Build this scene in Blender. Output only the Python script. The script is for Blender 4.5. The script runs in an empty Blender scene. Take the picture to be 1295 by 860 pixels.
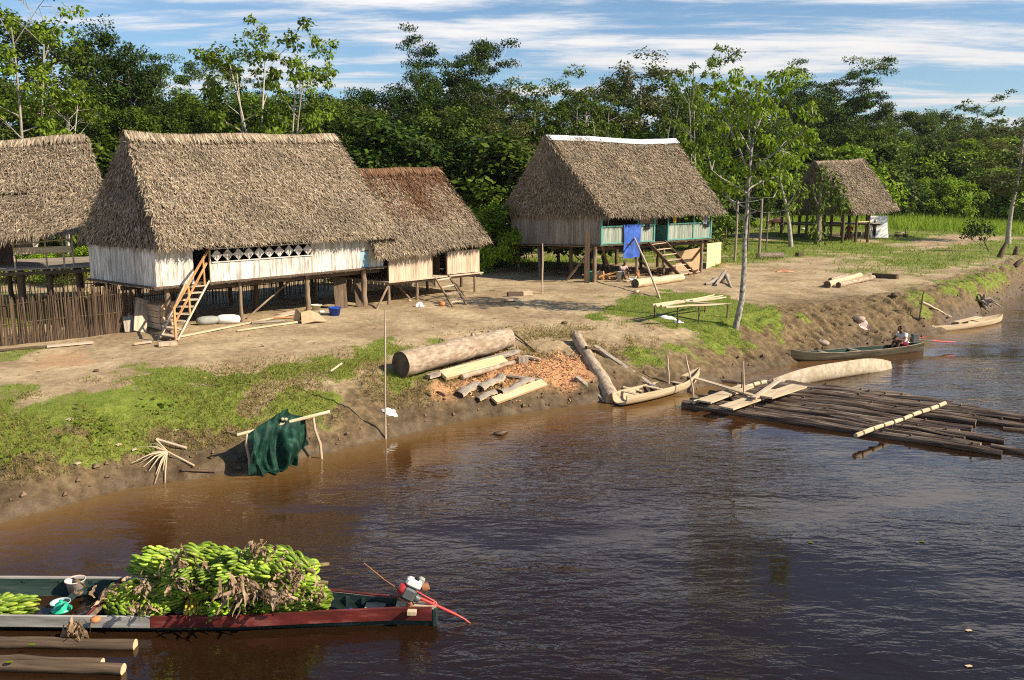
import bpy, math, random
import numpy as np
from mathutils import Vector, Matrix
R = random.Random(7)
rng = np.random.default_rng(7)
PI = math.pi
SC = bpy.context.scene
COL = SC.collection

# ------------------------------------------------------------------ camera model
F, CX, CY, YH, CAMZ = 1050.0, 647.5, 430.0, 248.0, 5.8
PITCH = math.atan((CY - YH) / F)
cp, sp = math.cos(PITCH), math.sin(PITCH)

def ray(px, py):
    a, b = (px - CX) / F, (CY - py) / F
    return Vector((a, cp + b * sp, -sp + b * cp))

def at_z(px, py, z):
    d = ray(px, py); t = (z - CAMZ) / d.z
    return Vector((d.x * t, d.y * t, z))

def at_y(px, py, Y):
    d = ray(px, py); t = Y / d.y
    return Vector((d.x * t, Y, CAMZ + d.z * t))

def proj(p):
    w = p[2] - CAMZ
    dep = p[1] * cp - w * sp
    return CX + F * p[0] / dep, CY - F * (p[1] * sp + w * cp) / dep

def z_at(y, py):
    m = (CY - py) / F
    return CAMZ + y * (m * cp - sp) / (cp + m * sp)

# ------------------------------------------------------------------ noise + terrain
def _hash(i, j, s):
    n = (i.astype(np.int64) * 374761393 + j.astype(np.int64) * 668265263 + s * 1442695041) & 0x7fffffff
    n = ((n ^ (n >> 13)) * 1274126177) & 0x7fffffff
    n = n ^ (n >> 16)
    return (n & 0xffff) / 65535.0

def vnoise(x, y, s=0):
    i, j = np.floor(x), np.floor(y)
    fx, fy = x - i, y - j
    fx, fy = fx * fx * (3 - 2 * fx), fy * fy * (3 - 2 * fy)
    a, b = _hash(i, j, s), _hash(i + 1, j, s)
    c, d = _hash(i, j + 1, s), _hash(i + 1, j + 1, s)
    return (a + (b - a) * fx) * (1 - fy) + (c + (d - c) * fx) * fy

def fbm(x, y, s=0, o=4):
    t, a, n = 0, .5, 0
    for k in range(o):
        t = t + a * vnoise(x * 2 ** k + 17.3 * k, y * 2 ** k - 9.1 * k, s + k); n += a; a *= .5
    return t / n

def sstep(a, b, x):
    t = np.clip((x - a) / (b - a), 0, 1)
    return t * t * (3 - 2 * t)

SHORE_PX = [(0, 660), (80, 638), (160, 618), (245, 605), (310, 594), (345, 589), (405, 576), (480, 556), (560, 536),
            (650, 522), (760, 509), (860, 499), (930, 480), (1000, 459), (1060, 445), (1120, 436), (1180, 424), (1235, 405), (1295, 369)]
SH = [at_z(a, b, 0) for a, b in SHORE_PX]
SHX = np.array([-400., -40., -18.] + [p.x for p in SH] + [60., 400.])
SHY = np.array([-60., 6., 13.5] + [p.y for p in SH] + [88., 420.])

PL_D = np.array([-60, -12, -4, -1, 0, .2, .5, .9, 1.6, 2.6, 4.2, 7, 12, 400.])
PL_Z = np.array([-3, -2.6, -1.1, -.3, 0, .22, .40, .58, .85, 1.15, 1.42, 1.55, 1.62, 1.62])
PF_Z = np.array([-3, -2.6, -1.1, -.3, 0, .15, .50, 1.0, 1.36, 1.46, 1.52, 1.56, 1.62, 1.62])
PR_Z = np.array([-3, -2.6, -1.1, -.3, 0, .10, .22, .45, .95, 1.32, 1.45, 1.55, 1.62, 1.62])

def shore_d(x, y):
    return (y - np.interp(x, SHX, SHY)) * .72

def terr(x, y, fine=True):
    x = np.asarray(x, float); y = np.asarray(y, float)
    d = shore_d(x, y)
    dn = d + (fbm(x * .9, y * .9, 3, 4) - .5) * .7 * np.clip(1 - np.abs(d - .5) / 4, 0.25, 1)
    k = sstep(5, 11, x)
    z = np.interp(dn, PL_D, PL_Z) * (1 - k) + np.interp(dn, PL_D, PR_Z) * k
    k2 = sstep(13, 21, x); z = z * (1 - k2) + np.interp(dn, PL_D, PF_Z) * k2
    z = z + .028 * (np.log1p(np.exp(np.clip((y - 60) / 4, -30, 30))) * 4) * sstep(1, 30, d)
    z = np.where(y > 300, np.minimum(z, 1.6 + .028 * 240), z)
    land = sstep(1.5, 5, d)
    z = z + (fbm(x * .35, y * .35, 11, 3) - .5) * .16 * land
    if fine:
        bank = sstep(-.3, .25, d) * (1 - sstep(1.8, 3.6, d))
        rid = np.abs(fbm((x + y) * 2.3, (y - x) * .9, 21, 4) - .5) * 2
        z = z + bank * ((.06 - rid * .22) * (.55 + 1.7 * k) + (fbm(x * 7, y * 7, 31, 3) - .5) * .085)
        z = z + land * ((fbm(x * 1.5, y * 1.5, 41, 3) - .5) * .06 + (fbm(x * 8, y * 8, 51, 2) - .5) * .012)
    return z

def hz(x, y):
    return float(terr(np.array([x]), np.array([y]))[0])

_GY = np.concatenate([np.arange(9, 60, .06), np.arange(60, 240, .25)])
def G(px, py, dz=0.0):
    """first point where the sight line through a photo pixel meets the ground"""
    d = ray(px, py); t = _GY / d.y; x = d.x * t; e = CAMZ + d.z * t - terr(x, _GY)
    k = np.nonzero(e < 0)[0]; k = int(k[0]) if len(k) else len(_GY) - 1
    f = e[k - 1] / (e[k - 1] - e[k] + 1e-9) if k else 0
    y = _GY[k - 1] + (_GY[k] - _GY[k - 1]) * f; x = d.x * y / d.y
    return Vector((x, y, hz(x, y) + dz))

# ------------------------------------------------------------------ mesh builder
WLOC = {}

class MB:
    def __init__(s):
        s.v, s.f, s.m, s.sm, s.uv, s.n = [], [], [], [], [], 0
    def add(s, verts, faces, mat=0, smooth=False, uv=None):
        verts = np.asarray(verts, float).reshape(-1, 3)
        for fa in (faces if isinstance(faces, list) and len(faces) and isinstance(faces[0], np.ndarray) and faces[0].ndim == 2 else [faces]):
            if isinstance(fa, np.ndarray):
                s.f.append((fa + s.n).astype(np.int32))
                s.m.append(np.full(len(fa), mat, np.int32)); s.sm.append(np.full(len(fa), smooth, bool))
                s.uv.append(np.zeros((fa.size, 2)) if uv is None else np.asarray(uv, float).reshape(-1, 2))
            else:
                k = 0
                for q in fa:
                    q = np.array([q], np.int32)
                    s.f.append(q + s.n); s.m.append(np.array([mat], np.int32)); s.sm.append(np.array([smooth]))
                    s.uv.append(np.zeros((q.size, 2)) if uv is None else np.asarray(uv[k:k + q.size], float)); k += q.size
        s.v.append(verts); s.n += len(verts)
        return s
    def hexa(s, c, mat=0, uvl=None):
        """8 corners: bottom loop 0-3 then top loop 4-7; uv: v along 0->1 edge, u along 0->4"""
        c = [Vector(p) for p in c]
        fs = [(3, 2, 1, 0), (4, 5, 6, 7), (0, 1, 5, 4), (1, 2, 6, 5), (2, 3, 7, 6), (3, 0, 4, 7)]
        a = (c[1] - c[0]).length; b = (c[3] - c[0]).length; h = (c[4] - c[0]).length
        o = R.random() * 50
        co = [(o, 0), (o, a), (o, a + b), (o, b), (o + h, 0), (o + h, a), (o + h, a + b), (o + h, b)]
        uv = [co[i] for q in fs for i in q]
        return s.add(c, fs, mat, False, uv)
    def beam(s, p0, p1, w, t, up=(0, 0, 1), mat=0, taper=1.0):
        """board from p0 to p1, width w sideways, thickness t along up"""
        p0, p1 = Vector(p0), Vector(p1)
        d = (p1 - p0).normalized(); up = Vector(up)
        x = d.cross(up)
        if x.length < 1e-4: x = d.cross(Vector((1, 0, 0)))
        x.normalize(); u = x.cross(d).normalized()
        c = []
        for p, k in ((p0, 1), (p1, taper)):
            for a, b in ((-1, -1), (1, -1), (1, 1), (-1, 1)):
                c.append(p + x * (a * w * k / 2) + u * (b * t * k / 2))
        return s.hexa(c, mat)
    def box(s, c, size, rz=0, mat=0, tilt=(0, 0)):
        M = Matrix.Translation(Vector(c)) @ Matrix.Rotation(rz, 4, 'Z') @ Matrix.Rotation(tilt[0], 4, 'X') @ Matrix.Rotation(tilt[1], 4, 'Y')
        x, y, z = [k / 2 for k in size]
        return s.hexa([M @ Vector(p) for p in ((-x, -y, -z), (x, -y, -z), (x, y, -z), (-x, y, -z), (-x, -y, z), (x, -y, z), (x, y, z), (-x, y, z))], mat)
    def tube(s, pts, rad, n=8, mat=0, capmat=None, wob=0.0, smooth=True):
        pts = [Vector(p) for p in pts]
        if not hasattr(rad, '__len__'): rad = [rad] * len(pts)
        N = len(pts); V = []; L = 0; off = R.random() * 50; us = []
        ref = Vector((0, 0, 1))
        t0 = (pts[1] - pts[0]).normalized()
        if abs(t0.z) > .9: ref = Vector((1, 0, 0))
        for i in range(N):
            t = (pts[min(i + 1, N - 1)] - pts[max(i - 1, 0)]).normalized()
            x = t.cross(ref).normalized(); y = x.cross(t)
            if i: L += (pts[i] - pts[i - 1]).length
            us.append(L + off)
            for j in range(n):
                a = 2 * PI * j / n
                r = rad[i] * (1 + (R.random() - .5) * 2 * wob)
                V.append(pts[i] + x * (math.cos(a) * r) + y * (math.sin(a) * r))
        fs, uv = [], []
        per = 2 * PI * max(rad)
        for i in range(N - 1):
            for j in range(n):
                k = (j + 1) % n
                fs.append((i * n + j, i * n + k, (i + 1) * n + k, (i + 1) * n + j))
                uv += [(us[i], per * j / n), (us[i], per * (j + 1) / n), (us[i + 1], per * (j + 1) / n), (us[i + 1], per * j / n)]
        s.add(V, np.array(fs, np.int32), mat, smooth, uv)
        cm = mat if capmat is None else capmat
        for ring, rev in ((V[:n], True), (V[-n:], False)):
            q = tuple(range(n))[::-1] if rev else tuple(range(n))
            s.add(ring, [q], cm, False, [(off + math.cos(2 * PI * j / n) * .1, math.sin(2 * PI * j / n) * .1) for j in q])
        return s
    def lathe(s, c, prof, n=16, mat=0, smooth=True):
        c = Vector(c); V = []
        for r, z in prof:
            for j in range(n):
                a = 2 * PI * j / n
                V.append(c + Vector((r * math.cos(a), r * math.sin(a), z)))
        fs = []
        for i in range(len(prof) - 1):
            for j in range(n):
                k = (j + 1) % n
                fs.append((i * n + j, i * n + k, (i + 1) * n + k, (i + 1) * n + j))
        return s.add(V, np.array(fs, np.int32), mat, smooth)
    def grid(s, P, mat=0, smooth=True, closed=False):
        """P: rows x cols array of points"""
        P = np.asarray(P, float); r, c = P.shape[:2]
        fs = []
        for i in range(r - 1):
            for j in range(c if closed else c - 1):
                k = (j + 1) % c
                fs.append((i * c + j, i * c + k, (i + 1) * c + k, (i + 1) * c + j))
        uv = []
        for q in fs:
            for t in q: uv.append(((t // c) * .15, (t % c) * .1))
        return s.add(P.reshape(-1, 3), np.array(fs, np.int32), mat, smooth, uv)
    def mesh(s, name, mats, origin=(0, 0, 0)):
        me = bpy.data.meshes.new(name)
        V = np.concatenate(s.v) - np.asarray(origin, float)
        tot = np.concatenate([np.full(len(f), f.shape[1], np.int32) for f in s.f])
        loops = np.concatenate([f.ravel() for f in s.f]).astype(np.int32)
        st = np.concatenate([[0], np.cumsum(tot)[:-1]]).astype(np.int32)
        me.vertices.add(len(V)); me.vertices.foreach_set('co', V.astype(np.float32).ravel())
        me.loops.add(len(loops)); me.loops.foreach_set('vertex_index', loops)
        me.polygons.add(len(tot)); me.polygons.foreach_set('loop_start', st)
        me.polygons.foreach_set('material_index', np.concatenate(s.m))
        me.polygons.foreach_set('use_smooth', np.concatenate(s.sm))
        ul = me.uv_layers.new(name='UVMap')
        ul.data.foreach_set('uv', np.concatenate(s.uv).astype(np.float32).ravel())
        me.update(calc_edges=True)
        for m in (mats if isinstance(mats, (list, tuple)) else [mats]): me.materials.append(m)
        return me
    def build(s, name, mats, parent=None, origin=None):
        if origin is None:
            V = np.concatenate(s.v)
            lo, hi = V.min(0), V.max(0)
            origin = ((lo[0] + hi[0]) / 2, (lo[1] + hi[1]) / 2, lo[2])
        return link(name, s.mesh(name, mats, origin), origin, parent)

def link(name, me, origin, parent=None):
    o = bpy.data.objects.new(name, me); COL.objects.link(o)
    origin = Vector(origin)
    WLOC[o.name] = origin.copy()
    if parent is not None:
        o.parent = parent; o.location = origin - WLOC[parent.name]
    else:
        o.location = origin
    return o

def tag(o, label=None, cat=None, group=None, kind=None):
    if label: o['label'] = label
    if cat: o['category'] = cat; o['kind'] = 'thing'
    if group: o['group'] = group
    if kind: o['kind'] = kind
    return o

def thing(name, loc, label, cat, group=None):
    o = bpy.data.objects.new(name, None); COL.objects.link(o)
    o.empty_display_size = .2
    o.location = loc; WLOC[o.name] = Vector(loc)
    return tag(o, label, cat, group)

def copy_tree(src, loc, rz=None, scale=None, label=None, group=None, rot=None):
    r = src.copy(); COL.objects.link(r); r.location = loc
    if rz is not None: r.rotation_euler = (0, 0, rz)
    if rot is not None: r.rotation_euler = rot
    if scale is not None: r.scale = scale if hasattr(scale, '__len__') else (scale,) * 3
    if label: r['label'] = label
    if group: r['group'] = group
    for ch in src.children:
        c = ch.copy(); COL.objects.link(c); c.parent = r
        for g in ch.children:
            d = g.copy(); COL.objects.link(d); d.parent = c
    return r

# ------------------------------------------------------------------ materials
def nm(name):
    m = bpy.data.materials.new(name); m.use_nodes = True
    nt = m.node_tree
    return m, nt, nt.nodes['Principled BSDF']

def L(nt, a, b): nt.links.new(a, b)

def rampn(nt, fac, stops):
    r = nt.nodes.new('ShaderNodeValToRGB')
    e = r.color_ramp.elements
    while len(e) < len(stops): e.new(.5)
    for k, (p, c) in enumerate(stops):
        e[k].position = p; e[k].color = (*c, 1)
    L(nt, fac, r.inputs[0])
    return r.outputs[0]

def mathn(nt, op, a, b=None, c=None):
    n = nt.nodes.new('ShaderNodeMath'); n.operation = op
    for k, v in enumerate((a, b, c)):
        if v is None: continue
        if isinstance(v, (int, float)): n.inputs[k].default_value = v
        else: L(nt, v, n.inputs[k])
    return n.outputs[0]

def vmath(nt, op, a, b):
    n = nt.nodes.new('ShaderNodeVectorMath'); n.operation = op
    for k, v in enumerate((a, b)):
        if isinstance(v, (tuple, list)): n.inputs[k].default_value = v
        elif isinstance(v, (int, float)): n.inputs[k].default_value = (v, v, v)
        else: L(nt, v, n.inputs[k])
    return n.outputs[0]

def noisen(nt, vec, scale, detail=6, rough=.6, dist=0):
    n = nt.nodes.new('ShaderNodeTexNoise')
    n.inputs['Scale'].default_value = scale; n.inputs['Detail'].default_value = detail
    n.inputs['Roughness'].default_value = rough; n.inputs['Distortion'].default_value = dist
    if vec is not None: L(nt, vec, n.inputs['Vector'])
    return n.outputs['Fac']

def mixc(nt, fac, a, b, mode='MIX'):
    n = nt.nodes.new('ShaderNodeMix'); n.data_type = 'RGBA'; n.blend_type = mode
    for i, v in ((0, fac), (6, a), (7, b)):
        if isinstance(v, (int, float)): n.inputs[i].default_value = v
        elif isinstance(v, tuple): n.inputs[i].default_value = (*v, 1)
        else: L(nt, v, n.inputs[i])
    return n.outputs[2]

def pmat(name, stops, scale=6, coord='Object', stretch=(1, 1, 1), rough=.85, bump=.25, bdist=.02, island=.25, objr=0.0,
         spec=.25, detail=6, patch=None, transl=0.0, metal=0.0):
    m, nt, b = nm(name)
    tc = nt.nodes.new('ShaderNodeTexCoord')
    geo = nt.nodes.new('ShaderNodeNewGeometry')
    oi = nt.nodes.new('ShaderNodeObjectInfo')
    rnd = geo.outputs['Random Per Island']
    v = vmath(nt, 'MULTIPLY', tc.outputs[coord], stretch)
    sh = mathn(nt, 'MULTIPLY', rnd, 37.0)
    if objr: sh = mathn(nt, 'ADD', sh, mathn(nt, 'MULTIPLY', oi.outputs['Random'], 91.0))
    cmb = nt.nodes.new('ShaderNodeCombineXYZ')
    for k in range(3): L(nt, sh, cmb.inputs[k])
    v = vmath(nt, 'ADD', v, cmb.outputs[0])
    f = noisen(nt, v, scale, detail, .62)
    c = rampn(nt, f, stops)
    if patch:                       # patches of another colour at a larger size: (scale, colour, lo, hi, amount)
        pf = noisen(nt, tc.outputs[coord], patch[0], 4, .6)
        mr = nt.nodes.new('ShaderNodeMapRange'); mr.inputs[1].default_value = patch[2]; mr.inputs[2].default_value = patch[3]
        mr.inputs[4].default_value = patch[4]; L(nt, pf, mr.inputs[0])
        c = mixc(nt, mr.outputs[0], c, patch[1])
    hs = nt.nodes.new('ShaderNodeHueSaturation'); L(nt, c, hs.inputs['Color'])
    val = mathn(nt, 'MULTIPLY_ADD', rnd, 2 * island, 1 - island)
    if objr: val = mathn(nt, 'MULTIPLY', val, mathn(nt, 'MULTIPLY_ADD', oi.outputs['Random'], 2 * objr, 1 - objr))
    L(nt, val, hs.inputs['Value'])
    c = hs.outputs[0]
    L(nt, c, b.inputs['Base Color'])
    b.inputs['Roughness'].default_value = rough; b.inputs['Specular IOR Level'].default_value = spec
    b.inputs['Metallic'].default_value = metal
    if bump:
        bn = nt.nodes.new('ShaderNodeBump'); bn.inputs['Strength'].default_value = bump; bn.inputs['Distance'].default_value = bdist
        L(nt, f, bn.inputs['Height']); L(nt, bn.outputs[0], b.inputs['Normal'])
    if transl:
        t = nt.nodes.new('ShaderNodeBsdfTranslucent'); L(nt, c, t.inputs[0])
        mx = nt.nodes.new('ShaderNodeMixShader'); mx.inputs[0].default_value = transl
        L(nt, b.outputs[0], mx.inputs[1]); L(nt, t.outputs[0], mx.inputs[2])
        L(nt, mx.outputs[0], nt.nodes['Material Output'].inputs[0])
    return m

def leafmat(name, dark, mid, light, objr=.25, transl=.3, island=.4, scale=.35, rough=.5):
    return pmat(name, [(.25, dark), (.5, mid), (.75, light)], scale=scale, rough=rough, bump=0, island=island, objr=objr, spec=.12,
                detail=2, transl=transl)

M = {}
M['thatch'] = pmat('thatch', [(.28, (.17, .125, .082)), (.5, (.32, .25, .172)), (.72, (.49, .40, .29))], scale=2.2, island=.5, bump=0, rough=.9, spec=.15, patch=(.6, (.20, .16, .12), .48, .62, .6))
M['thatch_red'] = pmat('thatch_red', [(.3, (.07, .034, .020)), (.5, (.15, .078, .044)), (.72, (.30, .19, .11))], scale=2.0, island=.55, bump=0, rough=.9, spec=.15)
M['thatch_core'] = pmat('thatch_core', [(.3, (.05, .034, .02)), (.7, (.12, .085, .05))], scale=9, bump=.6, rough=.95, spec=.1)
M['whiteplank'] = pmat('white_plank', [(.30, (.22, .18, .145)), (.45, (.46, .42, .37)), (.62, (.72, .70, .66))], scale=2.4, coord='UV', stretch=(.6, 5, 1), island=.22, bump=.2, bdist=.006, rough=.75)
M['greyplank'] = pmat('grey_plank', [(.28, (.13, .105, .08)), (.5, (.29, .245, .195)), (.72, (.42, .37, .305))], scale=3.0, coord='UV', stretch=(.4, 6, 1), island=.22, bump=.25, bdist=.006)
M['tanplank'] = pmat('tan_plank', [(.28, (.30, .21, .14)), (.5, (.47, .36, .26)), (.72, (.62, .51, .39))], scale=3.0, coord='UV', stretch=(.4, 6, 1), island=.16, bump=.25, bdist=.006)
M['blueplank'] = pmat('blue_plank', [(.3, (.22, .34, .42)), (.7, (.34, .50, .60))], scale=4, coord='UV', stretch=(.5, 5, 1), island=.1)
M['teal'] = pmat('teal_paint', [(.3, (.06, .20, .17)), (.6, (.12, .34, .28))], scale=5, coord='UV', stretch=(.5, 5, 1), island=.15, rough=.6)
M['tealplank'] = pmat('teal_plank', [(.36, (.15, .24, .20)), (.5, (.28, .31, .26)), (.66, (.40, .39, .33))], scale=3, coord='UV', stretch=(.5, 6, 1), island=.2)
M['post'] = pmat('post_wood', [(.28, (.10, .068, .042)), (.5, (.21, .15, .10)), (.75, (.34, .26, .18))], scale=3, coord='UV', stretch=(.5, 7, 1), island=.25, bump=.5, bdist=.012)
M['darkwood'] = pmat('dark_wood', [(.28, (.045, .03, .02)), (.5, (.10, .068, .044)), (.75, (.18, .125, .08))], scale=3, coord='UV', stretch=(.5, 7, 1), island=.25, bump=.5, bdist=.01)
M['orangewood'] = pmat('orange_wood', [(.28, (.33, .15, .055)), (.5, (.48, .25, .10)), (.75, (.60, .36, .17))], scale=3, coord='UV', stretch=(.5, 7, 1), island=.2, bump=.25, bdist=.006)
M['freshwood'] = pmat('fresh_wood', [(.28, (.46, .30, .155)), (.5, (.60, .43, .25)), (.75, (.70, .54, .36))], scale=3, coord='UV', stretch=(.4, 7, 1), island=.15, bump=.2, bdist=.006)
M['palewood'] = pmat('pale_wood', [(.28, (.30, .21, .12)), (.48, (.50, .39, .25)), (.72, (.64, .53, .37))], scale=3, coord='UV', stretch=(.4, 7, 1), island=.15, bump=.25, bdist=.006)
M['bark'] = pmat('log_bark', [(.30, (.17, .12, .08)), (.5, (.36, .28, .20)), (.7, (.50, .41, .31))], scale=5, coord='UV', stretch=(1, 2, 1), island=.12, bump=.6, bdist=.02, patch=(1.2, (.22, .15, .10), .5, .65, .7))
M['barkslab'] = pmat('bark_slab', [(.30, (.13, .10, .075)), (.5, (.28, .24, .19)), (.7, (.42, .37, .31))], scale=5, coord='UV', stretch=(.8, 4, 1), island=.2, bump=.6, bdist=.02)
M['raftlog'] = pmat('raft_log', [(.34, (.018, .012, .009)), (.47, (.07, .046, .033)), (.58, (.17, .125, .09)), (.70, (.34, .28, .21))], scale=3, coord='UV', stretch=(.35, 5, 1), island=.3, bump=.6, bdist=.02, rough=.7)
M['logend'] = pmat('log_end', [(.35, (.06, .045, .03)), (.7, (.20, .14, .09))], scale=14, coord='UV', rough=.9, island=.1)
M['trunk_near'] = pmat('young_tree_bark', [(.36, (.07, .06, .05)), (.48, (.26, .24, .205)), (.66, (.46, .43, .375))], scale=3, coord='UV', stretch=(2.2, 2.2, 1), island=.0, bump=.5, bdist=.012)
M['dugout'] = pmat('dugout_wood', [(.3, (.30, .245, .17)), (.5, (.43, .36, .26)), (.7, (.54, .47, .36))], scale=7, island=.0, bump=.6, bdist=.02, patch=(1.6, (.32, .25, .15), .5, .62, .7), detail=9)
M['cutend'] = pmat('cut_end', [(.3, (.48, .34, .18)), (.7, (.70, .55, .34))], scale=14, coord='UV', rough=.9, island=.15)
M['trunk'] = pmat('tree_bark', [(.3, (.20, .17, .13)), (.5, (.38, .34, .28)), (.7, (.55, .51, .44))], scale=4, coord='UV', stretch=(1.5, 3, 1), island=.1, objr=.3, bump=.5, bdist=.02)
M['trunkdark'] = pmat('tree_bark_dark', [(.3, (.07, .055, .04)), (.5, (.15, .12, .09)), (.7, (.27, .23, .18))], scale=4, coord='UV', stretch=(1.5, 3, 1), island=.1, objr=.3, bump=.5, bdist=.02)
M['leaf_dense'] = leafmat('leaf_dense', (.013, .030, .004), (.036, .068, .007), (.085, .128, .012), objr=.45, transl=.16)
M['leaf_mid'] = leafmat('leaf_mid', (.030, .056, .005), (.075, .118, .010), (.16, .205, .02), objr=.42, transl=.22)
M['leaf_olive'] = leafmat('leaf_olive', (.06, .072, .016), (.10, .112, .026), (.16, .150, .04), objr=.3)
M['leaf_light'] = leafmat('leaf_light', (.07, .12, .009), (.14, .21, .015), (.23, .30, .03), objr=.2, transl=.38)
M['leaf_near'] = leafmat('leaf_near', (.10, .18, .010), (.19, .29, .016), (.31, .385, .03), objr=.1, transl=.42, island=.35, scale=.8)
M['leaf_vivid'] = leafmat('leaf_vivid', (.09, .165, .009), (.19, .29, .017), (.30, .39, .03), objr=.2, transl=.35)
M['leaf_dry'] = pmat('dry_leaf', [(.3, (.16, .095, .05)), (.5, (.32, .215, .13)), (.72, (.52, .40, .28))], scale=5, island=.45, bump=0, rough=.85, transl=.2)
M['grass'] = pmat('grass', [(.3, (.10, .165, .016)), (.5, (.175, .245, .026)), (.72, (.29, .32, .06))], scale=.9, island=.3, bump=0, rough=.6, spec=.2, transl=.35, detail=3)
M['drygrass'] = pmat('dry_grass', [(.3, (.11, .095, .022)), (.5, (.22, .185, .05)), (.72, (.34, .285, .10))], scale=.5, island=.4, bump=0, rough=.7, spec=.2, transl=.3, detail=3)
M['tallgrass'] = pmat('tall_grass', [(.3, (.15, .25, .018)), (.5, (.25, .37, .03)), (.72, (.36, .44, .055))], scale=.15, island=.35, bump=0, rough=.6, spec=.2, transl=.38, detail=3)
M['shaving'] = pmat('wood_shaving', [(.3, (.36, .17, .075)), (.5, (.52, .28, .14)), (.72, (.66, .43, .25))], scale=1.5, island=.3, bump=0, rough=.9)
M['banana'] = pmat('banana_skin', [(.3, (.075, .15, .010)), (.5, (.18, .275, .02)), (.72, (.40, .45, .06))], scale=2.5, island=.5, objr=.28, bump=0, rough=.42, spec=.4)
M['banana_yel'] = pmat('banana_skin_ripening', [(.3, (.34, .27, .03)), (.5, (.48, .36, .05)), (.75, (.40, .45, .06))], scale=2, island=.3, bump=0, rough=.45, spec=.4)
M['stalk'] = pmat('banana_stalk', [(.3, (.10, .075, .03)), (.7, (.26, .20, .09))], scale=8, island=.2)
def flat(name, c, rough=.6, spec=.3, var=.12, metal=0, scale=7, transl=0):
    lo = tuple(k * (1 - var) for k in c); hi = tuple(min(1, k * (1 + var)) for k in c)
    return pmat(name, [(.3, lo), (.7, hi)], scale=scale, rough=rough, spec=spec, island=.06, bump=.1, bdist=.005, metal=metal, transl=transl)
M['redpaint'] = pmat('red_paint', [(.30, (.045, .022, .018)), (.42, (.085, .018, .015)), (.56, (.15, .024, .02)), (.72, (.26, .11, .09))], scale=3, coord='UV', stretch=(.6, 3, 1), island=.08, rough=.5, bump=.2, bdist=.006)
M['hullgrey'] = pmat('hull_grey', [(.3, (.14, .13, .11)), (.5, (.33, .31, .28)), (.7, (.52, .50, .46))], scale=3, coord='UV', stretch=(.5, 5, 1), island=.1, bump=.3, bdist=.008)
M['hullin'] = pmat('hull_inside', [(.3, (.010, .022, .020)), (.55, (.025, .05, .044)), (.8, (.06, .085, .075))], scale=4, coord='UV', stretch=(.6, 4, 1), island=.1, bump=.3)
M['hullteal'] = pmat('hull_teal', [(.3, (.008, .016, .014)), (.6, (.022, .045, .04)), (.8, (.11, .15, .13))], scale=3, coord='UV', stretch=(.4, 4, 1), island=.1)
M['hullgreen'] = pmat('hull_green', [(.3, (.03, .025, .016)), (.55, (.075, .064, .040)), (.8, (.18, .145, .095))], scale=3, coord='UV', stretch=(.5, 4, 1), island=.1)
M['whiteplastic'] = flat('white_plastic', (.75, .74, .68), .35, .5)
M['enginered'] = flat('engine_red', (.42, .03, .03), .35, .5)
M['shaftred'] = flat('shaft_red', (.55, .05, .04), .4, .5)
M['enginegrey'] = flat('engine_grey', (.10, .11, .11), .5, .4, metal=.3)
M['rust'] = flat('rust', (.30, .13, .07), .8, .2, .35)
M['bluecloth'] = flat('blue_cloth', (.05, .11, .40), .85, .1, .45, scale=2.2)
M['bluetub'] = flat('blue_plastic', (.01, .06, .42), .4, .5)
M['tealplastic'] = flat('teal_plastic', (.03, .25, .25), .45, .4)
M['greenbowl'] = flat('green_plastic', (.02, .42, .24), .35, .5)
M['bluepail'] = flat('pale_blue_plastic', (.32, .42, .46), .4, .5)
M['pinkish'] = flat('pink_plastic', (.62, .47, .42), .45, .4)
M['whitecloth'] = flat('white_cloth', (.78, .77, .74), .9, .1, .1)
M['sack'] = flat('sack', (.55, .53, .48), .9, .1, .2)
M['greysack'] = flat('grey_sack', (.30, .31, .28), .9, .1, .2)
M['cardboard'] = flat('cardboard', (.42, .30, .18), .9, .1, .15)
M['plywood'] = flat('plywood', (.62, .45, .28), .8, .15, .18)
M['whiteboard'] = flat('white_board', (.80, .79, .76), .6, .3, .06)
M['zinc'] = flat('zinc_sheet', (.62, .63, .64), .45, .5, .15, metal=.35)
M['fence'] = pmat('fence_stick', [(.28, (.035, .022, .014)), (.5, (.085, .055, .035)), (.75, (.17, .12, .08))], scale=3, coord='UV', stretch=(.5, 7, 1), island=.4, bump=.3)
M['net'] = pmat('fishing_net', [(.3, (.004, .020, .014)), (.5, (.010, .05, .034)), (.66, (.03, .10, .066)), (.82, (.12, .19, .12))], scale=5, bump=.6, bdist=.03, rough=.6, island=.0, detail=8, transl=.25)
M['terracotta'] = flat('terracotta', (.50, .20, .08), .8, .2)
M['yellow'] = flat('yellow_cloth', (.60, .38, .05), .8, .2)
M['skin'] = flat('skin', (.16, .075, .04), .6, .3, .08)
M['hair'] = flat('hair', (.008, .007, .006), .6, .3)
M['redcloth'] = flat('red_cloth', (.55, .03, .025), .85, .1)
M['marooncloth'] = flat('maroon_cloth', (.14, .012, .03), .85, .1)
M['olivecloth'] = flat('olive_cloth', (.07, .085, .02), .85, .1)
M['darkcloth'] = flat('dark_cloth', (.02, .022, .03), .85, .1)
M['pinkcloth'] = flat('pink_cloth', (.50, .36, .36), .85, .1)
M['greycloth'] = flat('grey_cloth', (.25, .25, .28), .85, .1)
M['horse'] = flat('horse_coat', (.075, .035, .02), .7, .2, .3)
M['feather'] = flat('hen_feather', (.36, .16, .07), .8, .2, .3)
M['wire'] = flat('wire', (.30, .28, .26), .6, .4)
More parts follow.
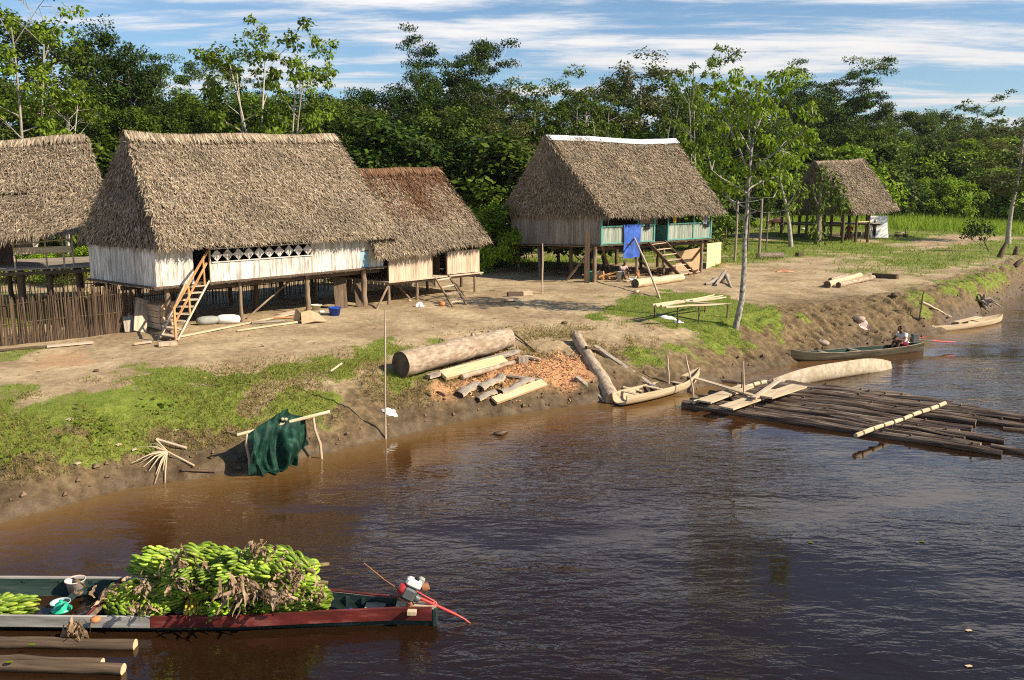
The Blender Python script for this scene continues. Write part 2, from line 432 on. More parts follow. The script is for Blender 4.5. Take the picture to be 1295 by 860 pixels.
# ------------------------------------------------------------------ camera, sun, sky
cam = bpy.data.cameras.new('camera'); co = bpy.data.objects.new('camera', cam); COL.objects.link(co)
co.location = (0, 0, CAMZ); co.rotation_euler = (PI / 2 - PITCH, 0, 0)
cam.sensor_width = 36; cam.lens = 36 * F / 1295; cam.clip_end = 6000; cam.clip_start = .1
SC.camera = co
SC.view_settings.view_transform = 'Standard'; SC.view_settings.look = 'None'
SC.view_settings.gamma = 1; SC.view_settings.exposure = 0.66; SC.view_settings.use_curve_mapping = False
SC.cycles.use_denoising = False; SC.cycles.filter_width = 1.1
SC.cycles.max_bounces = 6; SC.cycles.transparent_max_bounces = 8; SC.cycles.caustics_reflective = False; SC.cycles.caustics_refractive = False
SC.cycles.sample_clamp_indirect = 6

SUN_EL, SUN_AZ = math.radians(36), math.atan2(.93, -.36)      # azimuth measured from +Y towards +X
sd = Vector((math.sin(SUN_AZ) * math.cos(SUN_EL), math.cos(SUN_AZ) * math.cos(SUN_EL), math.sin(SUN_EL)))
sun = bpy.data.lights.new('sun', 'SUN'); sun.energy = 5.0; sun.angle = math.radians(.53); sun.color = (1.0, .87, .68)
so = bpy.data.objects.new('sun', sun); COL.objects.link(so); so.rotation_euler = sd.to_track_quat('Z', 'Y').to_euler(); so.location = sd * 100

w = bpy.data.worlds.new('World'); SC.world = w; w.use_nodes = True
nt = w.node_tree; nt.nodes.clear()
sky = nt.nodes.new('ShaderNodeTexSky'); sky.sky_type = 'NISHITA'; sky.sun_disc = False
sky.sun_elevation = SUN_EL; sky.sun_rotation = SUN_AZ; sky.altitude = 100; sky.air_density = 1.0; sky.dust_density = .6; sky.ozone_density = 2.2
tc = nt.nodes.new('ShaderNodeTexCoord')
sep = nt.nodes.new('ShaderNodeSeparateXYZ'); L(nt, tc.outputs['Generated'], sep.inputs[0])
zz = mathn(nt, 'ADD', mathn(nt, 'MAXIMUM', sep.outputs[2], 0.0), .055)
cu = nt.nodes.new('ShaderNodeCombineXYZ')
L(nt, mathn(nt, 'DIVIDE', sep.outputs[0], zz), cu.inputs[0]); L(nt, mathn(nt, 'DIVIDE', sep.outputs[1], zz), cu.inputs[1])
v1 = vmath(nt, 'MULTIPLY', cu.outputs[0], (.55, 1.6, 1)); v1 = vmath(nt, 'ADD', v1, (3.3, 1.7, 0))
n1 = noisen(nt, v1, .85, 10, .64, .25)
v2 = vmath(nt, 'MULTIPLY', cu.outputs[0], (.22, .62, 1)); v2 = vmath(nt, 'ADD', v2, (8.1, 4.4, 0))
n2 = noisen(nt, v2, .34, 3, .5, 0)
dens = mathn(nt, 'ADD', mathn(nt, 'MULTIPLY', n1, .74), mathn(nt, 'MULTIPLY', n2, .26))
# fewer clouds overhead, more towards the horizon
dens = mathn(nt, 'ADD', dens, mathn(nt, 'MULTIPLY', mathn(nt, 'SUBTRACT', .40, mathn(nt, 'MAXIMUM', sep.outputs[2], .40)), .75))
dens = mathn(nt, 'ADD', dens, mathn(nt, 'MULTIPLY', mathn(nt, 'MINIMUM', mathn(nt, 'MAXIMUM', sep.outputs[2], .14), .36), .06)); dens = mathn(nt, 'SUBTRACT', dens, .0084)
mr = nt.nodes.new('ShaderNodeMapRange'); mr.interpolation_type = 'SMOOTHSTEP'
mr.inputs[1].default_value = .458; mr.inputs[2].default_value = .585; mr.inputs[4].default_value = .96; L(nt, dens, mr.inputs[0])
cl = rampn(nt, n1, [(.42, (.70, .74, .82)), (.52, (.90, .89, .90)), (.66, (1.0, .97, .945))])
b1 = nt.nodes.new('ShaderNodeBackground'); b1.inputs[1].default_value = .083
tint = mixc(nt, 1.0, sky.outputs[0], (.87, .99, 1.06), 'MULTIPLY')
L(nt, tint, b1.inputs[0])
b2 = nt.nodes.new('ShaderNodeBackground'); L(nt, cl, b2.inputs[0]); L(nt, mathn(nt, 'MULTIPLY_ADD', mathn(nt, 'MINIMUM', mathn(nt, 'MAXIMUM', sep.outputs[2], 0.0), .42), .98, .47), b2.inputs[1])
mx = nt.nodes.new('ShaderNodeMixShader'); L(nt, mr.outputs[0], mx.inputs[0]); L(nt, b1.outputs[0], mx.inputs[1]); L(nt, b2.outputs[0], mx.inputs[2])
ow = nt.nodes.new('ShaderNodeOutputWorld'); L(nt, mx.outputs[0], ow.inputs[0])

# ------------------------------------------------------------------ ground cover regions (outlined on the ground, in metres)
def region(px):
    return np.array([[p.x, p.y] for p in (G(a, b) for a, b in px)])

def inside(poly, x, y):
    """signed distance (positive inside) of points to a polygon"""
    n = len(poly); ins = np.zeros(x.shape, bool); dm = np.full(x.shape, 1e9)
    for i in range(n):
        ax, ay = poly[i]; bx, by = poly[(i + 1) % n]
        c = ((ay > y) != (by > y)) & (x < (bx - ax) * (y - ay) / (by - ay + 1e-12) + ax)
        ins ^= c
        ex, ey = bx - ax, by - ay
        t = np.clip(((x - ax) * ex + (y - ay) * ey) / (ex * ex + ey * ey + 1e-12), 0, 1)
        dm = np.minimum(dm, np.hypot(x - ax - t * ex, y - ay - t * ey))
    return np.where(ins, dm, -dm)

LAWN = [
    (1.0, .9, [(-40, 540), (10, 512), (80, 494), (150, 478), (220, 468), (290, 474), (332, 472), (336, 500), (300, 530), (250, 550), (180, 566), (130, 580), (90, 584), (40, 575), (-40, 600)]),
    (.85, .7, [(330, 462), (400, 450), (470, 436), (540, 428), (575, 428), (545, 440), (490, 452), (470, 475), (430, 486), (380, 480), (335, 482)]),
    (.8, .5, [(-40, 440), (36, 441), (48, 449), (20, 458), (-40, 462)]),
    (.8, .5, [(-40, 500), (44, 491), (50, 499), (-10, 512), (-40, 516)]),
    (.85, .6, [(340, 490), (420, 488), (440, 505), (400, 530), (345, 520)]),
    (.7, .6, [(470, 470), (545, 462), (540, 480), (500, 490), (460, 490)]),
    (1.0, .8, [(780, 378), (835, 368), (905, 370), (960, 388), (1010, 398), (1042, 412), (1010, 420), (960, 428), (920, 440), (880, 447), (830, 452), (790, 448), (800, 436), (880, 428), (860, 412), (770, 404), (750, 396), (780, 390)]),
    (.75, 1.2, [(1080, 318), (1150, 316), (1230, 306), (1330, 300), (1330, 330), (1230, 338), (1150, 348), (1110, 340)]),
    (.8, 1.2, [(1130, 378), (1200, 356), (1330, 342), (1330, 362), (1250, 372), (1180, 386)]),
    (.55, 1.2, [(1060, 330), (1130, 322), (1160, 335), (1120, 350), (1060, 345)]),
    (.9, 1.2, [(905, 338), (905, 306), (1000, 304), (1050, 310), (1150, 312), (1120, 322), (1040, 316), (990, 330)]),
    (.9, 1.0, [(610, 345), (612, 318), (660, 316), (650, 338)]),
    (.8, .8, [(-40, 418), (-40, 372), (110, 372), (115, 408)]),
]
LAWN = [(s, so_, region(p)) for s, so_, p in LAWN]
SHAVE = region([(545, 495), (575, 475), (640, 455), (700, 446), (728, 452), (738, 478), (722, 488), (690, 486), (640, 492), (600, 500), (560, 505)])
SHAVE2 = region([(40, 455), (60, 446), (110, 448), (125, 458), (90, 466), (50, 464)])

def masks(x, y):
    d = shore_d(x, y)
    n = fbm(x * 1.3, y * 1.3, 61, 4) - .5
    n2 = fbm(x * .35, y * .35, 71, 3) - .5
    g = np.zeros(x.shape)
    for s, soft, poly in LAWN:
        sdv = inside(poly, x, y)
        g = np.maximum(g, s * sstep(-.8, .9, sdv / soft + n * 4.5))
    g = g * (.72 + .28 * sstep(-.16, .10, n2 + .6 * n))
    far = sstep(44, 60, y + n2 * 10) * sstep(10, 16, d)
    g = np.maximum(g, far * sstep(.35, .6, .62 + n2 * 1.6 + n * .5))
    g = np.maximum(g, .8 * sstep(82, 90, y))
    g = np.maximum(g, .22 * sstep(.05, .25, n) * sstep(1.5, 3, d))
    kk = sstep(5, 11, x) * (1 - .75 * sstep(13, 21, x)); mud = (1 - sstep(.9 + kk * 1.5, 2.6 + kk * 2.2, d + n * 2.0))
    wet = (1 - sstep(.05, .8, d + n * .9))
    sh = np.maximum(sstep(-.3, .3, inside(SHAVE, x, y) + n * 1.6), .5 * sstep(-.3, .3, inside(SHAVE2, x, y) + n * 1.5))
    g = g * (1 - sh) * sstep(.35, 1.1, d + n * .8)
    return g, mud, sh, wet

def fan(ys, th, hfun):
    TH, Y = np.meshgrid(np.tan(th), ys)
    X = TH * (Y + 6.0)
    return X, Y

def axis(segs):
    out = []
    for a, b, n in segs: out += list(np.linspace(a, b, n, endpoint=False))
    return np.array(out)

ys = np.concatenate([axis([(-4, 12, 40), (12, 34, 330), (34, 50, 150), (50, 110, 170)]), np.geomspace(110, 3000, 60)])
th = np.concatenate([np.radians(np.linspace(-68, -36, 50, endpoint=False)), np.radians(np.linspace(-36, 36, 620, endpoint=False)), np.radians(np.linspace(36, 68, 51))])
X, Y = fan(ys, th, None)
Z = terr(X.ravel(), Y.ravel()).reshape(X.shape)
mb = MB(); r, c = X.shape
ii = (np.arange(r - 1)[:, None] * c + np.arange(c - 1)[None, :]).ravel()
mb.add(np.stack([X.ravel(), Y.ravel(), Z.ravel()], 1), np.stack([ii, ii + 1, ii + c + 1, ii + c], 1), 0, True)
gm_, gnt, gb = nm('ground')
go = mb.build('ground', gm_, origin=(0, 0, 0)); tag(go, kind='structure')
mg, mm, ms, mw = masks(X.ravel(), Y.ravel())
at = go.data.color_attributes.new('cover', 'FLOAT_COLOR', 'POINT')
at.data.foreach_set('color', np.stack([mg, mm, ms, mw], 1).astype(np.float32).ravel())

an = gnt.nodes.new('ShaderNodeAttribute'); an.attribute_name = 'cover'
sepc = gnt.nodes.new('ShaderNodeSeparateColor'); L(gnt, an.outputs['Color'], sepc.inputs[0])
tcg = gnt.nodes.new('ShaderNodeTexCoord').outputs['Object']
nA = noisen(gnt, tcg, .55, 5, .6); nB = noisen(gnt, tcg, 4.5, 8, .68); nC = noisen(gnt, tcg, 22, 4, .6)
dirt = rampn(gnt, nB, [(.28, (.27, .195, .105)), (.5, (.415, .315, .185)), (.70, (.52, .41, .255))])
dirt = mixc(gnt, rampn(gnt, nA, [(.4, (0, 0, 0)), (.6, (.85, .85, .85))]), dirt, rampn(gnt, nB, [(.3, (.17, .112, .060)), (.7, (.33, .24, .14))]))
speck = gnt.nodes.new('ShaderNodeMapRange'); L(gnt, nC, speck.inputs[0]); speck.inputs[1].default_value = .64; speck.inputs[2].default_value = .72; speck.inputs[4].default_value = .55
dirt = mixc(gnt, speck.outputs[0], dirt, (.12, .085, .05))
lit = gnt.nodes.new('ShaderNodeTexVoronoi'); lit.inputs['Scale'].default_value = 3.1; L(gnt, vmath(gnt, 'ADD', tcg, 0.0), lit.inputs['Vector'])
sp2 = gnt.nodes.new('ShaderNodeMapRange'); L(gnt, lit.outputs['Distance'], sp2.inputs[0]); sp2.inputs[1].default_value = .10; sp2.inputs[2].default_value = .055
sp2.inputs[4].default_value = .8
sepv = gnt.nodes.new('ShaderNodeSeparateColor'); L(gnt, lit.outputs['Color'], sepv.inputs[0])
few = mathn(gnt, 'GREATER_THAN', sepv.outputs[0], .86)
dirt = mixc(gnt, mathn(gnt, 'MULTIPLY', sp2.outputs[0], few), dirt, (.58, .45, .30))
mud = rampn(gnt, nB, [(.28, (.04, .027, .013)), (.48, (.125, .087, .042)), (.66, (.24, .175, .092))])
mud = mixc(gnt, mathn(gnt, 'MULTIPLY', nA, .4), mud, rampn(gnt, nC, [(.35, (.09, .055, .03)), (.65, (.24, .16, .09))]))
c1 = mixc(gnt, sepc.outputs[1], dirt, mud)
gr = rampn(gnt, nB, [(.28, (.085, .115, .016)), (.5, (.15, .19, .026)), (.72, (.23, .235, .055))])
gfac = gnt.nodes.new('ShaderNodeMapRange'); gfac.interpolation_type = 'SMOOTHSTEP'
L(gnt, mathn(gnt, 'ADD', sepc.outputs[0], mathn(gnt, 'MULTIPLY', mathn(gnt, 'SUBTRACT', nB, .5), 1.3)), gfac.inputs[0]); gfac.inputs[1].default_value = .3; gfac.inputs[2].default_value = .7
c2 = mixc(gnt, gfac.outputs[0], c1, gr)
c3 = mixc(gnt, sepc.outputs[2], c2, rampn(gnt, nC, [(.3, (.28, .13, .055)), (.5, (.44, .23, .11)), (.7, (.58, .36, .19))]))
c4 = mixc(gnt, mathn(gnt, 'MULTIPLY', an.outputs['Alpha'], .55), c3, (.05, .03, .016))
L(gnt, c4, gb.inputs['Base Color'])
rg = mathn(gnt, 'MULTIPLY_ADD', an.outputs['Alpha'], -.4, .95); L(gnt, rg, gb.inputs['Roughness']); gb.inputs['Specular IOR Level'].default_value = .25
bsum = mathn(gnt, 'ADD', mathn(gnt, 'MULTIPLY', nB, 1.0), mathn(gnt, 'MULTIPLY', nC, .35))
bn = gnt.nodes.new('ShaderNodeBump'); bn.inputs['Strength'].default_value = .9; bn.inputs['Distance'].default_value = .035
L(gnt, bsum, bn.inputs['Height']); L(gnt, bn.outputs[0], gb.inputs['Normal'])

# ------------------------------------------------------------------ water
wm, wnt, wb = nm('river_water')
ysw = np.concatenate([axis([(-14, 12, 40), (12, 46, 170), (46, 120, 60)]), np.geomspace(120, 1200, 20)])
thw = np.radians(np.linspace(-66, 66, 260))
Xw, Yw = fan(ysw, thw, None)
keep = None
mb = MB(); r, c = Xw.shape
ii = (np.arange(r - 1)[:, None] * c + np.arange(c - 1)[None, :]).ravel()
dcorner = shore_d(Xw, Yw).ravel()
dm = np.minimum(np.minimum(dcorner[ii], dcorner[ii + 1]), np.minimum(dcorner[ii + c], dcorner[ii + c + 1]))
ii = ii[dm < 1.5]
mb.add(np.stack([Xw.ravel(), Yw.ravel(), np.zeros(Xw.size)], 1), np.stack([ii, ii + 1, ii + c + 1, ii + c], 1), 0, True)
wo = mb.build('river', wm, origin=(0, 0, 0)); tag(wo, kind='structure')
dep = -terr(Xw.ravel(), Yw.ravel(), False)
sha = np.exp(-np.clip(dep, 0, 9) / .55)
at = wo.data.color_attributes.new('shallow', 'FLOAT_COLOR', 'POINT')
at.data.foreach_set('color', np.stack([sha, sha, sha, np.ones_like(sha)], 1).astype(np.float32).ravel())
an = wnt.nodes.new('ShaderNodeAttribute'); an.attribute_name = 'shallow'
tcw = wnt.nodes.new('ShaderNodeTexCoord').outputs['Object']
L(wnt, rampn(wnt, an.outputs['Fac'], [(0, (.012, .0062, .0032)), (.25, (.040, .017, .0055)), (.6, (.11, .052, .015)), (1, (.17, .10, .04))]), wb.inputs['Base Color'])
wb.inputs['Roughness'].default_value = .02; wb.inputs['IOR'].default_value = 1.42; wb.inputs['Specular IOR Level'].default_value = .5
va = vmath(wnt, 'MULTIPLY', tcw, (.62, 1.25, 1)); rot = wnt.nodes.new('ShaderNodeVectorRotate'); rot.inputs['Angle'].default_value = math.radians(-14)
L(wnt, va, rot.inputs['Vector'])
wv1 = noisen(wnt, rot.outputs[0], 1.1, 3, .5, .4)
wv2 = noisen(wnt, vmath(wnt, 'MULTIPLY', tcw, (.62, 1.5, 1)), 3.9, 3, .5, .6)
wv3 = noisen(wnt, vmath(wnt, 'MULTIPLY', tcw, (.9, 1.3, 1)), 13, 2, .5, 0)
gust = wnt.nodes.new('ShaderNodeMapRange'); gust.interpolation_type = 'SMOOTHSTEP'
L(wnt, noisen(wnt, vmath(wnt, 'MULTIPLY', tcw, (.6, 1.0, 1)), .16, 3, .55), gust.inputs[0])
gust.inputs[1].default_value = .38; gust.inputs[2].default_value = .62; gust.inputs[3].default_value = .10; gust.inputs[4].default_value = 1.15
hsum = mathn(wnt, 'ADD', mathn(wnt, 'MULTIPLY', wv1, .55), mathn(wnt, 'ADD', mathn(wnt, 'MULTIPLY', wv2, .30), mathn(wnt, 'MULTIPLY', wv3, .035)))
hsum = mathn(wnt, 'MULTIPLY', hsum, gust.outputs[0])
bn = wnt.nodes.new('ShaderNodeBump'); bn.inputs['Strength'].default_value = 1.0; bn.inputs['Distance'].default_value = .095
L(wnt, hsum, bn.inputs['Height']); L(wnt, bn.outputs[0], wb.inputs['Normal'])

# ------------------------------------------------------------------ leaf / blade clouds
def nrm(a):
    return a / (np.linalg.norm(a, axis=1, keepdims=True) + 1e-9)

def blades(mb, P, D, S, ln, wd, mat=0, sharp=.35):
    """rhombic blades: base point P, direction D, side S; lengths ln, widths wd"""
    n = len(P)
    V = np.empty((n, 4, 3))
    V[:, 0] = P; V[:, 2] = P + D * ln[:, None]
    mid = P + D * (ln * sharp)[:, None]
    V[:, 1] = mid + S * (wd / 2)[:, None]; V[:, 3] = mid - S * (wd / 2)[:, None]
    mb.add(V.reshape(-1, 3), np.arange(n * 4, dtype=np.int32).reshape(n, 4), mat, False)

def rand_dir(n):
    return nrm(rng.normal(size=(n, 3)))

def scatter_grass(mb, px_y, n, hmin, hmax, wid, mask_fn, lean=.5, xr=(-38, 38), mat=0, hscale=None):
    y0, y1 = px_y
    u = rng.random(n); y = y0 * (y1 / y0) ** u
    t = np.tan(np.radians(rng.uniform(xr[0], xr[1], n))); x = t * y
    keep = rng.random(n) < mask_fn(x, y)
    x, y = x[keep], y[keep]; n = len(x)
    P = np.stack([x, y, terr(x, y) - .01], 1)
    D = nrm(np.stack([rng.normal(0, lean, n), rng.normal(0, lean, n), np.ones(n)], 1))
    S = nrm(np.cross(D, rand_dir(n)))
    h = rng.uniform(hmin, hmax, n)
    if hscale is not None: h *= hscale(x, y)
    blades(mb, P, D, S, h, rng.uniform(.7, 1.3, n) * wid(y) if callable(wid) else np.full(n, wid), mat, .3)
    return n

def lawn_mask(x, y):
    g = masks(x, y)[0]
    return sstep(.12, .85, g)
mb = MB()
hs_ = lambda x, y: .5 + 1.1 * fbm(x * .8, y * .8, 91, 3)
scatter_grass(mb, (15.5, 30), 330000, .04, .10, lambda y: .0075 * (y / 20), lawn_mask, .6, hscale=hs_)
scatter_grass(mb, (28, 48), 190000, .05, .12, lambda y: .010 * (y / 25), lawn_mask, .6, hscale=hs_)
scatter_grass(mb, (45, 95), 90000, .10, .28, lambda y: .03 * (y / 50), lawn_mask, .5, hscale=hs_)
o = mb.build('grass', M['grass'], origin=(0, 0, 0)); tag(o, 'short green grass growing in patches along the river bank', kind='stuff')
mb = MB()
def dry_mask(x, y):
    d = shore_d(x, y); g, mu, sh, wt = masks(x, y)
    return .95 * sstep(.35, .9, d) * (1 - sstep(2.8, 4.6, d)) * (1 - .6 * g) * (1 - sh) * sstep(-.10, .10, fbm(x * .7, y * .7, 101, 3) - .5 + .08 * (x < -2)) * np.where(x > 4, .25, 1)
n = 150000; x = rng.uniform(-20, 5, n); d = rng.uniform(.25, 4.6, n); y = np.interp(x, SHX, SHY) + d / .72
k = rng.random(n) < dry_mask(x, y); x, y = x[k], y[k]; n = len(x)
P = np.stack([x, y, terr(x, y) - .01], 1); D = nrm(np.stack([rng.normal(0, .6, n), rng.normal(-.2, .6, n), np.ones(n)], 1)); S = nrm(np.cross(D, rand_dir(n)))
blades(mb, P, D, S, rng.uniform(.05, .15, n), rng.uniform(.011, .019, n), 0, .3)
o = mb.build('dry_grass', M['drygrass'], origin=(0, 0, 0)); tag(o, 'dry yellowish grass on the crumbling bank above the water', kind='stuff')
# tall grass of the far field
mb = MB()
def tall_mask(x, y):
    m_ = sstep(87, 94, y + 6 * (fbm(x * .12, y * .12, 111, 2) - .5)) * sstep(12, 22, x)
    m2 = sstep(-.1, .3, inside(TALL2, x, y)) 
    return np.maximum(m_, m2)
TALL2 = region([(605, 332), (615, 300), (665, 292), (660, 322)])
scatter_grass(mb, (82, 150), 90000, .7, 1.6, lambda y: .07 * (y / 90), tall_mask, .35, (5, 40))
scatter_grass(mb, (36, 70), 60000, .35, .9, lambda y: .04, lambda x, y: sstep(-.1, .3, inside(TALL2, x, y)), .35, (-6, 4))
o = mb.build('tall_grass', M['tallgrass'], origin=(0, 0, 0)); tag(o, 'tall bright green grass in the clearing before the forest', kind='stuff')
# broad-leaved weeds
mb = MB()
for px, py, n in [(125, 545, 34), (205, 520, 30), (110, 535, 20), (300, 485, 26), (350, 470, 14), (1210, 330, 60), (1190, 340, 50), (30, 585, 20)]:
    c = G(px, py)
    P = np.array(c) + rng.normal(0, 1, (n, 3)) * (.28, .28, .0)
    P[:, 2] = terr(P[:, 0], P[:, 1]) + rng.uniform(.02, .2, n)
    D = nrm(rng.normal(0, 1, (n, 3)) * (1, 1, .3)); S = nrm(np.cross(D, rand_dir(n) * .4 + np.array([0, 0, 1])))
    blades(mb, P, D, S, rng.uniform(.09, .17, n), rng.uniform(.06, .10, n), 0, .5)
o = mb.build('weeds', M['leaf_light'], origin=(0, 0, 0)); tag(o, 'low broad leaved weeds among the grass on the bank', kind='stuff')
# wood shavings
mb = MB()
n = 9000
lo, hi = SHAVE.min(0), SHAVE.max(0)
x = rng.uniform(lo[0] - .6, hi[0] + .6, n); y = rng.uniform(lo[1] - .6, hi[1] + .6, n)
k = rng.random(n) < sstep(-.6, .5, inside(SHAVE, x, y) + (fbm(x * 1.2, y * 1.2, 5, 3) - .5) * 2.4); x, y = x[k], y[k]; n = len(x)
P = np.stack([x, y, terr(x, y) + rng.uniform(.0, .05, n)], 1); D = nrm(rng.normal(0, 1, (n, 3)) * (1, 1, .35)); S = nrm(np.cross(D, rand_dir(n)))
blades(mb, P, D, S, rng.uniform(.04, .12, n), rng.uniform(.02, .05, n), 0, .5)
o = mb.build('wood_shavings', M['shaving'], origin=(0, 0, 0)); tag(o, 'orange wood shavings spread beside the hewn log on the bank', kind='stuff')
# clods of mud and small litter on the bank
mb = MB()
n = 350
i = rng.uniform(-22, 34, n); d = np.abs(rng.normal(.1, .4, n)); yy = np.interp(i, SHX, SHY) + d / .72
s = rng.uniform(.02, .075, n)
oc = np.array([[1, 0, 0], [0, 1, 0], [-1, 0, 0], [0, -1, 0], [0, 0, .8], [0, 0, -.8]], float)
of = np.array([[0, 1, 4], [1, 2, 4], [2, 3, 4], [3, 0, 4], [1, 0, 5], [2, 1, 5], [3, 2, 5], [0, 3, 5]], np.int32)
V = oc[None] * s[:, None, None] * rng.uniform(.6, 1.5, (n, 6, 3)) + np.stack([i, yy, terr(i, yy) + s * .25], 1)[:, None]
mb.add(V.reshape(-1, 3), (of[None] + np.arange(n)[:, None, None] * 6).reshape(-1, 3).astype(np.int32))
o = mb.build('mud_clods', pmat('mud_clod', [(.3, (.06, .038, .022)), (.7, (.22, .15, .09))], scale=8, island=.4), origin=(0, 0, 0)); tag(o, 'dark clods of mud along the waterline', kind='stuff')

# leaf litter, twigs and chips trodden into the yard
mb = MB()
n = 5200; y = 17 * (60 / 17) ** rng.random(n); x = np.tan(np.radians(rng.uniform(-37, 37, n))) * y; d = shore_d(x, y)
k = (d > 1.0) & (rng.random(n) < .25 + 1.3 * (fbm(x * .5, y * .5, 401, 3) - .35)); x, y = x[k], y[k]; n = len(x)
P = np.stack([x, y, terr(x, y) + .008], 1); D = nrm(rng.normal(0, 1, (n, 3)) * (1, 1, .12)); S = nrm(np.cross(D, rng.normal(0, .25, (n, 3)) + np.array([0, 0, 1])))
l = rng.uniform(.03, .13, n) * (1 + y / 60); blades(mb, P, D, S, l, l * rng.uniform(.12, .6, n), 0, .5)
o = mb.build('leaf_litter', pmat('litter_bits', [(.3, (.09, .06, .035)), (.5, (.28, .20, .11)), (.7, (.52, .42, .28))], scale=.8, island=.7, bump=0), origin=(0, 0, 0)); tag(o, 'dry leaves, twigs and chips trodden into the dirt yard', kind='stuff')
# ------------------------------------------------------------------ huts
class Hut:
    def __init__(s, name, A, YA, ang, B, C, label, cat='hut'):
        a = math.radians(ang); s.U = Vector((math.cos(a), math.sin(a), 0)); s.V = Vector((-math.sin(a), math.cos(a), 0))
        s.A = at_y(*A, YA); s.zB = s.zC = s.A.z
        s.L = s._solve(s.A, s.U, B[0]); p = s.A + s.U * s.L; s.zB = z_at(p.y, B[1])
        if C:
            s.Mw = s._solve(s.A, s.V, C[0]); p = s.A + s.V * s.Mw; s.zC = z_at(p.y, C[1])
        g = hz(s.A.x, s.A.y)
        s.root = thing(name, (s.A.x, s.A.y, g), label, cat)
    def _solve(s, A, U, px, z=None):
        k = (px - CX) / F; zz = (A.z if z is None else z) - CAMZ
        return (k * (A.y * cp - zz * sp) - A.x) / (U.x - k * U.y * cp)
    def P(s, u, v, w=0.0):
        z = s.A.z + (s.zB - s.A.z) * u / s.L + (s.zC - s.A.z) * v / s.Mw + w
        q = s.A + s.U * u + s.V * v
        return Vector((q.x, q.y, z))
    def u(s, px, v=0.0):
        return s._solve(s.A + s.V * v, s.U, px)
    def corner(s, px, py, v):
        z = s.A.z
        for _ in range(6):
            b = s.A + s.V * v; t = s._solve(b, s.U, px, z); q = b + s.U * t; z = z_at(q.y, py)
        return Vector((q.x, q.y, z))
    def w_at(s, u, v, py):
        q = s.P(u, v); return z_at(q.y, py) - q.z
    def wall(s, name, a, b, w0, w1, mat, pw=.16, th=.022, gap=.007, ragged=.015, slope=None):
        """vertical planks from (u,v)=a to b, between floor offsets w0 and w1"""
        mb = MB(); (u0, v0), (u1, v1) = a, b
        Lw = math.hypot(u1 - u0, v1 - v0); n = max(1, round(Lw / pw)); du, dv = (u1 - u0) / n, (v1 - v0) / n
        nu, nv = (v1 - v0) / Lw, -(u1 - u0) / Lw
        g = gap / (Lw / n) / 2
        for k in range(n):
            o = R.uniform(-.006, .006); b0 = w0 + R.uniform(-ragged, ragged); t0 = (w1 if not slope else w1 + (slope - w1) * (k + .5) / n) + R.uniform(-ragged, ragged)
            c = []
            for w in (b0, t0):
                for q, side in ((k + g, o), (k + 1 - g, o), (k + 1 - g, o - th), (k + g, o - th)):
                    c.append(s.P(u0 + du * q + nu * side, v0 + dv * q + nv * side, w))
            mb.hexa([c[0], c[1], c[2], c[3], c[4], c[5], c[6], c[7]], 0)
        return mb.build(name, mat, s.root)
    def post(s, u, v, r=.075, top=0.0, mat=None, name='post', lean=(0, 0)):
        t = s.P(u, v, top); g = hz(t.x + lean[0], t.y + lean[1])
        b = Vector((t.x + lean[0], t.y + lean[1], g - .08))
        n = 6; pts = [b.lerp(t, k / n) + Vector((R.uniform(-1, 1), R.uniform(-1, 1), 0)) * r * .22 for k in range(n + 1)]
        return MB().tube(pts, [r * (1.12 - .2 * k / n) for k in range(n + 1)], 9, wob=.06).build(name, mat or M['post'], s.root)
    def floor(s, over=.12, mat=None, v0=None, u1=None, th=.05):
        o = over; mb = MB(); n = int(s.Mw / .18) + 1
        L_ = s.L if u1 is None else u1
        for k in range(n):
            v = -o + (s.Mw + 2 * o) * k / n; v2 = -o + (s.Mw + 2 * o) * (k + .96) / n
            mb.hexa([s.P(-o, v, -th), s.P(L_ + o, v, -th), s.P(L_ + o, v2, -th), s.P(-o, v2, -th), s.P(-o, v, 0), s.P(L_ + o, v, 0), s.P(L_ + o, v2, 0), s.P(-o, v2, 0)])
        return mb.build('floor', mat or M['darkwood'], s.root)
    def joists(s, us, mat, ext=.14, w=.06, h=.075, dw=-.05):
        for u in us:
            MB().hexa([s.P(u - w / 2, -ext, dw - h), s.P(u + w / 2, -ext, dw - h), s.P(u + w / 2, s.Mw + ext, dw - h), s.P(u - w / 2, s.Mw + ext, dw - h),
                       s.P(u - w / 2, -ext, dw), s.P(u + w / 2, -ext, dw), s.P(u + w / 2, s.Mw + ext, dw), s.P(u - w / 2, s.Mw + ext, dw)]).build('joist', mat, s.root)
    def rail(s, a, b, r, mat, name='rail', sq=True, parent=None):
        mb = MB(); pa, pb = s.P(*a), s.P(*b)
        if sq: mb.beam(pa, pb, r * 2, r * 2)
        else: mb.tube([pa.lerp(pb, k / 4) + Vector((0, 0, R.uniform(-.01, .01))) for k in range(5)], r, 7)
        return mb.build(name, mat, parent or s.root)

def np3(p): return np.array((p[0], p[1], p[2]), float)

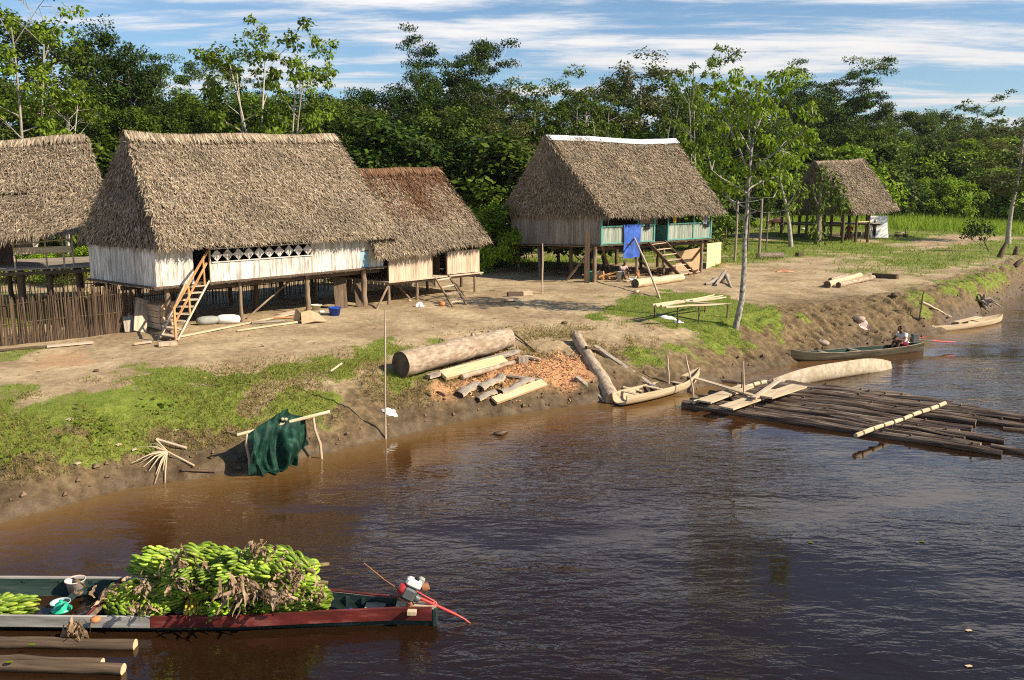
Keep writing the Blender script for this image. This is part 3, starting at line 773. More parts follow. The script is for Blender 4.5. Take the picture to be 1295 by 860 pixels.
def thatch(root, name, quads, mats, dens=330, ln=.235, wd=.025, inside_pt=None, fringe=1.0, spread=.55, redtop=None, core=.07, split=False):
    """quads: list of (TL, TR, BR, BL, fringe_bottom, fringe_left, fringe_right)"""
    mb = MB()
    for q in quads:
        TL, TR, BR, BL = [np3(p) for p in q[:4]]; fb, fl, fr = q[4:7]
        wide = (np.linalg.norm(TR - TL) + np.linalg.norm(BR - BL)) / 2; tall = (np.linalg.norm(BL - TL) + np.linalg.norm(BR - TR)) / 2
        nrm_ = np.cross(BL - TL + BR - TR, TR - TL + BR - BL); nrm_ /= np.linalg.norm(nrm_)
        cen = (TL + TR + BR + BL) / 4
        if np.dot(nrm_, cen - np3(inside_pt)) < 0: nrm_ = -nrm_
        def pt(s_, t_):
            s_ = s_[:, None]; t_ = t_[:, None]
            q_ = (TL * (1 - s_) + TR * s_) * (1 - t_) + (BL * (1 - s_) + BR * s_) * t_
            if np.linalg.norm(TR - TL) > 2: q_ = q_ - np.array([0, 0, 1.0]) * (.08 * np.sin(np.pi * np.clip(s_, 0, 1)) * (1 - t_) + .035 * np.sin(s_ * 9 + TL[0]) * (1 - .5 * t_))
            return q_
        # core
        ns, n_t = max(4, int(wide / .35)), max(4, int(tall / .35))
        S_, T_ = np.meshgrid(np.linspace(0, 1, ns), np.linspace(0, 1, n_t))
        Pc = pt(S_.ravel(), T_.ravel()) + nrm_ * (rng.random(S_.size)[:, None] - .5) * .05
        Pc = Pc.reshape(n_t, ns, 3)
        mb.grid(Pc - nrm_ * .03, 1, True); mb.grid(Pc - nrm_ * (.03 + core), 1, True)
        # blades
        n = int(wide * tall * dens)
        s_, t_ = rng.random(n), rng.random(n)
        rows = max(6, tall / .2)
        t_ = np.where(rng.random(n) < .6, (np.floor(t_ * rows) + rng.normal(.0, .18, n)) / rows, t_); t_ = np.clip(t_, 0, 1)
        P = pt(s_, t_)
        ds = pt(s_, np.clip(t_ + .02, 0, 1.1)) - pt(s_, t_ - .02); dn = nrm(ds)
        sd_ = nrm(np.cross(dn, np.broadcast_to(nrm_, dn.shape)))
        a = rng.normal(0, spread, n)
        lift = rng.uniform(.02, .30, n)
        D = nrm(dn * np.cos(a)[:, None] + sd_ * np.sin(a)[:, None] + nrm_ * lift[:, None])
        S2 = nrm(np.cross(D, nrm_ + rng.normal(0, .45, (n, 3))))
        und = (fbm(s_ * wide * 1.1, t_ * tall * 1.3, int(wide * 7) + 3, 3) - .5) * .16
        P = P + nrm_ * (und + rng.uniform(-.05, .03, n))[:, None]
        l = ln * rng.uniform(.5, 1.25, n); l = np.minimum(l, .12 + (1 - t_) * tall + .14)
        if redtop is not None:
            rm = redtop(s_, t_) > rng.random(n)
            for mk, mi in ((rm, 2), (~rm, 0)):
                blades(mb, P[mk], D[mk], S2[mk], l[mk], wd * rng.uniform(.6, 1.5, mk.sum()), mi, .4)
        else:
            blades(mb, P, D, S2, l, wd * rng.uniform(.6, 1.5, n), 0, .4)
        # fringes
        def fringe_(n, P, D0, lmax):
            D = nrm(D0 + rng.normal(0, .22, (n, 3)))
            S = nrm(np.cross(D, nrm_ + rng.normal(0, .5, (n, 3))))
            blades(mb, P + rng.normal(0, .03, (n, 3)), D, S, rng.uniform(.35, 1, n) * lmax, wd * rng.uniform(.7, 1.6, n), 0, .4)
        g = np.array([0, 0, -1.0])
        if fb:
            n = int(wide * 95 * fringe); s_ = rng.random(n); down = (BL + BR - TL - TR); down /= np.linalg.norm(down)
            fringe_(n, pt(s_, np.full(n, .985)), np.broadcast_to(down * .7 + g * .55, (n, 3)), fb * (0.6 + .8 * vnoise(s_ * wide * 1.5, s_ * 0, 5))[:, None][:, 0])
        for side, fl_ in ((0., fl), (1., fr)):
            if fl_:
                n = int(tall * 70 * fringe); t_ = rng.random(n); e = np.full(n, side)
                down = nrm(pt(e, t_ + .02) - pt(e, t_)); out = ((TR + BR - TL - BL) * (1 if side else -1)); out /= np.linalg.norm(out)
                fringe_(n, pt(e, t_), down * .8 + out * .35 + g * .35, fl_)
    return mb.build(name, mats, root)

def ridge(root, a, b, r=.16, mats=None, n=None):
    """bundle of folded leaves along the ridge"""
    mb = MB(); a, b = np3(a), np3(b); Lr = np.linalg.norm(b - a); n = n or int(Lr * 260)
    sg_ = lambda q: -(.08 * np.sin(np.pi * q) + .035 * np.sin(q * 9 + a[0]))
    t = rng.random(n); P = a + (b - a) * t[:, None] + np.array([0, 0, 1.0]) * (.06 + sg_(t))[:, None]
    ax = (b - a) / Lr; side = np.cross(ax, [0, 0, 1]); side /= np.linalg.norm(side)
    sg = rng.choice([-1, 1], n)
    D = nrm(side * sg[:, None] * .62 + np.array([0, 0, -.72]) + ax * rng.normal(0, .2, n)[:, None])
    S = nrm(np.cross(D, side * sg[:, None] + np.array([0, 0, .8]) + rng.normal(0, .3, (n, 3))))
    P = P + side * (sg * rng.uniform(0, .05, n))[:, None] + np.array([0, 0, 1]) * (vnoise(t * Lr * .9, t * 0, 8) * .08)[:, None]
    blades(mb, P, D, S, rng.uniform(.2, .55, n), rng.uniform(.04, .08, n), 0, .5)
    pts = [Vector(a + (b - a) * k / 12) + Vector((0, 0, -.03 + float(sg_(k / 12)) + R.uniform(-.015, .015))) for k in range(13)]
    mb.tube(pts, .09, 8, mat=1)
    return mb.build('ridge', mats or [M['thatch'], M['thatch_core']], root)

def mirror(h, p, v_mid):
    """reflect a roof point across the ridge plane v = v_mid"""
    d = p - h.A; v = d.dot(h.V)
    q = p + h.V * (2 * (v_mid - v)); return q

def ladder(root, name, TL, TR, BL, BR, n, mats, tw=.16, th=.035, sw=.05, sh=.13, label=None):
    TL, TR, BL, BR = map(Vector, (TL, TR, BL, BR))
    up = (TR - TL).cross(BL - TL).normalized()
    if up.z < 0: up = -up
    side = (TR - TL).normalized()
    s0 = MB().beam(BL, TL, sw, sh, up).build(name, mats[0], root)
    MB().beam(BR, TR, sw, sh, up).build('stringer', mats[0], s0)
    for k in range(n):
        t = (k + .6) / n
        a, b = BL.lerp(TL, t), BR.lerp(TR, t)
        fw = Vector((BL - TL).xy.to_3d()).normalized()
        c = (a + b) / 2
        MB().beam(a + side * .02, b - side * .02, tw, th, (0, 0, 1)).build('tread', mats[1], s0)
    if label: s0['label'] = label
    return s0

TH = [M['thatch'], M['thatch_core']]

# ---- big hut with the lattice railing
h1 = Hut('stilt_hut', (198, 363), 25.4, 50, (485, 336.4), (115, 352), 'large thatched stilt hut with white plank walls, lattice railing and orange handrail stairs')
Mv = h1.Mw; ov = .5
RL, RR = h1.corner(160, 168, Mv / 2), h1.corner(422, 171, Mv / 2)
EL, ER = h1.corner(205, 312, -ov), h1.corner(505, 298, -ov)
BL = h1.corner(100, 310, Mv + ov); BR = mirror(h1, ER, Mv / 2)
BL = Vector((BL.x, BL.y, EL.z))
mid = h1.P(h1.L / 2, Mv / 2, 1)
thatch(h1.root, 'roof', [(RL, RR, ER, EL, .20, .3, .25), (RL, RL + (RR - RL) * .004, EL, BL, .38, 0, .22), (RR, RL, BL, BR, .25, 0, 0), (RR, RR + (RL - RR) * .004, BR, ER, .3, .2, .2)],
       TH, dens=900, inside_pt=mid)
ridge(h1.root, RL - h1.U * .1, RR, mats=TH)
h1.floor()  # default dark brown boards, interior shade put into the floor colour
us = [.1 + k * (h1.L - .2) / 15 + R.uniform(-.06, .06) for k in range(16)]
h1.joists(us, M['whiteplank'], w=.055, h=.05, ext=.05)
for v in (.35, Mv / 2, Mv - .35): MB().beam(h1.P(-.05, v, -.19), h1.P(h1.L + .05, v, -.19), .1, .14).build('floor_beam', M['darkwood'], h1.root)
ua, ub, uc, ud = h1.u(246), h1.u(268.5), h1.u(395.5), h1.L
zt = 1.32
h1.wall('wall', (0, 0), (ua, 0), -.10, zt, M['whiteplank'], .2)
h1.wall('wall', (0, Mv), (0, 0), -.10, 1.15, M['whiteplank'], .2)
h1.wall('wall', (ub, 0), (uc, 0), -.08, .60, M['whiteplank'], .22)
u4, u5 = h1.u(456.5), h1.u(467)
h1.wall('wall', (uc, 0), (u4, 0), -.08, zt, M['whiteplank'], .2)
o = h1.wall('painted_plank', (u4, 0), (u5, 0), .02, .62, M['blueplank'], .4); o['label'] = 'pale blue painted plank in the white wall'
h1.wall('wall', (u4, 0), (u5, 0), .64, zt, M['whiteplank'], .4)
h1.wall('wall', (u5, 0), (ud, 0), -.08, zt, M['whiteplank'], .2)
h1.wall('wall', (h1.L, 0), (h1.L, Mv), -.08, 1.2, M['greyplank'], .2)
h1.wall('wall', (h1.L, Mv), (0, Mv), -.08, 1.2, M['darkwood'], .2)  # back planks coloured dark brown to paint in the shade of the interior
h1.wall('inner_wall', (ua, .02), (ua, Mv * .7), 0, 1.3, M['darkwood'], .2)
# lattice railing
fr = MB()
lat_t, lat_b = 1.06, .63
for wv in (lat_t, lat_b): fr.beam(h1.P(ub, -.02, wv), h1.P(uc, -.02, wv), .04, .035)
rail_o = fr.build('lattice_railing', M['whiteplank'], h1.root)
nd = 10; dw = (uc - ub) / nd
for k in range(nd):
    c0 = ub + dw * (k + .5); hh = (lat_t - lat_b) / 2 - .02; wm_ = (lat_t + lat_b) / 2; q = dw * .5
    c = []
    for vv in (-.035, -.012):
        c += [h1.P(c0, vv, wm_ - hh), h1.P(c0 + q, vv, wm_), h1.P(c0, vv, wm_ + hh), h1.P(c0 - q, vv, wm_)]
    MB().hexa(c).build('diamond', M['whiteplank'], rail_o)
for px in (267.5, 330, 395):
    MB().beam(h1.P(h1.u(px), 0.03, -.05), h1.P(h1.u(px), 0.03, 1.5), .06, .06, h1.V).build('upright', M['tanplank'], h1.root)
# posts
for px, v, r in [(210, .2, .085), (303, .2, .06), (388, .25, .085), (460, .2, .105)]: h1.post(h1.u(px, v), v, r, -.1)
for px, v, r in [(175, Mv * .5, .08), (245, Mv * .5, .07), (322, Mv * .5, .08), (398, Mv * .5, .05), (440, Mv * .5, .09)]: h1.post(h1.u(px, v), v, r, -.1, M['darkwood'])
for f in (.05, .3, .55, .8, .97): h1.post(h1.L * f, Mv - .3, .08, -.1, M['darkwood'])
MB().tube([G(312, 404, .03), h1.P(h1.u(378, 1.2), 1.2, -.1)], .035, 7).build('brace', M['post'], h1.root)
# stairs
TRs, BRs = h1.P(h1.u(261.5), -.06, .0), G(223, 434, .04)
TLs, BLs = TRs - h1.U * .8, G(202, 430, .04)
st = ladder(h1.root, 'stairs', TLs, TRs, BLs, BRs, 8, [M['tanplank'], M['tanplank']], tw=.24, sh=.2)
hr = MB(); nb, nt_ = BRs + Vector((0, 0, .98)), TRs + Vector((0, 0, .92))
hr.beam(nb, nt_ + (nt_ - nb) * .06, .055, .05); hr.beam(nb - Vector((0, 0, .42)), nt_ - Vector((0, 0, .30)), .05, .045)
hr.beam(BRs, nb + Vector((0, 0, .03)), .06, .06, h1.U)
for t in (.42, .9):
    a = BRs.lerp(TRs, t); hr.beam(a, nb.lerp(nt_, t), .05, .05, h1.U)
hr.build('handrail', M['orangewood'], st)

# ---- kitchen hut at its right
h2 = Hut('kitchen_hut', (492, 356), 32.4, 50, (606.5, 344), None, 'small thatched kitchen hut with dark reddish ridge and bare plank panels on stilts')
h2.Mw = 3.6; h2.zC = h2.A.z
v2 = 1.9
RL2, RR2 = h2.corner(447, 213, v2), h2.corner(553, 212, v2)
EL2, ER2 = h2.corner(478, 326, -.45), h2.corner(620, 304, -.45)
RL2 = RL2 - h2.U * .6; BL2, BR2 = mirror(h2, EL2, v2), mirror(h2, ER2, v2)
red = lambda s, t: np.clip(1.30 - t * 1.8 + (fbm(s * 5, t * 4, 77, 3) - .5) * 1.6 - .25 * (s < .35), 0, 1)
thatch(h2.root, 'roof', [(RL2, RR2, ER2, EL2, .32, .2, .28), (RR2, RR2 - h2.U * .03, BR2, ER2, .3, .2, .2), (RR2, RL2, BL2, BR2, .3, 0, 0)],
       TH + [M['thatch_red']], dens=900, inside_pt=h2.P(2, v2, 1), redtop=red)
ridge(h2.root, RL2, RR2, mats=[M['thatch_red'], M['thatch_core']])
h2.floor(mat=M['tanplank'])
u1, u2 = h2.u(547), h2.u(566)
h2.wall('wall', (0, 0), (u1, 0), -.03, .98, M['tanplank'], .3)
h2.wall('wall', (u2, 0), (h2.L, 0), .03, 1.0, M['tanplank'], .3)
h2.wall('wall', (h2.L, 0), (h2.L, h2.Mw), 0, 1.1, M['greyplank'], .2)
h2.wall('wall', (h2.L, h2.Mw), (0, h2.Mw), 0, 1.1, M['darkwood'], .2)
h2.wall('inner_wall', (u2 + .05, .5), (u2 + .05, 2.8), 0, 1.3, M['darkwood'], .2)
for u in (0.03, u1, u2, h2.L - .03): MB().beam(h2.P(u, .04, 0), h2.P(u, .04, 1.5), .07, .07, h2.V).build('upright', M['darkwood'], h2.root)
for v in (.1, 1.8, 3.4): MB().tube([h2.P(-.2, v, -.11), h2.P(h2.L + .25, v, -.11)], .055, 7).build('floor_beam', M['post'], h2.root)
for px, v, ln_ in [(491, .1, (-.0, 0)), (527, .1, (0, 0)), (600, .1, (0, 0))]: h2.post(h2.u(px, v), v, .06, -.12)
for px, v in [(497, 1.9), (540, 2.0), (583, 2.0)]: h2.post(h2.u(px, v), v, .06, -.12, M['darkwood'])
for pa, pb in [((476, 391), (.05, .1)), ((519, 378), (1.2, 1.0)), ((589, 375), (3.6, .1))]:
    MB().tube([G(pa[0], pa[1], -.03), h2.P(pb[0], pb[1], -.15)], .045, 7).build('brace', M['post'], h2.root)
T1, T2 = h2.P(h2.u(549), -.05, -.02), h2.P(h2.u(566), -.05, .02)
ladder(h2.root, 'ladder', T1, T2, G(573, 389, .02), G(590, 386, .02), 4, [M['post'], M['tanplank']], tw=.07, th=.05, sw=.06, sh=.07)

# ---- hut with turquoise railings
h3 = Hut('painted_hut', (759.5, 310), 41.0, 38, (898.5, 301.5), (646, 308), 'thatched stilt hut with turquoise railings, metal ridge caps and blue cloth')
Mv = h3.Mw; ov = .55
RL3, RR3 = h3.corner(691, 172, Mv / 2), h3.corner(853, 178, Mv / 2)
EL3, ER3 = h3.corner(769, 273, -ov), h3.corner(917, 268, -ov)
BL3 = h3.corner(634, 274, Mv + ov); BL3.z = EL3.z; BR3 = mirror(h3, ER3, Mv / 2)
thatch(h3.root, 'roof', [(RL3, RR3, ER3, EL3, .35, .3, .3), (RL3 + (RR3 - RL3) * .0, RL3 + (RR3 - RL3) * .004, EL3, BL3, .45, .2, .3), (RR3, RL3, BL3, BR3, .3, 0, 0), (RR3, RR3 + (RL3 - RR3) * .004, BR3, ER3, .3, .2, .2)],
       TH, dens=640, ln=.26, wd=.03, inside_pt=h3.P(h3.L / 2, Mv / 2, 1))
mb_n = 7; cap_parent = None
for k in range(mb_n):
    sg3 = lambda q: -(.08 * math.sin(PI * min(1, max(0, q))) + .035 * math.sin(q * 9 + RL3.x))
    a = RL3.lerp(RR3, k / mb_n - .004) + Vector((0, 0, .10 + sg3(k / mb_n) + R.uniform(-.01, .02))); b = RL3.lerp(RR3, (k + 1) / mb_n + .012) + Vector((0, 0, .10 + sg3((k + 1) / mb_n) + R.uniform(-.01, .02)))
    sd1 = (EL3 - RL3).normalized(); sd2 = (BL3 - RL3); sd2 = (mirror(h3, EL3, Mv / 2) - RL3).normalized()
    wv = .36 + R.uniform(-.03, .03); m = MB()
    for dd in (sd1, sd2):
        m.add([a, b, b + dd * wv, a + dd * wv, a - Vector((0, 0, .012)), b - Vector((0, 0, .012)), b + dd * wv - Vector((0, 0, .012)), a + dd * wv - Vector((0, 0, .012))],
              np.array([(0, 1, 2, 3), (7, 6, 5, 4), (3, 2, 6, 7), (0, 3, 7, 4), (1, 5, 6, 2)], np.int32))
    m.build('ridge_cap', M['zinc'], h3.root)
h3.floor(mat=M['darkwood'])
us = [.1 + k * (h3.L - .2) / 12 for k in range(13)]
h3.joists(us, M['tanplank'], w=.06, h=.05, ext=.05)
for v in (.3, Mv / 2, Mv - .3): MB().beam(h3.P(-.05, v, -.2), h3.P(h3.L + .05, v, -.2), .1, .15).build('floor_beam', M['darkwood'], h3.root)
h3.wall('wall', (0, Mv), (0, 0), -.06, 1.5, M['greyplank'], .2, slope=1.9)
ub, uc, ud = h3.u(826.5), h3.u(845), h3.L
for nme, (a, b) in (('railing', (0.05, ub)), ('railing', (uc, ud))):
    rt = h3.w_at(0, 0, 287)
    rail_ = MB().beam(h3.P(a, -.03, rt), h3.P(b, -.03, rt), .07, .06).build(nme, M['teal'], h3.root)
    pn = h3.wall('panel', (a, 0), (b, 0), .06, rt - .02, M['tealplank'], .1)
    pn.parent = rail_; pn.location = WLOC[pn.name] - WLOC[rail_.name]
    MB().beam(h3.P(a, -.03, .05), h3.P(b, -.03, .05), .05, .06).build('bottom_rail', M['teal'], rail_)
for px in (760, 806, 826.5, 844, 876, 898):
    u = h3.u(px); MB().beam(h3.P(u, -.01, -.08), h3.P(u, -.01, 1.85), .09, .08, h3.V).build('upright', M['teal'], h3.root)
h3.wall('inner_wall', (ub + .02, 1.0), (uc + .3, 1.0), 0, .5, M['teal'], .2)
h3.wall('inner_wall', (ub + .02, 1.03), (uc + .3, 1.03), .5, 1.6, M['tanplank'], .2)
h3.wall('inner_wall', (uc, .05), (uc, 1.0), 0, .85, M['teal'], .2)
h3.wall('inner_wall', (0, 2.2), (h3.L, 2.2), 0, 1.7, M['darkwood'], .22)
h3.wall('wall', (h3.L, 0), (h3.L, Mv), 0, .85, M['tealplank'], .2)
h3.wall('wall', (h3.L, Mv), (0, Mv), 0, 1.7, M['greyplank'], .22)
for px, v, r in [(752.5, .15, .1), (806, .3, .07), (888, .2, .085), (840, .4, .07)]: h3.post(h3.u(px, v), v, r, -.1)
for f in (.15, .45, .8, .97): h3.post(h3.L * f, Mv * .5, .09, -.1, M['darkwood'])
for f in (.03, .4, .7, .97): h3.post(h3.L * f, Mv - .2, .1, -.1, M['darkwood'])
for v in (Mv * .33, Mv * .66, Mv - .4): h3.post(.2, v, .1, -.1, M['darkwood'])
for a, b in [((772, 345), (.2, .1)), ((866, 340), (h3.L - .1, .1)), ((716, 355), (.05, .6)), ((683, 352), (.2, Mv * .7)), ((820, 338), (h3.L * .3, 1.2))]:
    MB().tube([G(a[0], a[1], 0), h3.P(b[0], b[1], -.12)], .07, 7).build('brace', M['post'], h3.root)
g = G(742, 358); MB().beam(g - Vector((0, 0, .1)), Vector((g.x, g.y, z_at(g.y, 292))), .26, .1, (0, 1, 0)).build('standing_plank', M['darkwood'], h3.root)
# its stairs
T1, T2 = h3.P(h3.u(818), -.05, 0), h3.P(h3.u(838), -.05, .05)
bl, br = G(858, 350, .12), G(876, 347, .12)
st3 = ladder(h3.root, 'stairs', T1, T2, bl, br, 6, [M['darkwood'], M['tanplank']], tw=.2, sh=.24, sw=.05)
MB().beam(bl.lerp(br, -.2) , br.lerp(bl, -.35), .3, .05).build('landing', M['tanplank'], st3)
for p in (bl.lerp(br, -.1), br.lerp(bl, -.25)): MB().beam(p - Vector((0, 0, .25)), p, .1, .1, (0, 1, 0)).build('foot', M['post'], st3)

# ---- far open hut
h4 = Hut('open_hut', (1082, 303), 72.0, 33, (1128, 298), None, 'far open sided thatched hut on dark posts behind a vine covered trunk')
h4.Mw = 8.2; h4.zC = h4.A.z; v4 = 4.1
RL4, RR4 = h4.corner(1029, 204, v4), h4.corner(1091, 201, v4)
EL4, ER4 = h4.corner(1080, 270, -.6), h4.corner(1137, 265, -.6)
BL4 = h4.corner(990, 267, h4.Mw + .6); BL4.z = EL4.z; BR4 = mirror(h4, ER4, v4)
thatch(h4.root, 'roof', [(RL4, RR4, ER4, EL4, .4, .3, .3), (RL4, RL4 + (RR4 - RL4) * .004, EL4, BL4, .5, .2, .3), (RR4, RL4, BL4, BR4, .3, 0, 0), (RR4, RR4 + (RL4 - RR4) * .004, BR4, ER4, .3, .2, .2)],
       TH, dens=280, ln=.36, wd=.045, inside_pt=h4.P(2, 4, 2))
ridge(h4.root, RL4, RR4, mats=TH, n=700)
zt4 = EL4.z + .2
for px, v in [(1065, 0), (1081.5, 0), (1097, 0)]:
    u = h4.u(px, v); q = h4.P(u, v)
    g = hz(q.x, q.y); MB().tube([(q.x, q.y, g - .1), (q.x + .03, q.y, (g + zt4) / 2), (q.x, q.y, zt4)], [.13, .12, .12], 8).build('post', M['darkwood'], h4.root)
for v in (2.6, 5.2, 8.0):
    for u in (.1, h4.L * .5, h4.L):
        q = h4.P(u, v); g = hz(q.x, q.y); MB().tube([(q.x, q.y, g - .1), (q.x, q.y, zt4)], .13, 7).build('post', M['darkwood'], h4.root)
zf = z_at(h4.P(0, 3).y, 283)
def b4(u0, v0, u1, v1, z, w, t, nme, mt): 
    a, b = h4.P(u0, v0), h4.P(u1, v1); a.z = b.z = z; return MB().beam(a, b, w, t).build(nme, mt, h4.root)
for k in range(9): b4(.0, 1.6 + k * .72, h4.L, 1.6 + k * .72, zf, .66, .06, 'floor', M['greyplank'])
b4(0, 1.2, 0, 8.2, zf - .12, .12, .16, 'floor_beam', M['darkwood']); b4(h4.L, 1.2, h4.L, 8.2, zf - .12, .12, .16, 'floor_beam', M['darkwood'])
b4(0, 0, h4.u(1098), 0, zf + .25, .18, .07, 'rail', M['freshwood'])
b4(h4.L * .1, 7.6, h4.L, 7.6, zf + .9, .08, .5, 'back_panel', M['darkwood'])

# ---- cropped hut at the left with its deck
h0 = Hut('deck_hut', (-75, 344), 29.0, 14, (114, 336), None, 'thatched stilt hut with open plank deck behind a stick fence')
h0.Mw = 5.5; h0.zC = h0.A.z; v0_ = 2.6
a0, b0 = h0.corner(-95, 179, v0_), h0.corner(108, 172, v0_)
c0 = h0.corner(131, 240, .9); d0 = h0.corner(-95, 246, .9)
e0, f0 = h0.corner(96, 292, -.35), h0.corner(-95, 306, -.35)
bm_, bmL = mirror(h0, e0, v0_), mirror(h0, f0, v0_)
thatch(h0.root, 'roof', [(a0, b0, c0, d0, 0, 0, .25), (d0, c0, e0, f0, .38, 0, .4), (b0, a0, bmL, bm_, .3, 0, 0)], TH, dens=820, inside_pt=h0.P(4, v0_, 1))
ridge(h0.root, a0, b0, mats=TH)
h0.floor(mat=M['greyplank'])
h0.joists([h0.u(px) for px in (-40, -10, 10, 22, 41, 54, 67, 77, 92, 106)], M['palewood'], w=.06, h=.06, ext=.16)
MB().beam(h0.P(-.1, -.1, -.17), h0.P(h0.L + .1, -.1, -.17), .1, .12).build('floor_beam', M['darkwood'], h0.root)
MB().beam(h0.P(-.1, 4, -.17), h0.P(h0.L + .1, 4, -.17), .1, .12).build('floor_beam', M['darkwood'], h0.root)
for px, v, r in [(25, .1, .13), (62, .1, .09), (98, .1, .08), (-30, .1, .1)]: h0.post(h0.u(px, v), v, r, -.1, M['darkwood'])
for px, v in [(10, 3.8), (60, 3.8), (100, 3.8)]: h0.post(h0.u(px, v), v, .09, -.1, M['darkwood'])
for px in (20, 60, 82, 94):
    u = h0.u(px, .15); MB().beam(h0.P(u, .15, 0), h0.P(u, .15, 1.35), .05, .05, h0.V).build('upright', M['tanplank'], h0.root)
ua = h0.u(18); ub = h0.u(92)
MB().beam(h0.P(ua, .1, .62), h0.P(ub, .1, .62), .04, .24, h0.V.cross(h0.U)).build('rail_board', M['palewood'], h0.root)
MB().beam(h0.P(ua, .14, .86), h0.P(ub, .14, .98), .04, .05).build('top_rail', M['palewood'], h0.root)
h0.wall('wall', (0, 2.2), (h0.u(22, 2.2), 2.2), 0, 1.5, M['darkwood'], .25)
h0.wall('wall', (h0.u(19, 1.6), 2.0), (h0.u(44, 2.0), 2.0), .55, 1.35, M['greyplank'], .3)
# ------------------------------------------------------------------ fences
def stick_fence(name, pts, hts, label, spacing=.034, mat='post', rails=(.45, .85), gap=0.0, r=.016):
    t = thing(name, pts[0], label, 'fence')
    mb = MB(); rl = MB()
    for i in range(len(pts) - 1):
        a, b = Vector(pts[i]), Vector(pts[i + 1]); n = int((b - a).length / spacing)
        for k in range(n):
            if R.random() < gap: continue
            q = a.lerp(b, (k + R.uniform(-.3, .3)) / n); g = hz(q.x, q.y)
            hh = (hts[i] + (hts[i + 1] - hts[i]) * k / n) * R.uniform(.82, 1.1)
            lx, ly = R.uniform(-.05, .05), R.uniform(-.05, .05); rr = r * R.uniform(.7, 1.4)
            mb.tube([(q.x, q.y, g - .05), (q.x + lx * .6, q.y + ly * .6, g + hh * .5), (q.x + lx, q.y + ly, g + hh)], rr, 5)
        for f in rails:
            rl.tube([(p.x, p.y, hz(p.x, p.y) + f * h_) for p, h_ in ((a, hts[i]), (a.lerp(b, .5), (hts[i] + hts[i + 1]) / 2), (b, hts[i + 1]))], .022, 6)
    mb.build('pickets', M[mat], t); rl.build('fence_rail', M[mat], t)
    return t
fp = [G(-60, 441), G(0, 438), G(60, 432), G(120, 425), G(172, 417)]
stick_fence('stick_fence', fp, [1.3, 1.35, 1.45, 1.45, 1.4], 'fence of upright brown sticks in front of the deck hut', mat='fence', r=.02)
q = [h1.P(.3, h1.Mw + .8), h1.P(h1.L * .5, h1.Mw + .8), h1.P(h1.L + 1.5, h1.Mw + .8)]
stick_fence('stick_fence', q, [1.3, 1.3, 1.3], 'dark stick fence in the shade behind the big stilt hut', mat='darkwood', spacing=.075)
q = [h2.P(h2.L * .15, h2.Mw + .5), h2.P(h2.L + .2, h2.Mw + .5)]
stick_fence('stick_fence', q, [1.1, 1.25], 'low stick fence seen under the kitchen hut', mat='tanplank')
q = [h2.P(h2.L + .25, h2.Mw - .6), h2.P(h2.L + 2.0, h2.Mw + 1.6)]
stick_fence('stick_fence', q, [1.75, 1.4], 'tall stick screen beside the right wall of the kitchen hut', mat='greyplank', spacing=.06)
q = [h0.P(-2, 5.5), h0.P(h0.L + .5, 5.0)]
stick_fence('stick_fence', q, [1.2, 1.2], 'sunlit stick fence behind the deck hut', mat='palewood', spacing=.12)

# fence posts with wires between the painted hut and the open hut
t = thing('post_fence', G(930, 332), 'wire fence of tall grey posts beyond the near young tree', 'fence')
tops = []
for px, yb, yt, r in [(917, 309, 262, .07), (929, 331, 254, .075), (945, 318, 262, .06), (959.5, 326, 250, .085), (968.5, 317, 268, .055), (1001, 296, 262, .05)]:
    g = G(px, yb); tp = Vector((g.x + .03, g.y, z_at(g.y, yt))); tops.append((g, tp))
    MB().tube([g - Vector((0, 0, .1)), g.lerp(tp, .5) + Vector((.02, 0, 0)), tp], [r * 1.1, r, r * .9], 8, wob=.05).build('post', M['trunkdark' if px in (917, 945, 968.5) else 'greyplank'], t)
for (a, b), k in zip([(0, 2), (2, 4), (4, 5), (1, 3)], range(4)):
    for f in ((.55, .78, .97) if k < 3 else (.97,)):
        p, q2 = tops[a][0].lerp(tops[a][1], f), tops[b][0].lerp(tops[b][1], f)
        MB().tube([p, p.lerp(q2, .5) - Vector((0, 0, .04)), q2], .009, 4).build('wire', M['wire'], t)

# ------------------------------------------------------------------ logs, planks
def log(name, p0, p1, r0, r1, label, mat, end='logend', group=None, wob=.04, bend=.03, n=10, knots=0, hollow=False, cat='log'):
    p0, p1 = Vector(p0), Vector(p1); mb = MB()
    pts = [p0.lerp(p1, k / n) + Vector((R.uniform(-1, 1), R.uniform(-1, 1), R.uniform(-.5, .5))) * bend * (0 < k < n) for k in range(n + 1)]
    rad = [(r0 + (r1 - r0) * k / n) * R.uniform(1 - wob, 1 + wob) for k in range(n + 1)]
    mb.tube(pts, rad, 14, 0, 1, wob=.025)
    d = (p1 - p0).normalized()
    for _ in range(knots):
        k = R.randrange(1, n); a = R.uniform(0, 2 * PI); c = pts[k]
        o = Vector((0, 0, 1)).cross(d).normalized() * math.cos(a) + Vector((0, 0, 1)) * abs(math.sin(a))
        mb.tube([c + o * rad[k] * .8, c + o * rad[k] * 1.25], [rad[k] * .25, rad[k] * .14], 7, 0, 1)
    o = mb.build(name, [M[mat], M[end]]); return tag(o, label, cat, group)

def plank(p0, p1, w, t, label, mat, name='plank', group=None, up=(0, 0, 1), cat='plank', taper=1.0, warp=0.0):
    mb = MB(); p0, p1 = Vector(p0), Vector(p1)
    if warp:
        m_ = p0.lerp(p1, .5) + Vector((0, 0, warp)); mb.beam(p0, m_, w, t, up); mb.beam(m_, p1, w, t, up, taper=taper)
    else: mb.beam(p0, p1, w, t, up, taper=taper)
    o = mb.build(name, mat if not isinstance(mat, str) else M[mat]); return tag(o, label, cat, group)

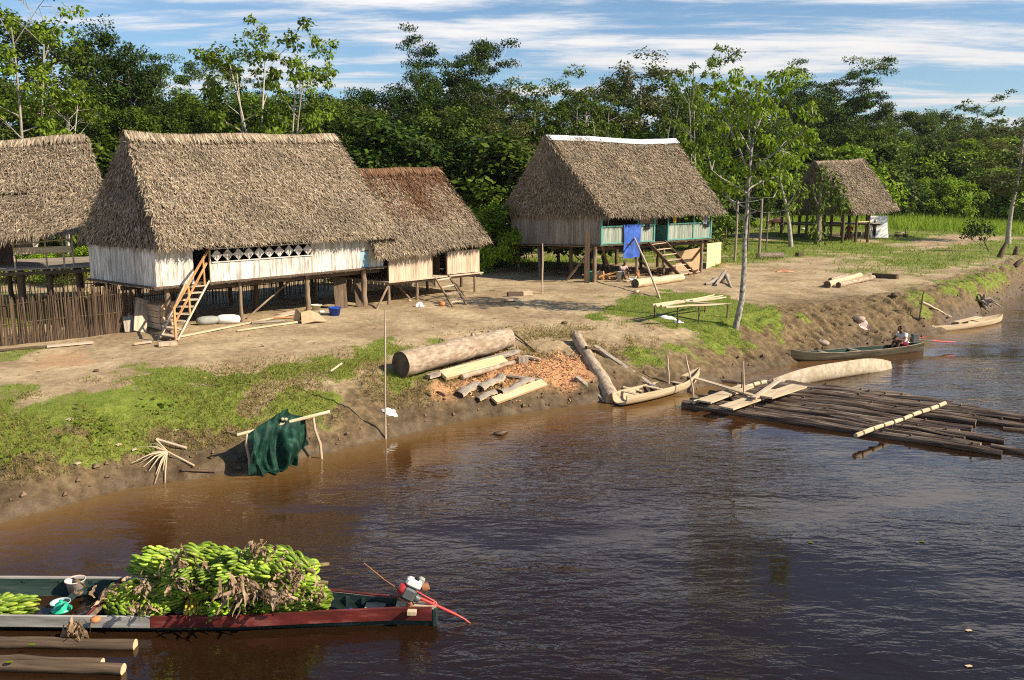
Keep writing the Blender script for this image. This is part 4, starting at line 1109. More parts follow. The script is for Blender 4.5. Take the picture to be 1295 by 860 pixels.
# main log on the bank
pa, pb = G(507, 476), G(643, 441)
log('big_log', pa + Vector((0, 0, .33)), pb + Vector((0, 0, .33)), .37, .31, 'thick pale barked log lying beside the orange wood shavings', 'bark', 'logend', n=14, knots=3)
pa, pb = G(541, 481, .10), G(655, 449, .12)
plank(pa, pb, .20, .11, 'grey bark topped slab lying against the thick pale log', 'barkslab', 'bark_slab', cat='slab')
pa, pb = G(560, 482, .16), G(638, 461, .15)
plank(pa, pb, .34, .10, 'bright orange hewn slab resting on the wood shavings', 'freshwood', 'hewn_slab', cat='slab', up=(.25, -.5, 1))
log('offcut_pole', G(584, 481, .10), G(650, 462, .10), .085, .07, 'split brown pole beside the bright hewn slab', 'bark', 'cutend')
def curl(px0, px1, w, label, h=.05, mat='barkslab'):
    a, b = G(*px0), G(*px1); d = (b - a).normalized(); s_ = d.cross(Vector((0, 0, 1))).normalized()
    P = []
    for k in range(9):
        row = []
        for j in range(8):
            an_ = -1.1 + 2.2 * j / 7
            c = a.lerp(b, k / 8); c.z = hz(c.x, c.y) + h
            row.append(np3(c + s_ * math.sin(an_) * w * .6 + Vector((0, 0, (math.cos(an_) - .45) * w * .55 + R.uniform(-.008, .008)))))
        P.append(row)
    P = np.array(P); mb = MB(); mb.grid(P, 0, True); mb.grid(P - np.array([0, 0, .02]), 1, True)
    o = mb.build('bark_piece', [M[mat], M['freshwood']]); return tag(o, label, 'bark')
curl((580, 502), (606, 489), .34, 'curled grey bark piece lowest on the left of the shavings')
curl((606, 496), (634, 480), .30, 'curled grey bark piece standing upright among the shavings', .10)
curl((604, 508), (626, 498), .24, 'small grey bark piece beside the bright plank end', .05)
curl((632, 500), (672, 484), .26, 'long grey bark slab behind the bright plank by the water', .09)
plank(G(625, 512, .12), G(688, 488, .10), .26, .07, 'bright freshly sawn plank lying lowest by the water', 'freshwood', up=(.2, -.55, 1))
plank(G(642, 479, .10), G(687, 484, .07), .13, .05, 'short grey board edge among the orange shavings', 'barkslab')
tag(MB().box(G(661, 458, .08), (.30, .2, .2), .3).build('wood_block', M['greyplank']), 'dark grey sawn block sitting in orange shavings', 'block')
plank(G(664, 454, .08), G(683, 457, .06), .14, .06, 'short greyish chip of wood beside the sawn block', 'tanplank')
for a, b, lb in [((540, 499), (545, 503), 'tiny dark stick left of the shavings'), ((553, 497), (563, 502), 'small dark stick below the hewn slab'), ((640, 416), (677, 446), 'long thin dark stick slanting above the shavings')]:
    tag(MB().tube([G(*a, .04), G((a[0] + b[0]) / 2, (a[1] + b[1]) / 2, .06), G(*b, .04)], .028, 6).build('stick', M['darkwood']), lb, 'stick')
tag(MB().tube([G(549, 465, .05), G(556, 452, .5), G(557, 451, .55)], .02, 6).tube([G(556, 452, .5), G(560, 465, .05)], .018, 6).build('forked_twig', M['darkwood']), 'forked dark twig leaning on the thick pale log', 'twig')
tag(MB().tube([G(590, 460, .05), G(600, 452, .25), G(606, 448, .45)], .02, 6).build('twig', M['darkwood']), 'bent dark twig against the middle of the thick log', 'twig')
# sloping log going down to the canoe
pa, pb = G(729, 433, .20), at_z(775, 505, .10)
log('sloping_log', pa, pb, .17, .23, 'weathered log sloping down the bank to the pale canoe', 'bark', 'cutend', n=12)
plank(G(727, 424, .12), G(736, 434, .1), .1, .08, 'short grey slat at the top of the sloping log', 'barkslab')
plank(G(752, 442, .10), at_z(836, 496, .14), .17, .09, 'long grey plank sloping down to the pale canoe', 'barkslab')
plank(G(729, 480, .08), G(766, 509, .05), .18, .06, 'short grey plank on mud left of the sloping log', 'barkslab')
plank(G(741, 451, .3), G(757, 446, .1), .1, .07, 'stubby dark prop under the long grey plank', 'darkwood')
plank(G(788, 492, .06), G(812, 497, .06), .10, .04, 'short pale board on mud beside the canoe', 'palewood')
# logs on the clearing
log('pale_log', G(803, 364, .2), G(862, 356, .2), .22, .19, 'pale barkless log before the painted hut stairs', 'palewood', 'logend')
g1 = G(892, 361); log('driftwood_log', g1 + Vector((0, 0, .06)), G(918, 355, .2), .06, .22, 'grey driftwood stump end on the path', 'barkslab', 'logend')
tag(MB().tube([G(905, 362, .05), G(914, 355, .32), G(917, 352, .42)], [.08, .1, .05], 7).tube([G(925, 364, 0), G(918, 356, .3)], [.05, .09], 7).build('root_piece', M['barkslab']), 'forked grey root piece against the driftwood stump', 'root')
log('dark_log', G(958, 327, .18), G(989, 326, .18), .21, .2, 'dark log with pale cut end near the wire fence', 'trunkdark', 'cutend')
log('short_log', G(1046, 364, .15), G(1087, 352, .15), .17, .15, 'pale log in front of the log pair on the path', 'palewood', 'logend')
log('short_log', G(1060, 364, .14), G(1104, 354, .13), .13, .12, 'thin pale log lying right of the log pair', 'bark', 'logend')
log('short_log', G(1050, 358, .13), G(1070, 352, .13), .13, .12, 'short dark ended log tucked behind the pale pair', 'bark', 'logend')
plank(G(1104, 351, .10), G(1135, 353, .10), .22, .28, 'dark squared beam lying near the river bank', 'darkwood', 'beam', cat='beam')
plank(G(1134, 298, .3), G(1146, 298, .3), .5, .12, 'thick top slab bench near the open hut', 'freshwood', 'bench', cat='bench')
bo = bpy.data.objects['bench']
for px in (1134.5, 1145.5):
    g = G(px, 300); MB().box(g + Vector((0, .1, .14)), (.22, .42, .3), .1).build('bench_leg', M['darkwood'], bo)
for a, b, lb, mt in [((642, 375), (661, 374), 'short dark beam lying left on the bare path', 'darkwood'), ((654, 374), (672, 373), 'short pale faced beam touching the dark one', 'tanplank'), ((639, 382), (654, 381), 'low brown board nearest on the bare path', 'tanplank')]:
    plank(G(*a, .09), G(*b, .09), .22, .17 if 'low' not in lb else .08, lb, mt, 'short_beam', cat='beam')
tag(MB().box(G(1011, 324, .12), (.45, .35, .22), .4, tilt=(.1, .12)).build('stump', M['darkwood']), 'squat dark stump beyond the dry leaf', 'stump')
def rock(px, py, s, label, mat='darkwood', name='clod'):
    g = G(px, py); mb = MB(); P = []
    for i in range(6):
        row = []
        for j in range(9):
            a, b = PI * (i + .3) / 5.6, 2 * PI * j / 9; k = s * R.uniform(.75, 1.2)
            row.append((g.x + k * math.sin(a) * math.cos(b) * 1.2, g.y + k * math.sin(a) * math.sin(b), g.z + .5 * s + k * .6 * math.cos(a)))
        P.append(row)
    mb.grid(np.array(P), 0, True, True); o = mb.build(name, M[mat]); return tag(o, label, 'clod')
rock(714, 410, .10, 'small dark clod on the bare path'); rock(1131, 375, .16, 'dark clod at the edge of the eroded bank'); rock(122, 470, .06, 'tiny dark clod at the path left of the lawn')
rock(805, 371, .14, 'pale stone at the foot of the leaning pole', 'palewood'); rock(1086, 407, .22, 'pale lump on the muddy bank', 'bark'); rock(1040, 436, .2, 'pale stone at the edge of muddy water', 'bark')
tag(log('drift_pole', G(1166, 385, .1), G(1203, 403, .08), .055, .03, 'thin pale driftwood pole on the muddy bank', 'palewood', 'cutend'), cat='pole')

# sticks standing in bank
def stake(px0, px1, r, label, mat='tanplank', zb=None, name='stake', rr=None, dY=0):
    a = at_z(*px0, zb) if zb is not None else G(*px0)
    t = at_y(px1[0], px1[1], a.y + dY)
    pts = [a - Vector((0, 0, .3))] + [a.lerp(t, k / 5) + Vector((R.uniform(-1, 1), 0, 0)) * r * .5 for k in range(1, 5)] + [t]
    o = MB().tube(pts, [r] * 5 + [r * .6], 7).build(name, M[mat]); return tag(o, label, 'stake')
stake((487.5, 554), (486.5, 392), .022, 'very tall thin pole standing at the waterline', 'tanplank', name='mooring_pole')
stake((686, 372), (686, 308), .035, 'thin upright pole on the path before the painted hut', 'tanplank')
stake((845.5, 485), (844, 450), .03, 'short upright stake behind the small canoe', 'tanplank')
stake((878, 503), (867, 449), .025, 'thin leaning stake at the bow of the small canoe', 'tanplank', zb=0)
stake((941, 511), (940, 457), .025, 'thin upright stake through the log raft', 'tanplank', zb=.1)
stake((938, 500), (938, 470), .02, 'second thinner stake beside the raft planks', 'darkwood', zb=.1)
stake((1163, 403), (1168, 369), .03, 'dark reddish stake on the muddy bank', 'darkwood')
stake((1145, 300), (1145.5, 290), .03, 'short twig behind the slab bench', 'darkwood')
a, t_ = G(836, 378), h3.P(h3.u(800), -.12, .25)
tag(MB().tube([a - Vector((0, 0, .1)), a.lerp(t_, .5) + Vector((.02, 0, .02)), t_], [.045, .05, .045], 8).build('leaning_pole', M['tanplank']), 'long pole leaning from the lawn onto the turquoise railing', 'pole')

# drying rack
t = thing('drying_rack', G(872, 412), 'low rack of pale poles on thin legs standing on the lawn', 'rack')
zr = []
for px, py, top in [(827, 402, 386), (856, 414, 387), (883, 409, 384), (891, 395, 379), (919, 402, 383)]:
    g = G(px, py); z = z_at(g.y, top); MB().tube([g - Vector((0, 0, .1)), (g.x + .02, g.y, (g.z + z) / 2), (g.x, g.y, z)], .028, 7).build('leg', M['darkwood'], t); zr.append(z)
zr = sum(zr) / len(zr)
for a, b, r in [((825, 386), (914, 374), .05), ((829, 387), (918, 376), .06), ((836, 387.5), (903, 373), .055), ((842, 389), (920, 384), .045), ((848, 382), (925, 384.5), .04)]:
    A_, B_ = at_z(a[0], a[1], zr + .05), at_z(b[0], b[1], zr + .05)
    MB().tube([A_, A_.lerp(B_, .35) + Vector((0, 0, .02)), A_.lerp(B_, .7) - Vector((0, 0, .015)), B_], [r, r * .9, r * .8, r * .5], 8).build('slat', M['palewood'], t)
def cloth_lump(px, py, sx, sy, h, mat, name, label, cat, rz=0, n=14):
    g = G(px, py); P = []
    for i in range(n):
        row = []
        for j in range(n):
            u, v = i / (n - 1) * 2 - 1, j / (n - 1) * 2 - 1
            e = max(0, 1 - max(abs(u), abs(v)) ** 3)
            x, y = u * sx * (1 + .2 * math.sin(3 * v + px)), v * sy * (1 + .2 * math.cos(4 * u + py))
            X_, Y_ = g.x + x * math.cos(rz) - y * math.sin(rz), g.y + x * math.sin(rz) + y * math.cos(rz)
            row.append((X_, Y_, hz(X_, Y_) + .015 + h * e * (.45 + .55 * float(vnoise(np.array([u * 2.2 + px]), np.array([v * 2.2 + py]), 3)[0]))))
        P.append(row)
    o = MB().grid(np.array(P), 0, True).build(name, M[mat]); return tag(o, label, cat)
cloth_lump(845, 403, .3, .12, .1, 'whitecloth', 'rag', 'crumpled white rag on grass under the drying rack', 'rag', -.4)
cloth_lump(858, 408, .16, .12, .08, 'whitecloth', 'rag', 'smaller white rag by the front leg of the drying rack', 'rag')
cloth_lump(493, 523, .17, .1, .09, 'whitecloth', 'litter', 'white scrap of plastic on the bank beside the tall pole', 'litter')
cloth_lump(1092, 413, .22, .15, .04, 'pinkish', 'litter', 'pale scrap on the far muddy bank', 'litter')
tag(cloth_lump(991, 344, .45, .3, .14, 'shaving', 'dry_leaf', 'large dry orange leaf lying on the path', 'leaf'), cat='leaf')
for px, py, lb in [(98, 589, 'pale chip on the muddy bank below the lawn'), (150, 565, 'pale chip at the lower edge of the lawn'), (170, 571, 'small round pale chip near the dead palm frond'), (88, 533, 'pale chip in the middle of the lawn'), (533, 441, 'cream chip on grass left of the thick log')]:
    plank(G(px - 3, py, .03), G(px + 3, py - 2, .04), .09, .02, lb, 'palewood', 'wood_chip', cat='chip')
# dead palm frond and sticks
t = MB(); c = G(212, 578, .12)
for k in range(16):
    a = 2.5 + k * .17 + R.uniform(-.1, .1); l = R.uniform(.35, .75); e = Vector((c.x + math.cos(a) * l, c.y + math.sin(a) * l * .9 , 0)); e.z = hz(e.x, e.y) + R.uniform(.03, .1)
    t.tube([c, c.lerp(e, .5) + Vector((0, 0, .06)), e], [.012, .014, .006], 6)
t.tube([G(198, 563, .12), c, G(246, 592, .05)], .022, 6)
tag(t.build('palm_frond', M['palewood']), 'fan of dry pale palm sticks on the mud', 'frond')
tag(MB().tube([G(198, 559, .06), G(236, 569, .05)], .03, 7).build('stick', M['tanplank']), 'grey stick above the dead palm frond', 'stick')
for a, b, lb in [((230, 597), (272, 599), 'dark wet stick lowest at the shaded waterline'), ((287, 548), (300, 552), 'twig beside the left end of the net pole'), ((418, 472), (432, 462), 'thin pale stick on grass left of the thick log')]:
    tag(MB().tube([G(*a, .05), G((a[0] + b[0]) / 2, (a[1] + b[1]) / 2, .05), G(*b, .05)], .03, 7).build('stick', M['darkwood' if 'pale' not in lb else 'palewood']), lb, 'stick')
# fishing net on its pole
t = thing('net_rack', at_z(316, 598, 0), 'pole on two forked stakes at the waterline carrying a green net', 'rack')
s1, s2 = at_z(316, 600, 0), at_z(408, 580, 0)
n1 = at_y(312, 547, s1.y + .05); n2 = at_y(396, 526, s2.y + .05)
for s_, n_ in ((s1, n1), (s2, n2)):
    MB().tube([s_ - Vector((0, 0, .5)), s_.lerp(n_, .35) + Vector((.02, 0, 0)), s_.lerp(n_, .7) - Vector((.03, 0, 0)), n_], [.033, .033, .03, .026], 8).build('stake', M['tanplank'], t)
e1, e2 = n1 + (n1 - n2) * .14, n2 + (n2 - n1) * .26
MB().tube([e1, n1, n2, e2], [.03, .035, .04, .045], 8).build('pole', M['palewood'], t)
P = []; nu_, nv_ = 46, 54
for i in range(nu_):
    f = i / (nu_ - 1); row = []
    for j in range(nv_):
        v = j / (nv_ - 1) * 2 - 1; av = abs(v)
        side = -1 if v < 0 else 1
        c = n1.lerp(n2, .47 + .80 * (f - .5) * (1 - .16 * av))
        drop = 1.3 * (.86 + .22 * math.sin(f * 4.2 + .4 * side) - .10 * math.sin(f * 11)) * av ** .9
        fold = (float(fbm(np.array([f * 7.0 + 3]), np.array([av * 2.2 + side * 4]), 9, 2)[0]) - .5)
        fold2 = math.sin(f * 31 + av * 3 + side) * .022 * av
        out = .065 + .30 * math.sin(min(1, av * 2.2) * PI / 2) + fold * .5 * min(1, av * 3) + fold2
        z = c.z + .26 * math.sin(f * PI) ** .7 * (1 - av) ** 1.8 * (.8 + fold) + .06 * math.sin(f * PI) - drop + fold * .10
        row.append((c.x + fold * .3 + .05 * math.sin(av * 7 + f * 5), c.y + side * out, max(z, .03 + .02 * fold)))
    P.append(row)
tag(MB().grid(np.array(P), 0, True).build('fishing_net', M['net']), 'dark green fishing net bundled over a pole at the waterline', 'net')
for f, dz in ((.35, .07), (.55, .12), (.6, .1)):
    p = n1.lerp(n2, f) + Vector((0, -.12, dz)); tag(MB().lathe(p, [(0, -.03), (.035, -.02), (.04, .02), (0, .04)], 10).build('net_float', M['palewood']), 'small pale float on the green net', 'float', 'floats on the fishing net')

# ------------------------------------------------------------------ under the huts
def sack(px, py, sx, sy, sz, mat, label, rz=0):
    g = G(px, py); P = []
    for i in range(11):
        row = []
        for j in range(14):
            a = PI * (i + .01) / 10.02; b = 2 * PI * j / 14; k = 1 + R.uniform(-.05, .05)
            x, y, z = sx * math.copysign(abs(math.cos(a)) ** .7, math.cos(a)) * k, sy * math.sin(a) ** .6 * math.cos(b) * k, sz * math.sin(a) ** .6 * math.sin(b) * k
            row.append((g.x + x * math.cos(rz) - y * math.sin(rz), g.y + x * math.sin(rz) + y * math.cos(rz), g.z + sz * .8 + max(z, -sz * .8)))
        P.append(row)
    o = MB().grid(np.array(P), 0, True, True).build('sack', M[mat]); return tag(o, label, 'sack')
sack(263, 410, .36, .24, .15, 'greysack', 'slumped grey sack behind the stairs', .6)
sack(289, 409, .38, .22, .17, 'whitecloth', 'bulging white sack under the lattice hut', .1)
def tub(px, py, r0, r1, h, mat, label, name='tub', cat='tub', hd=False):
    g = G(px, py); o = MB().lathe(g, [(0, .01), (r0, .01), (r1, h), (r1 + .02, h), (r1 + .02, h - .03), (r1 - .01, h - .02), (r0 - .02, .03), (0, .03)], 20).build(name, M[mat]); return tag(o, label, cat)
tub(423.5, 399, .17, .22, .30, 'bluetub', 'round blue plastic tub under the lattice hut')
tub(400, 392, .12, .2, .2, 'sack', 'dull metal bowl behind the blue tub', 'bowl', 'bowl')
rock(407, 396, .09, 'small white lump between the bowl and the blue tub', 'whitecloth', 'bundle')
# opened cardboard box
g = G(392, 408); u_, v_ = Vector((.8, .6, 0)), Vector((-.6, .8, 0))
t = MB()
def panel(mb_, pts): 
    n_ = (Vector(pts[1]) - Vector(pts[0])).cross(Vector(pts[3]) - Vector(pts[0])).normalized() * .008
    mb_.hexa([Vector(p) - n_ for p in pts] + [Vector(p) + n_ for p in pts])
q = lambda a, b, c: g + u_ * a + v_ * b + Vector((0, 0, c))
panel(t, [q(-.42, -.30, .02), q(.05, -.34, .08), q(.0, .02, .42), q(-.30, .02, .36)])
panel(t, [q(.05, -.34, .08), q(.52, -.26, .02), q(.34, .06, .28), q(.0, .02, .42)])
panel(t, [q(-.30, .02, .36), q(.0, .02, .42), q(.02, .34, .1), q(-.32, .34, .02)])
panel(t, [q(-.36, .06, .03), q(-.30, .03, .36), q(-.34, .32, .5), q(-.5, .3, .1)])
tag(t.build('cardboard_box', M['cardboard']), 'flattened open cardboard box at the foot of a hut post', 'box')
# plank crate and leaning boards by the stairs
t = thing('wooden_crate', G(195, 415), 'wooden plank crate in shade left of the hut stairs', 'crate')
a, b, c = G(184, 414), G(203, 419), G(222, 412)
e1_, e2_ = (b - a), (c - b)
for k in range(4):
    z = .05 + k * .19
    MB().beam(a + Vector((0, 0, z + .09)), b + Vector((0, 0, z + .09)), .04, .17).build('side_board', M['tanplank'], t)
    MB().beam(b + Vector((0, 0, z + .09)) + e2_ * .03, c + Vector((0, 0, z + .09)), .04, .17).build('end_board', M['tanplank'], t)
    MB().beam(a + e2_ + Vector((0, 0, z + .09)), b + e2_ + Vector((0, 0, z + .09)), .04, .17).build('side_board', M['tanplank'], t)
for k in range(3):
    z = .8
    MB().beam(a + e2_ * (k + .5) / 3 + Vector((0, 0, z)), b + e2_ * (k + .5) / 3 + Vector((0, 0, z)), e2_.length / 3 * .95, .03).build('lid_board', M['tanplank'], t)
plank(G(165, 420, 0), G(161, 416, 1.0), .34, .04, 'grey board leaning against the crate, furthest left', 'greyplank', up=(.7, -.7, .2))
plank(G(177, 420, 0), G(182, 415, .95), .4, .04, 'brown board leaning directly against the plank crate', 'tanplank', up=(.7, -.7, .2))
# boards and poles under the hut
for a, b, w_, lb, mt in [((226, 428), (345, 404), .07, 'long thin pole lying on the ground before the big hut', 'palewood'), ((330, 407), (374, 397), .2, 'pale scrap board under the big hut', 'tanplank'), ((342, 404), (388, 402), .09, 'reddish pole lying under the big hut', 'orangewood'), ((318, 410), (360, 407), .15, 'flat dark board near the front post', 'greyplank'), ((300, 420), (376, 409), .06, 'white edged slat along the dirt before the big hut', 'palewood'), ((352, 400), (372, 395), .22, 'short broad board tilted under the big hut', 'tanplank'), ((60, 440), (118, 435), .2, 'plank lying on the dirt before the stick fence', 'tanplank'), ((170, 437), (192, 434), .12, 'short pale board at the foot of the stairs', 'tanplank'), ((-10, 446), (60, 440), .1, 'thin dark pole before the stick fence', 'darkwood')]:
    plank(G(*a, .05), G(*b, .05), w_, .05, lb, mt)
tag(MB().box(G(212, 437, .06), (.5, .3, .1), .5).build('step_block', M['tanplank']), 'low wooden block at the foot of the orange stairs', 'block')
plank(G(432, 390, 0), G(430, 388, 1.15), .5, .04, 'dark broad board standing under the big hut', 'darkwood', up=(.5, -.8, .1))
plank(G(455, 388, 0), G(452, 386, 1.0), .3, .04, 'narrow dark board standing at the right under the big hut', 'darkwood', up=(.5, -.8, .1))
# pots and hen by the kitchen hut
def pot(px, py, s, mat, label):
    g = G(px, py); o = MB().lathe(g, [(0, .0), (.6 * s, .0), (s, .5 * s), (.9 * s, s), (.62 * s, 1.2 * s), (.7 * s, 1.35 * s), (.6 * s, 1.3 * s), (.55 * s, 1.1 * s), (0, .9 * s)], 16).build('clay_pot', M[mat]); return tag(o, label, 'pot')
pot(559, 387, .13, 'terracotta', 'round terracotta pot beside the kitchen hut ladder')
cloth_lump(531, 388, .14, .1, .2, 'whitecloth', 'white_bundle', 'white bundle at the foot of a kitchen hut post', 'bundle')
rock(518, 381, .07, 'small pale stone under the kitchen hut', 'palewood', 'stone')
# painted hut clutter
p = h3.P(h3.u(755), 0, 0); tub(749, 356, .2, .26, .5, 'tealplastic', 'teal plastic drum behind the corner post of the painted hut', 'drum', 'drum')
tub(783, 356, .1, .1, .5, 'bluepail', 'tall pale blue bucket under the hanging blue cloth', 'bucket', 'bucket')
tub(757, 350, .16, .2, .3, 'sack', 'white basin in the shade behind the teal drum', 'basin', 'basin')
for k in range(26):
    pass
mbp = MB(); c = G(770, 354)
for k in range(34):
    a = R.uniform(0, PI); l = R.uniform(.3, .8); q0 = c + Vector((R.uniform(-.9, .5), R.uniform(-.3, .5), R.uniform(.03, .3))); mbp.tube([q0, q0 + Vector((math.cos(a) * l, math.sin(a) * l * .5, R.uniform(-.12, .25)))], R.uniform(.02, .05), 6)
tag(mbp.build('firewood_pile', M['orangewood']), 'tangled reddish firewood pile under the painted hut', 'firewood')
mbp = MB(); c = G(826, 348)
for k in range(22):
    a = R.uniform(-.6, .6); l = R.uniform(.3, .9); q0 = c + Vector((R.uniform(-1.1, .7), R.uniform(-.2, .6), R.uniform(.03, .25))); mbp.tube([q0, q0 + Vector((math.cos(a) * l, math.sin(a) * l * .5, R.uniform(-.1, .2)))], R.uniform(.02, .05), 6)
tag(mbp.build('scrap_wood', M['darkwood']), 'dark scrap wood heaped beneath the painted hut stairs', 'firewood')
plank(G(790, 357, .06), G(806, 355, .05), .25, .05, 'short pale board under the painted hut', 'palewood')
# plywood sheet
a, b = G(893, 340), G(911, 333)
p1, p2 = Vector((a.x, a.y, z_at(a.y, 308))), Vector((b.x, b.y, z_at(b.y, 306)))
c_ = []
n_ = (b - a).cross(Vector((0, 0, 1))).normalized() * .012
mb = MB(); mb.hexa([a - n_, b - n_, b + n_, a + n_, p1 - n_, p2 - n_, p2 + n_, p1 + n_]); tag(mb.build('plywood_sheet', M['plywood']), 'pale plywood sheet standing against the painted hut', 'sheet')
a, b = G(858, 345), G(889, 342)
a2, b2 = a + Vector((0, .8, 0)), b + Vector((0, .8, 0))
mb = MB(); mb.hexa([a2, b2, b2 + Vector((0, .04, 0)), a2 + Vector((0, .04, 0)), a2 + Vector((0, 0, 1.1)), b2 + Vector((0, 0, 1.25)), b2 + Vector((0, .04, 1.25)), a2 + Vector((0, .04, 1.1))]); tag(mb.build('plywood_sheet', M['cardboard']), 'darker brown sheet in shade behind the stairs brace', 'sheet')
# hanging cloths on the painted hut
def hang(hut, pxa, pxb, w0, w1, mat, name, label, v=-.09, both=True, cat='cloth'):
    ua, ub = hut.u(pxa), hut.u(pxb); P = []
    for i in range(12):
        row = []; f = i / 11
        for j in range(16):
            g_ = j / 15
            sway = .05 * math.sin(f * 11 + g_ * 2) * g_ + .02 * math.sin(f * 23) * g_
            row.append(hut.P(ua + (ub - ua) * (f + .03 * math.sin(g_ * 5)), v - sway - .015, w0 + (w1 - w0) * g_ + .015 * math.sin(f * 9) * g_))
        P.append(row)
    P = np.array([[np3(p) for p in r_] for r_ in P]); nrm2 = np3(hut.V) * .008
    mb_ = MB(); mb_.grid(P, 0, True); mb_.grid(P + nrm2, 0, True)
    # fold over the rail
    Q = np.array([[P[i, 0] + np3(hut.V) * (.12 * j / 3) + np.array([0, 0, .02 * math.sin(PI * j / 3)]) for j in range(4)] for i in range(12)]); mb_.grid(Q, 0, True)
    return tag(mb_.build(name, M[mat]), label, cat)
wt = h3.w_at(0, 0, 287) + .05
hang(h3, 786.5, 808, wt, h3.w_at(h3.u(797), 0, 326), 'bluecloth', 'hanging_cloth', 'large bright blue cloth hanging over the turquoise railing')
hang(h3, 814, 820, wt, wt - .28, 'darkcloth', 'hanging_cloth', 'small dark cloth on the railing right of the blue one')
hang(h3, 848, 853, wt + .45, wt + .02, 'yellow', 'hanging_cloth', 'yellow cloth hanging from an upright of the painted hut')
hang(h3, 886, 893, wt + .55, wt - .12, 'greycloth', 'hanging_cloth', 'grey shirt hanging at the right end of the painted railing')
hang(h3, 889, 895, wt - .02, wt - .3, 'darkcloth', 'hanging_cloth', 'dark red cloth below the grey shirt on the railing')
# white board at open hut
a, b = G(1101, 301), G(1118, 300); b.y = a.y + .1; 
tz = z_at(a.y, 273)
mb = MB(); a2, b2 = Vector((a.x - .05, a.y + .35, tz)), Vector((b.x - .12, b.y + .35, tz))
dv = Vector((0, .03, .005)); mb.hexa([a, b, b + dv, a + dv, a2, b2, b2 + dv, a2 + dv]); tag(mb.build('white_board', M['whiteboard']), 'big white board propped upright at the open hut', 'board')
t = G(1092, 299); tag(MB().box(t + Vector((0, .2, .22)), (.9, .5, .42), .2).build('wooden_box', M['tanplank']), 'pale wooden box beside the white board', 'box')
tag(MB().box(G(1084, 299, .2), (.5, .4, .4), .2).build('wooden_box', M['darkwood']), 'small dark box beside the corner post of the open hut', 'box')
for px, py, s, mt, lb in [(1016, 291, .22, 'sack', 'pale bag hanging dim under the open hut'), (1041, 290, .26, 'yellow', 'round yellowish basket beside the vine trunk'), (1061, 285, .18, 'whitecloth', 'white bundle at the post of the open hut')]:
    rock(px, py, s, lb, mt, 'bundle')

# stumps and roots at the right
for px, py, hh, lb, lean in [(1264, 325, 1.0, 'charred leaning stump with a broken top on the grass', .5), (1284, 322, .6, 'smaller charred stump at the right edge', .1), (1285, 335, .3, 'low charred stump lump at the right edge', .5), (1263, 273, 1.3, 'thin dark stump before the tall grass', -.2), (1286, 275, .7, 'dark stump beside the right edge trunk', .0)]:
    g = G(px, py); pts = [g - Vector((0, 0, .1)), g + Vector((lean * .3, 0, hh * .5)), g + Vector((lean * .8, .05, hh))]
    mb = MB().tube(pts, [.2, .16, .1], 9, wob=.2); mb.tube([pts[1], pts[1] + Vector((.25, 0, .3))], [.08, .03], 6)
    tag(mb.build('charred_stump', M['darkwood']), lb, 'stump')
mb = MB(); c = G(1243, 388, .3)
for k in range(16):
    a = R.uniform(0, 2 * PI); l = R.uniform(.3, 1.15); e = c + Vector((math.cos(a) * l, math.sin(a) * .6 * l, R.uniform(-.5, .35))); mb.tube([c, c.lerp(e, .5) + Vector((R.uniform(-.15, .15), 0, R.uniform(-.1, .2))), e], [.09, .06, .02], 6)
tag(mb.build('root_tangle', M['greyplank']), 'pale tangled tree roots on the eroded bank', 'roots')
# ------------------------------------------------------------------ canoes
def canoe(name, p0, p1, wid, h, label, mats, sheer=(.15, .15), draft=.06, prof=None, n=26, roll=0.0, th=.035, blunt=(0, 0), rock_=0.0, gun=None, cat='canoe', flare=.75):
    """dug-out between two points at the waterline; hull is one mesh: outer skin, inner skin, rim"""
    p0, p1 = Vector(p0), Vector(p1); d = (p1 - p0).normalized(); s_ = Vector((d.y, -d.x, 0)).normalized(); up = Vector((0, 0, 1))
    root = thing(name, p0.lerp(p1, .5), label, cat)
    prof = prof or (lambda t: math.sin(PI * min(1, max(0, t))) ** .62)
    O, I = [], []
    for k in range(n + 1):
        t = k / n; tt = blunt[0] * .5 + t * (1 - blunt[0] * .5 - blunt[1] * .5)
        hw = wid / 2 * max(.02, prof(tt)); sh = sheer[0] * max(0, 1 - t / .35) ** 2 + sheer[1] * max(0, 1 - (1 - t) / .35) ** 2
        zt, zb = h + sh, -draft + sh * .75 + (sheer[0] * .4 * max(0, 1 - t / .12) ** 2 + sheer[1] * .4 * max(0, 1 - (1 - t) / .12) ** 2)
        c = p0.lerp(p1, t); ro, ri = [], []
        for j in range(13):
            a = -1 + 2 * j / 12; sx = math.copysign(abs(math.sin(a * PI / 2)) ** flare, a); zz_ = abs(a) ** 2.6
            x, z = sx * hw, zb + (zt - zb) * zz_
            xi, zi = sx * max(.004, hw - th), min(zt + .001, zb + th + (zt - zb - th) * zz_)
            def rl(x, z): 
                return c + s_ * (x * math.cos(roll) - z * math.sin(roll)) + up * (x * math.sin(roll) + z * math.cos(roll))
            ro.append(np3(rl(x, z))); ri.append(np3(rl(xi, zi)))
        O.append(ro); I.append(ri)
    O, I = np.array(O), np.array(I)
    mb = MB(); mb.grid(O, 0, True); mb.grid(I[:, ::-1], 1, True)
    for j in (0, 12): mb.grid(np.stack([O[:, j], I[:, j] + np.array([0, 0, .002])], 1), 2 if len(mats) > 2 else 0, False)
    for k in (0, n):
        mb.grid(np.stack([O[k], I[k]], 0), 0, False)
    mb.build('hull', mats, root)
    return root, O, I, d, s_

def thwart(root, I, k, w, mat, z=-.03, name='seat', t=.025):
    a, b = Vector(I[k, 0]), Vector(I[k, -1]); MB().beam(a + Vector((0, 0, z)), b + Vector((0, 0, z)), w, t).build(name, M[mat], root)

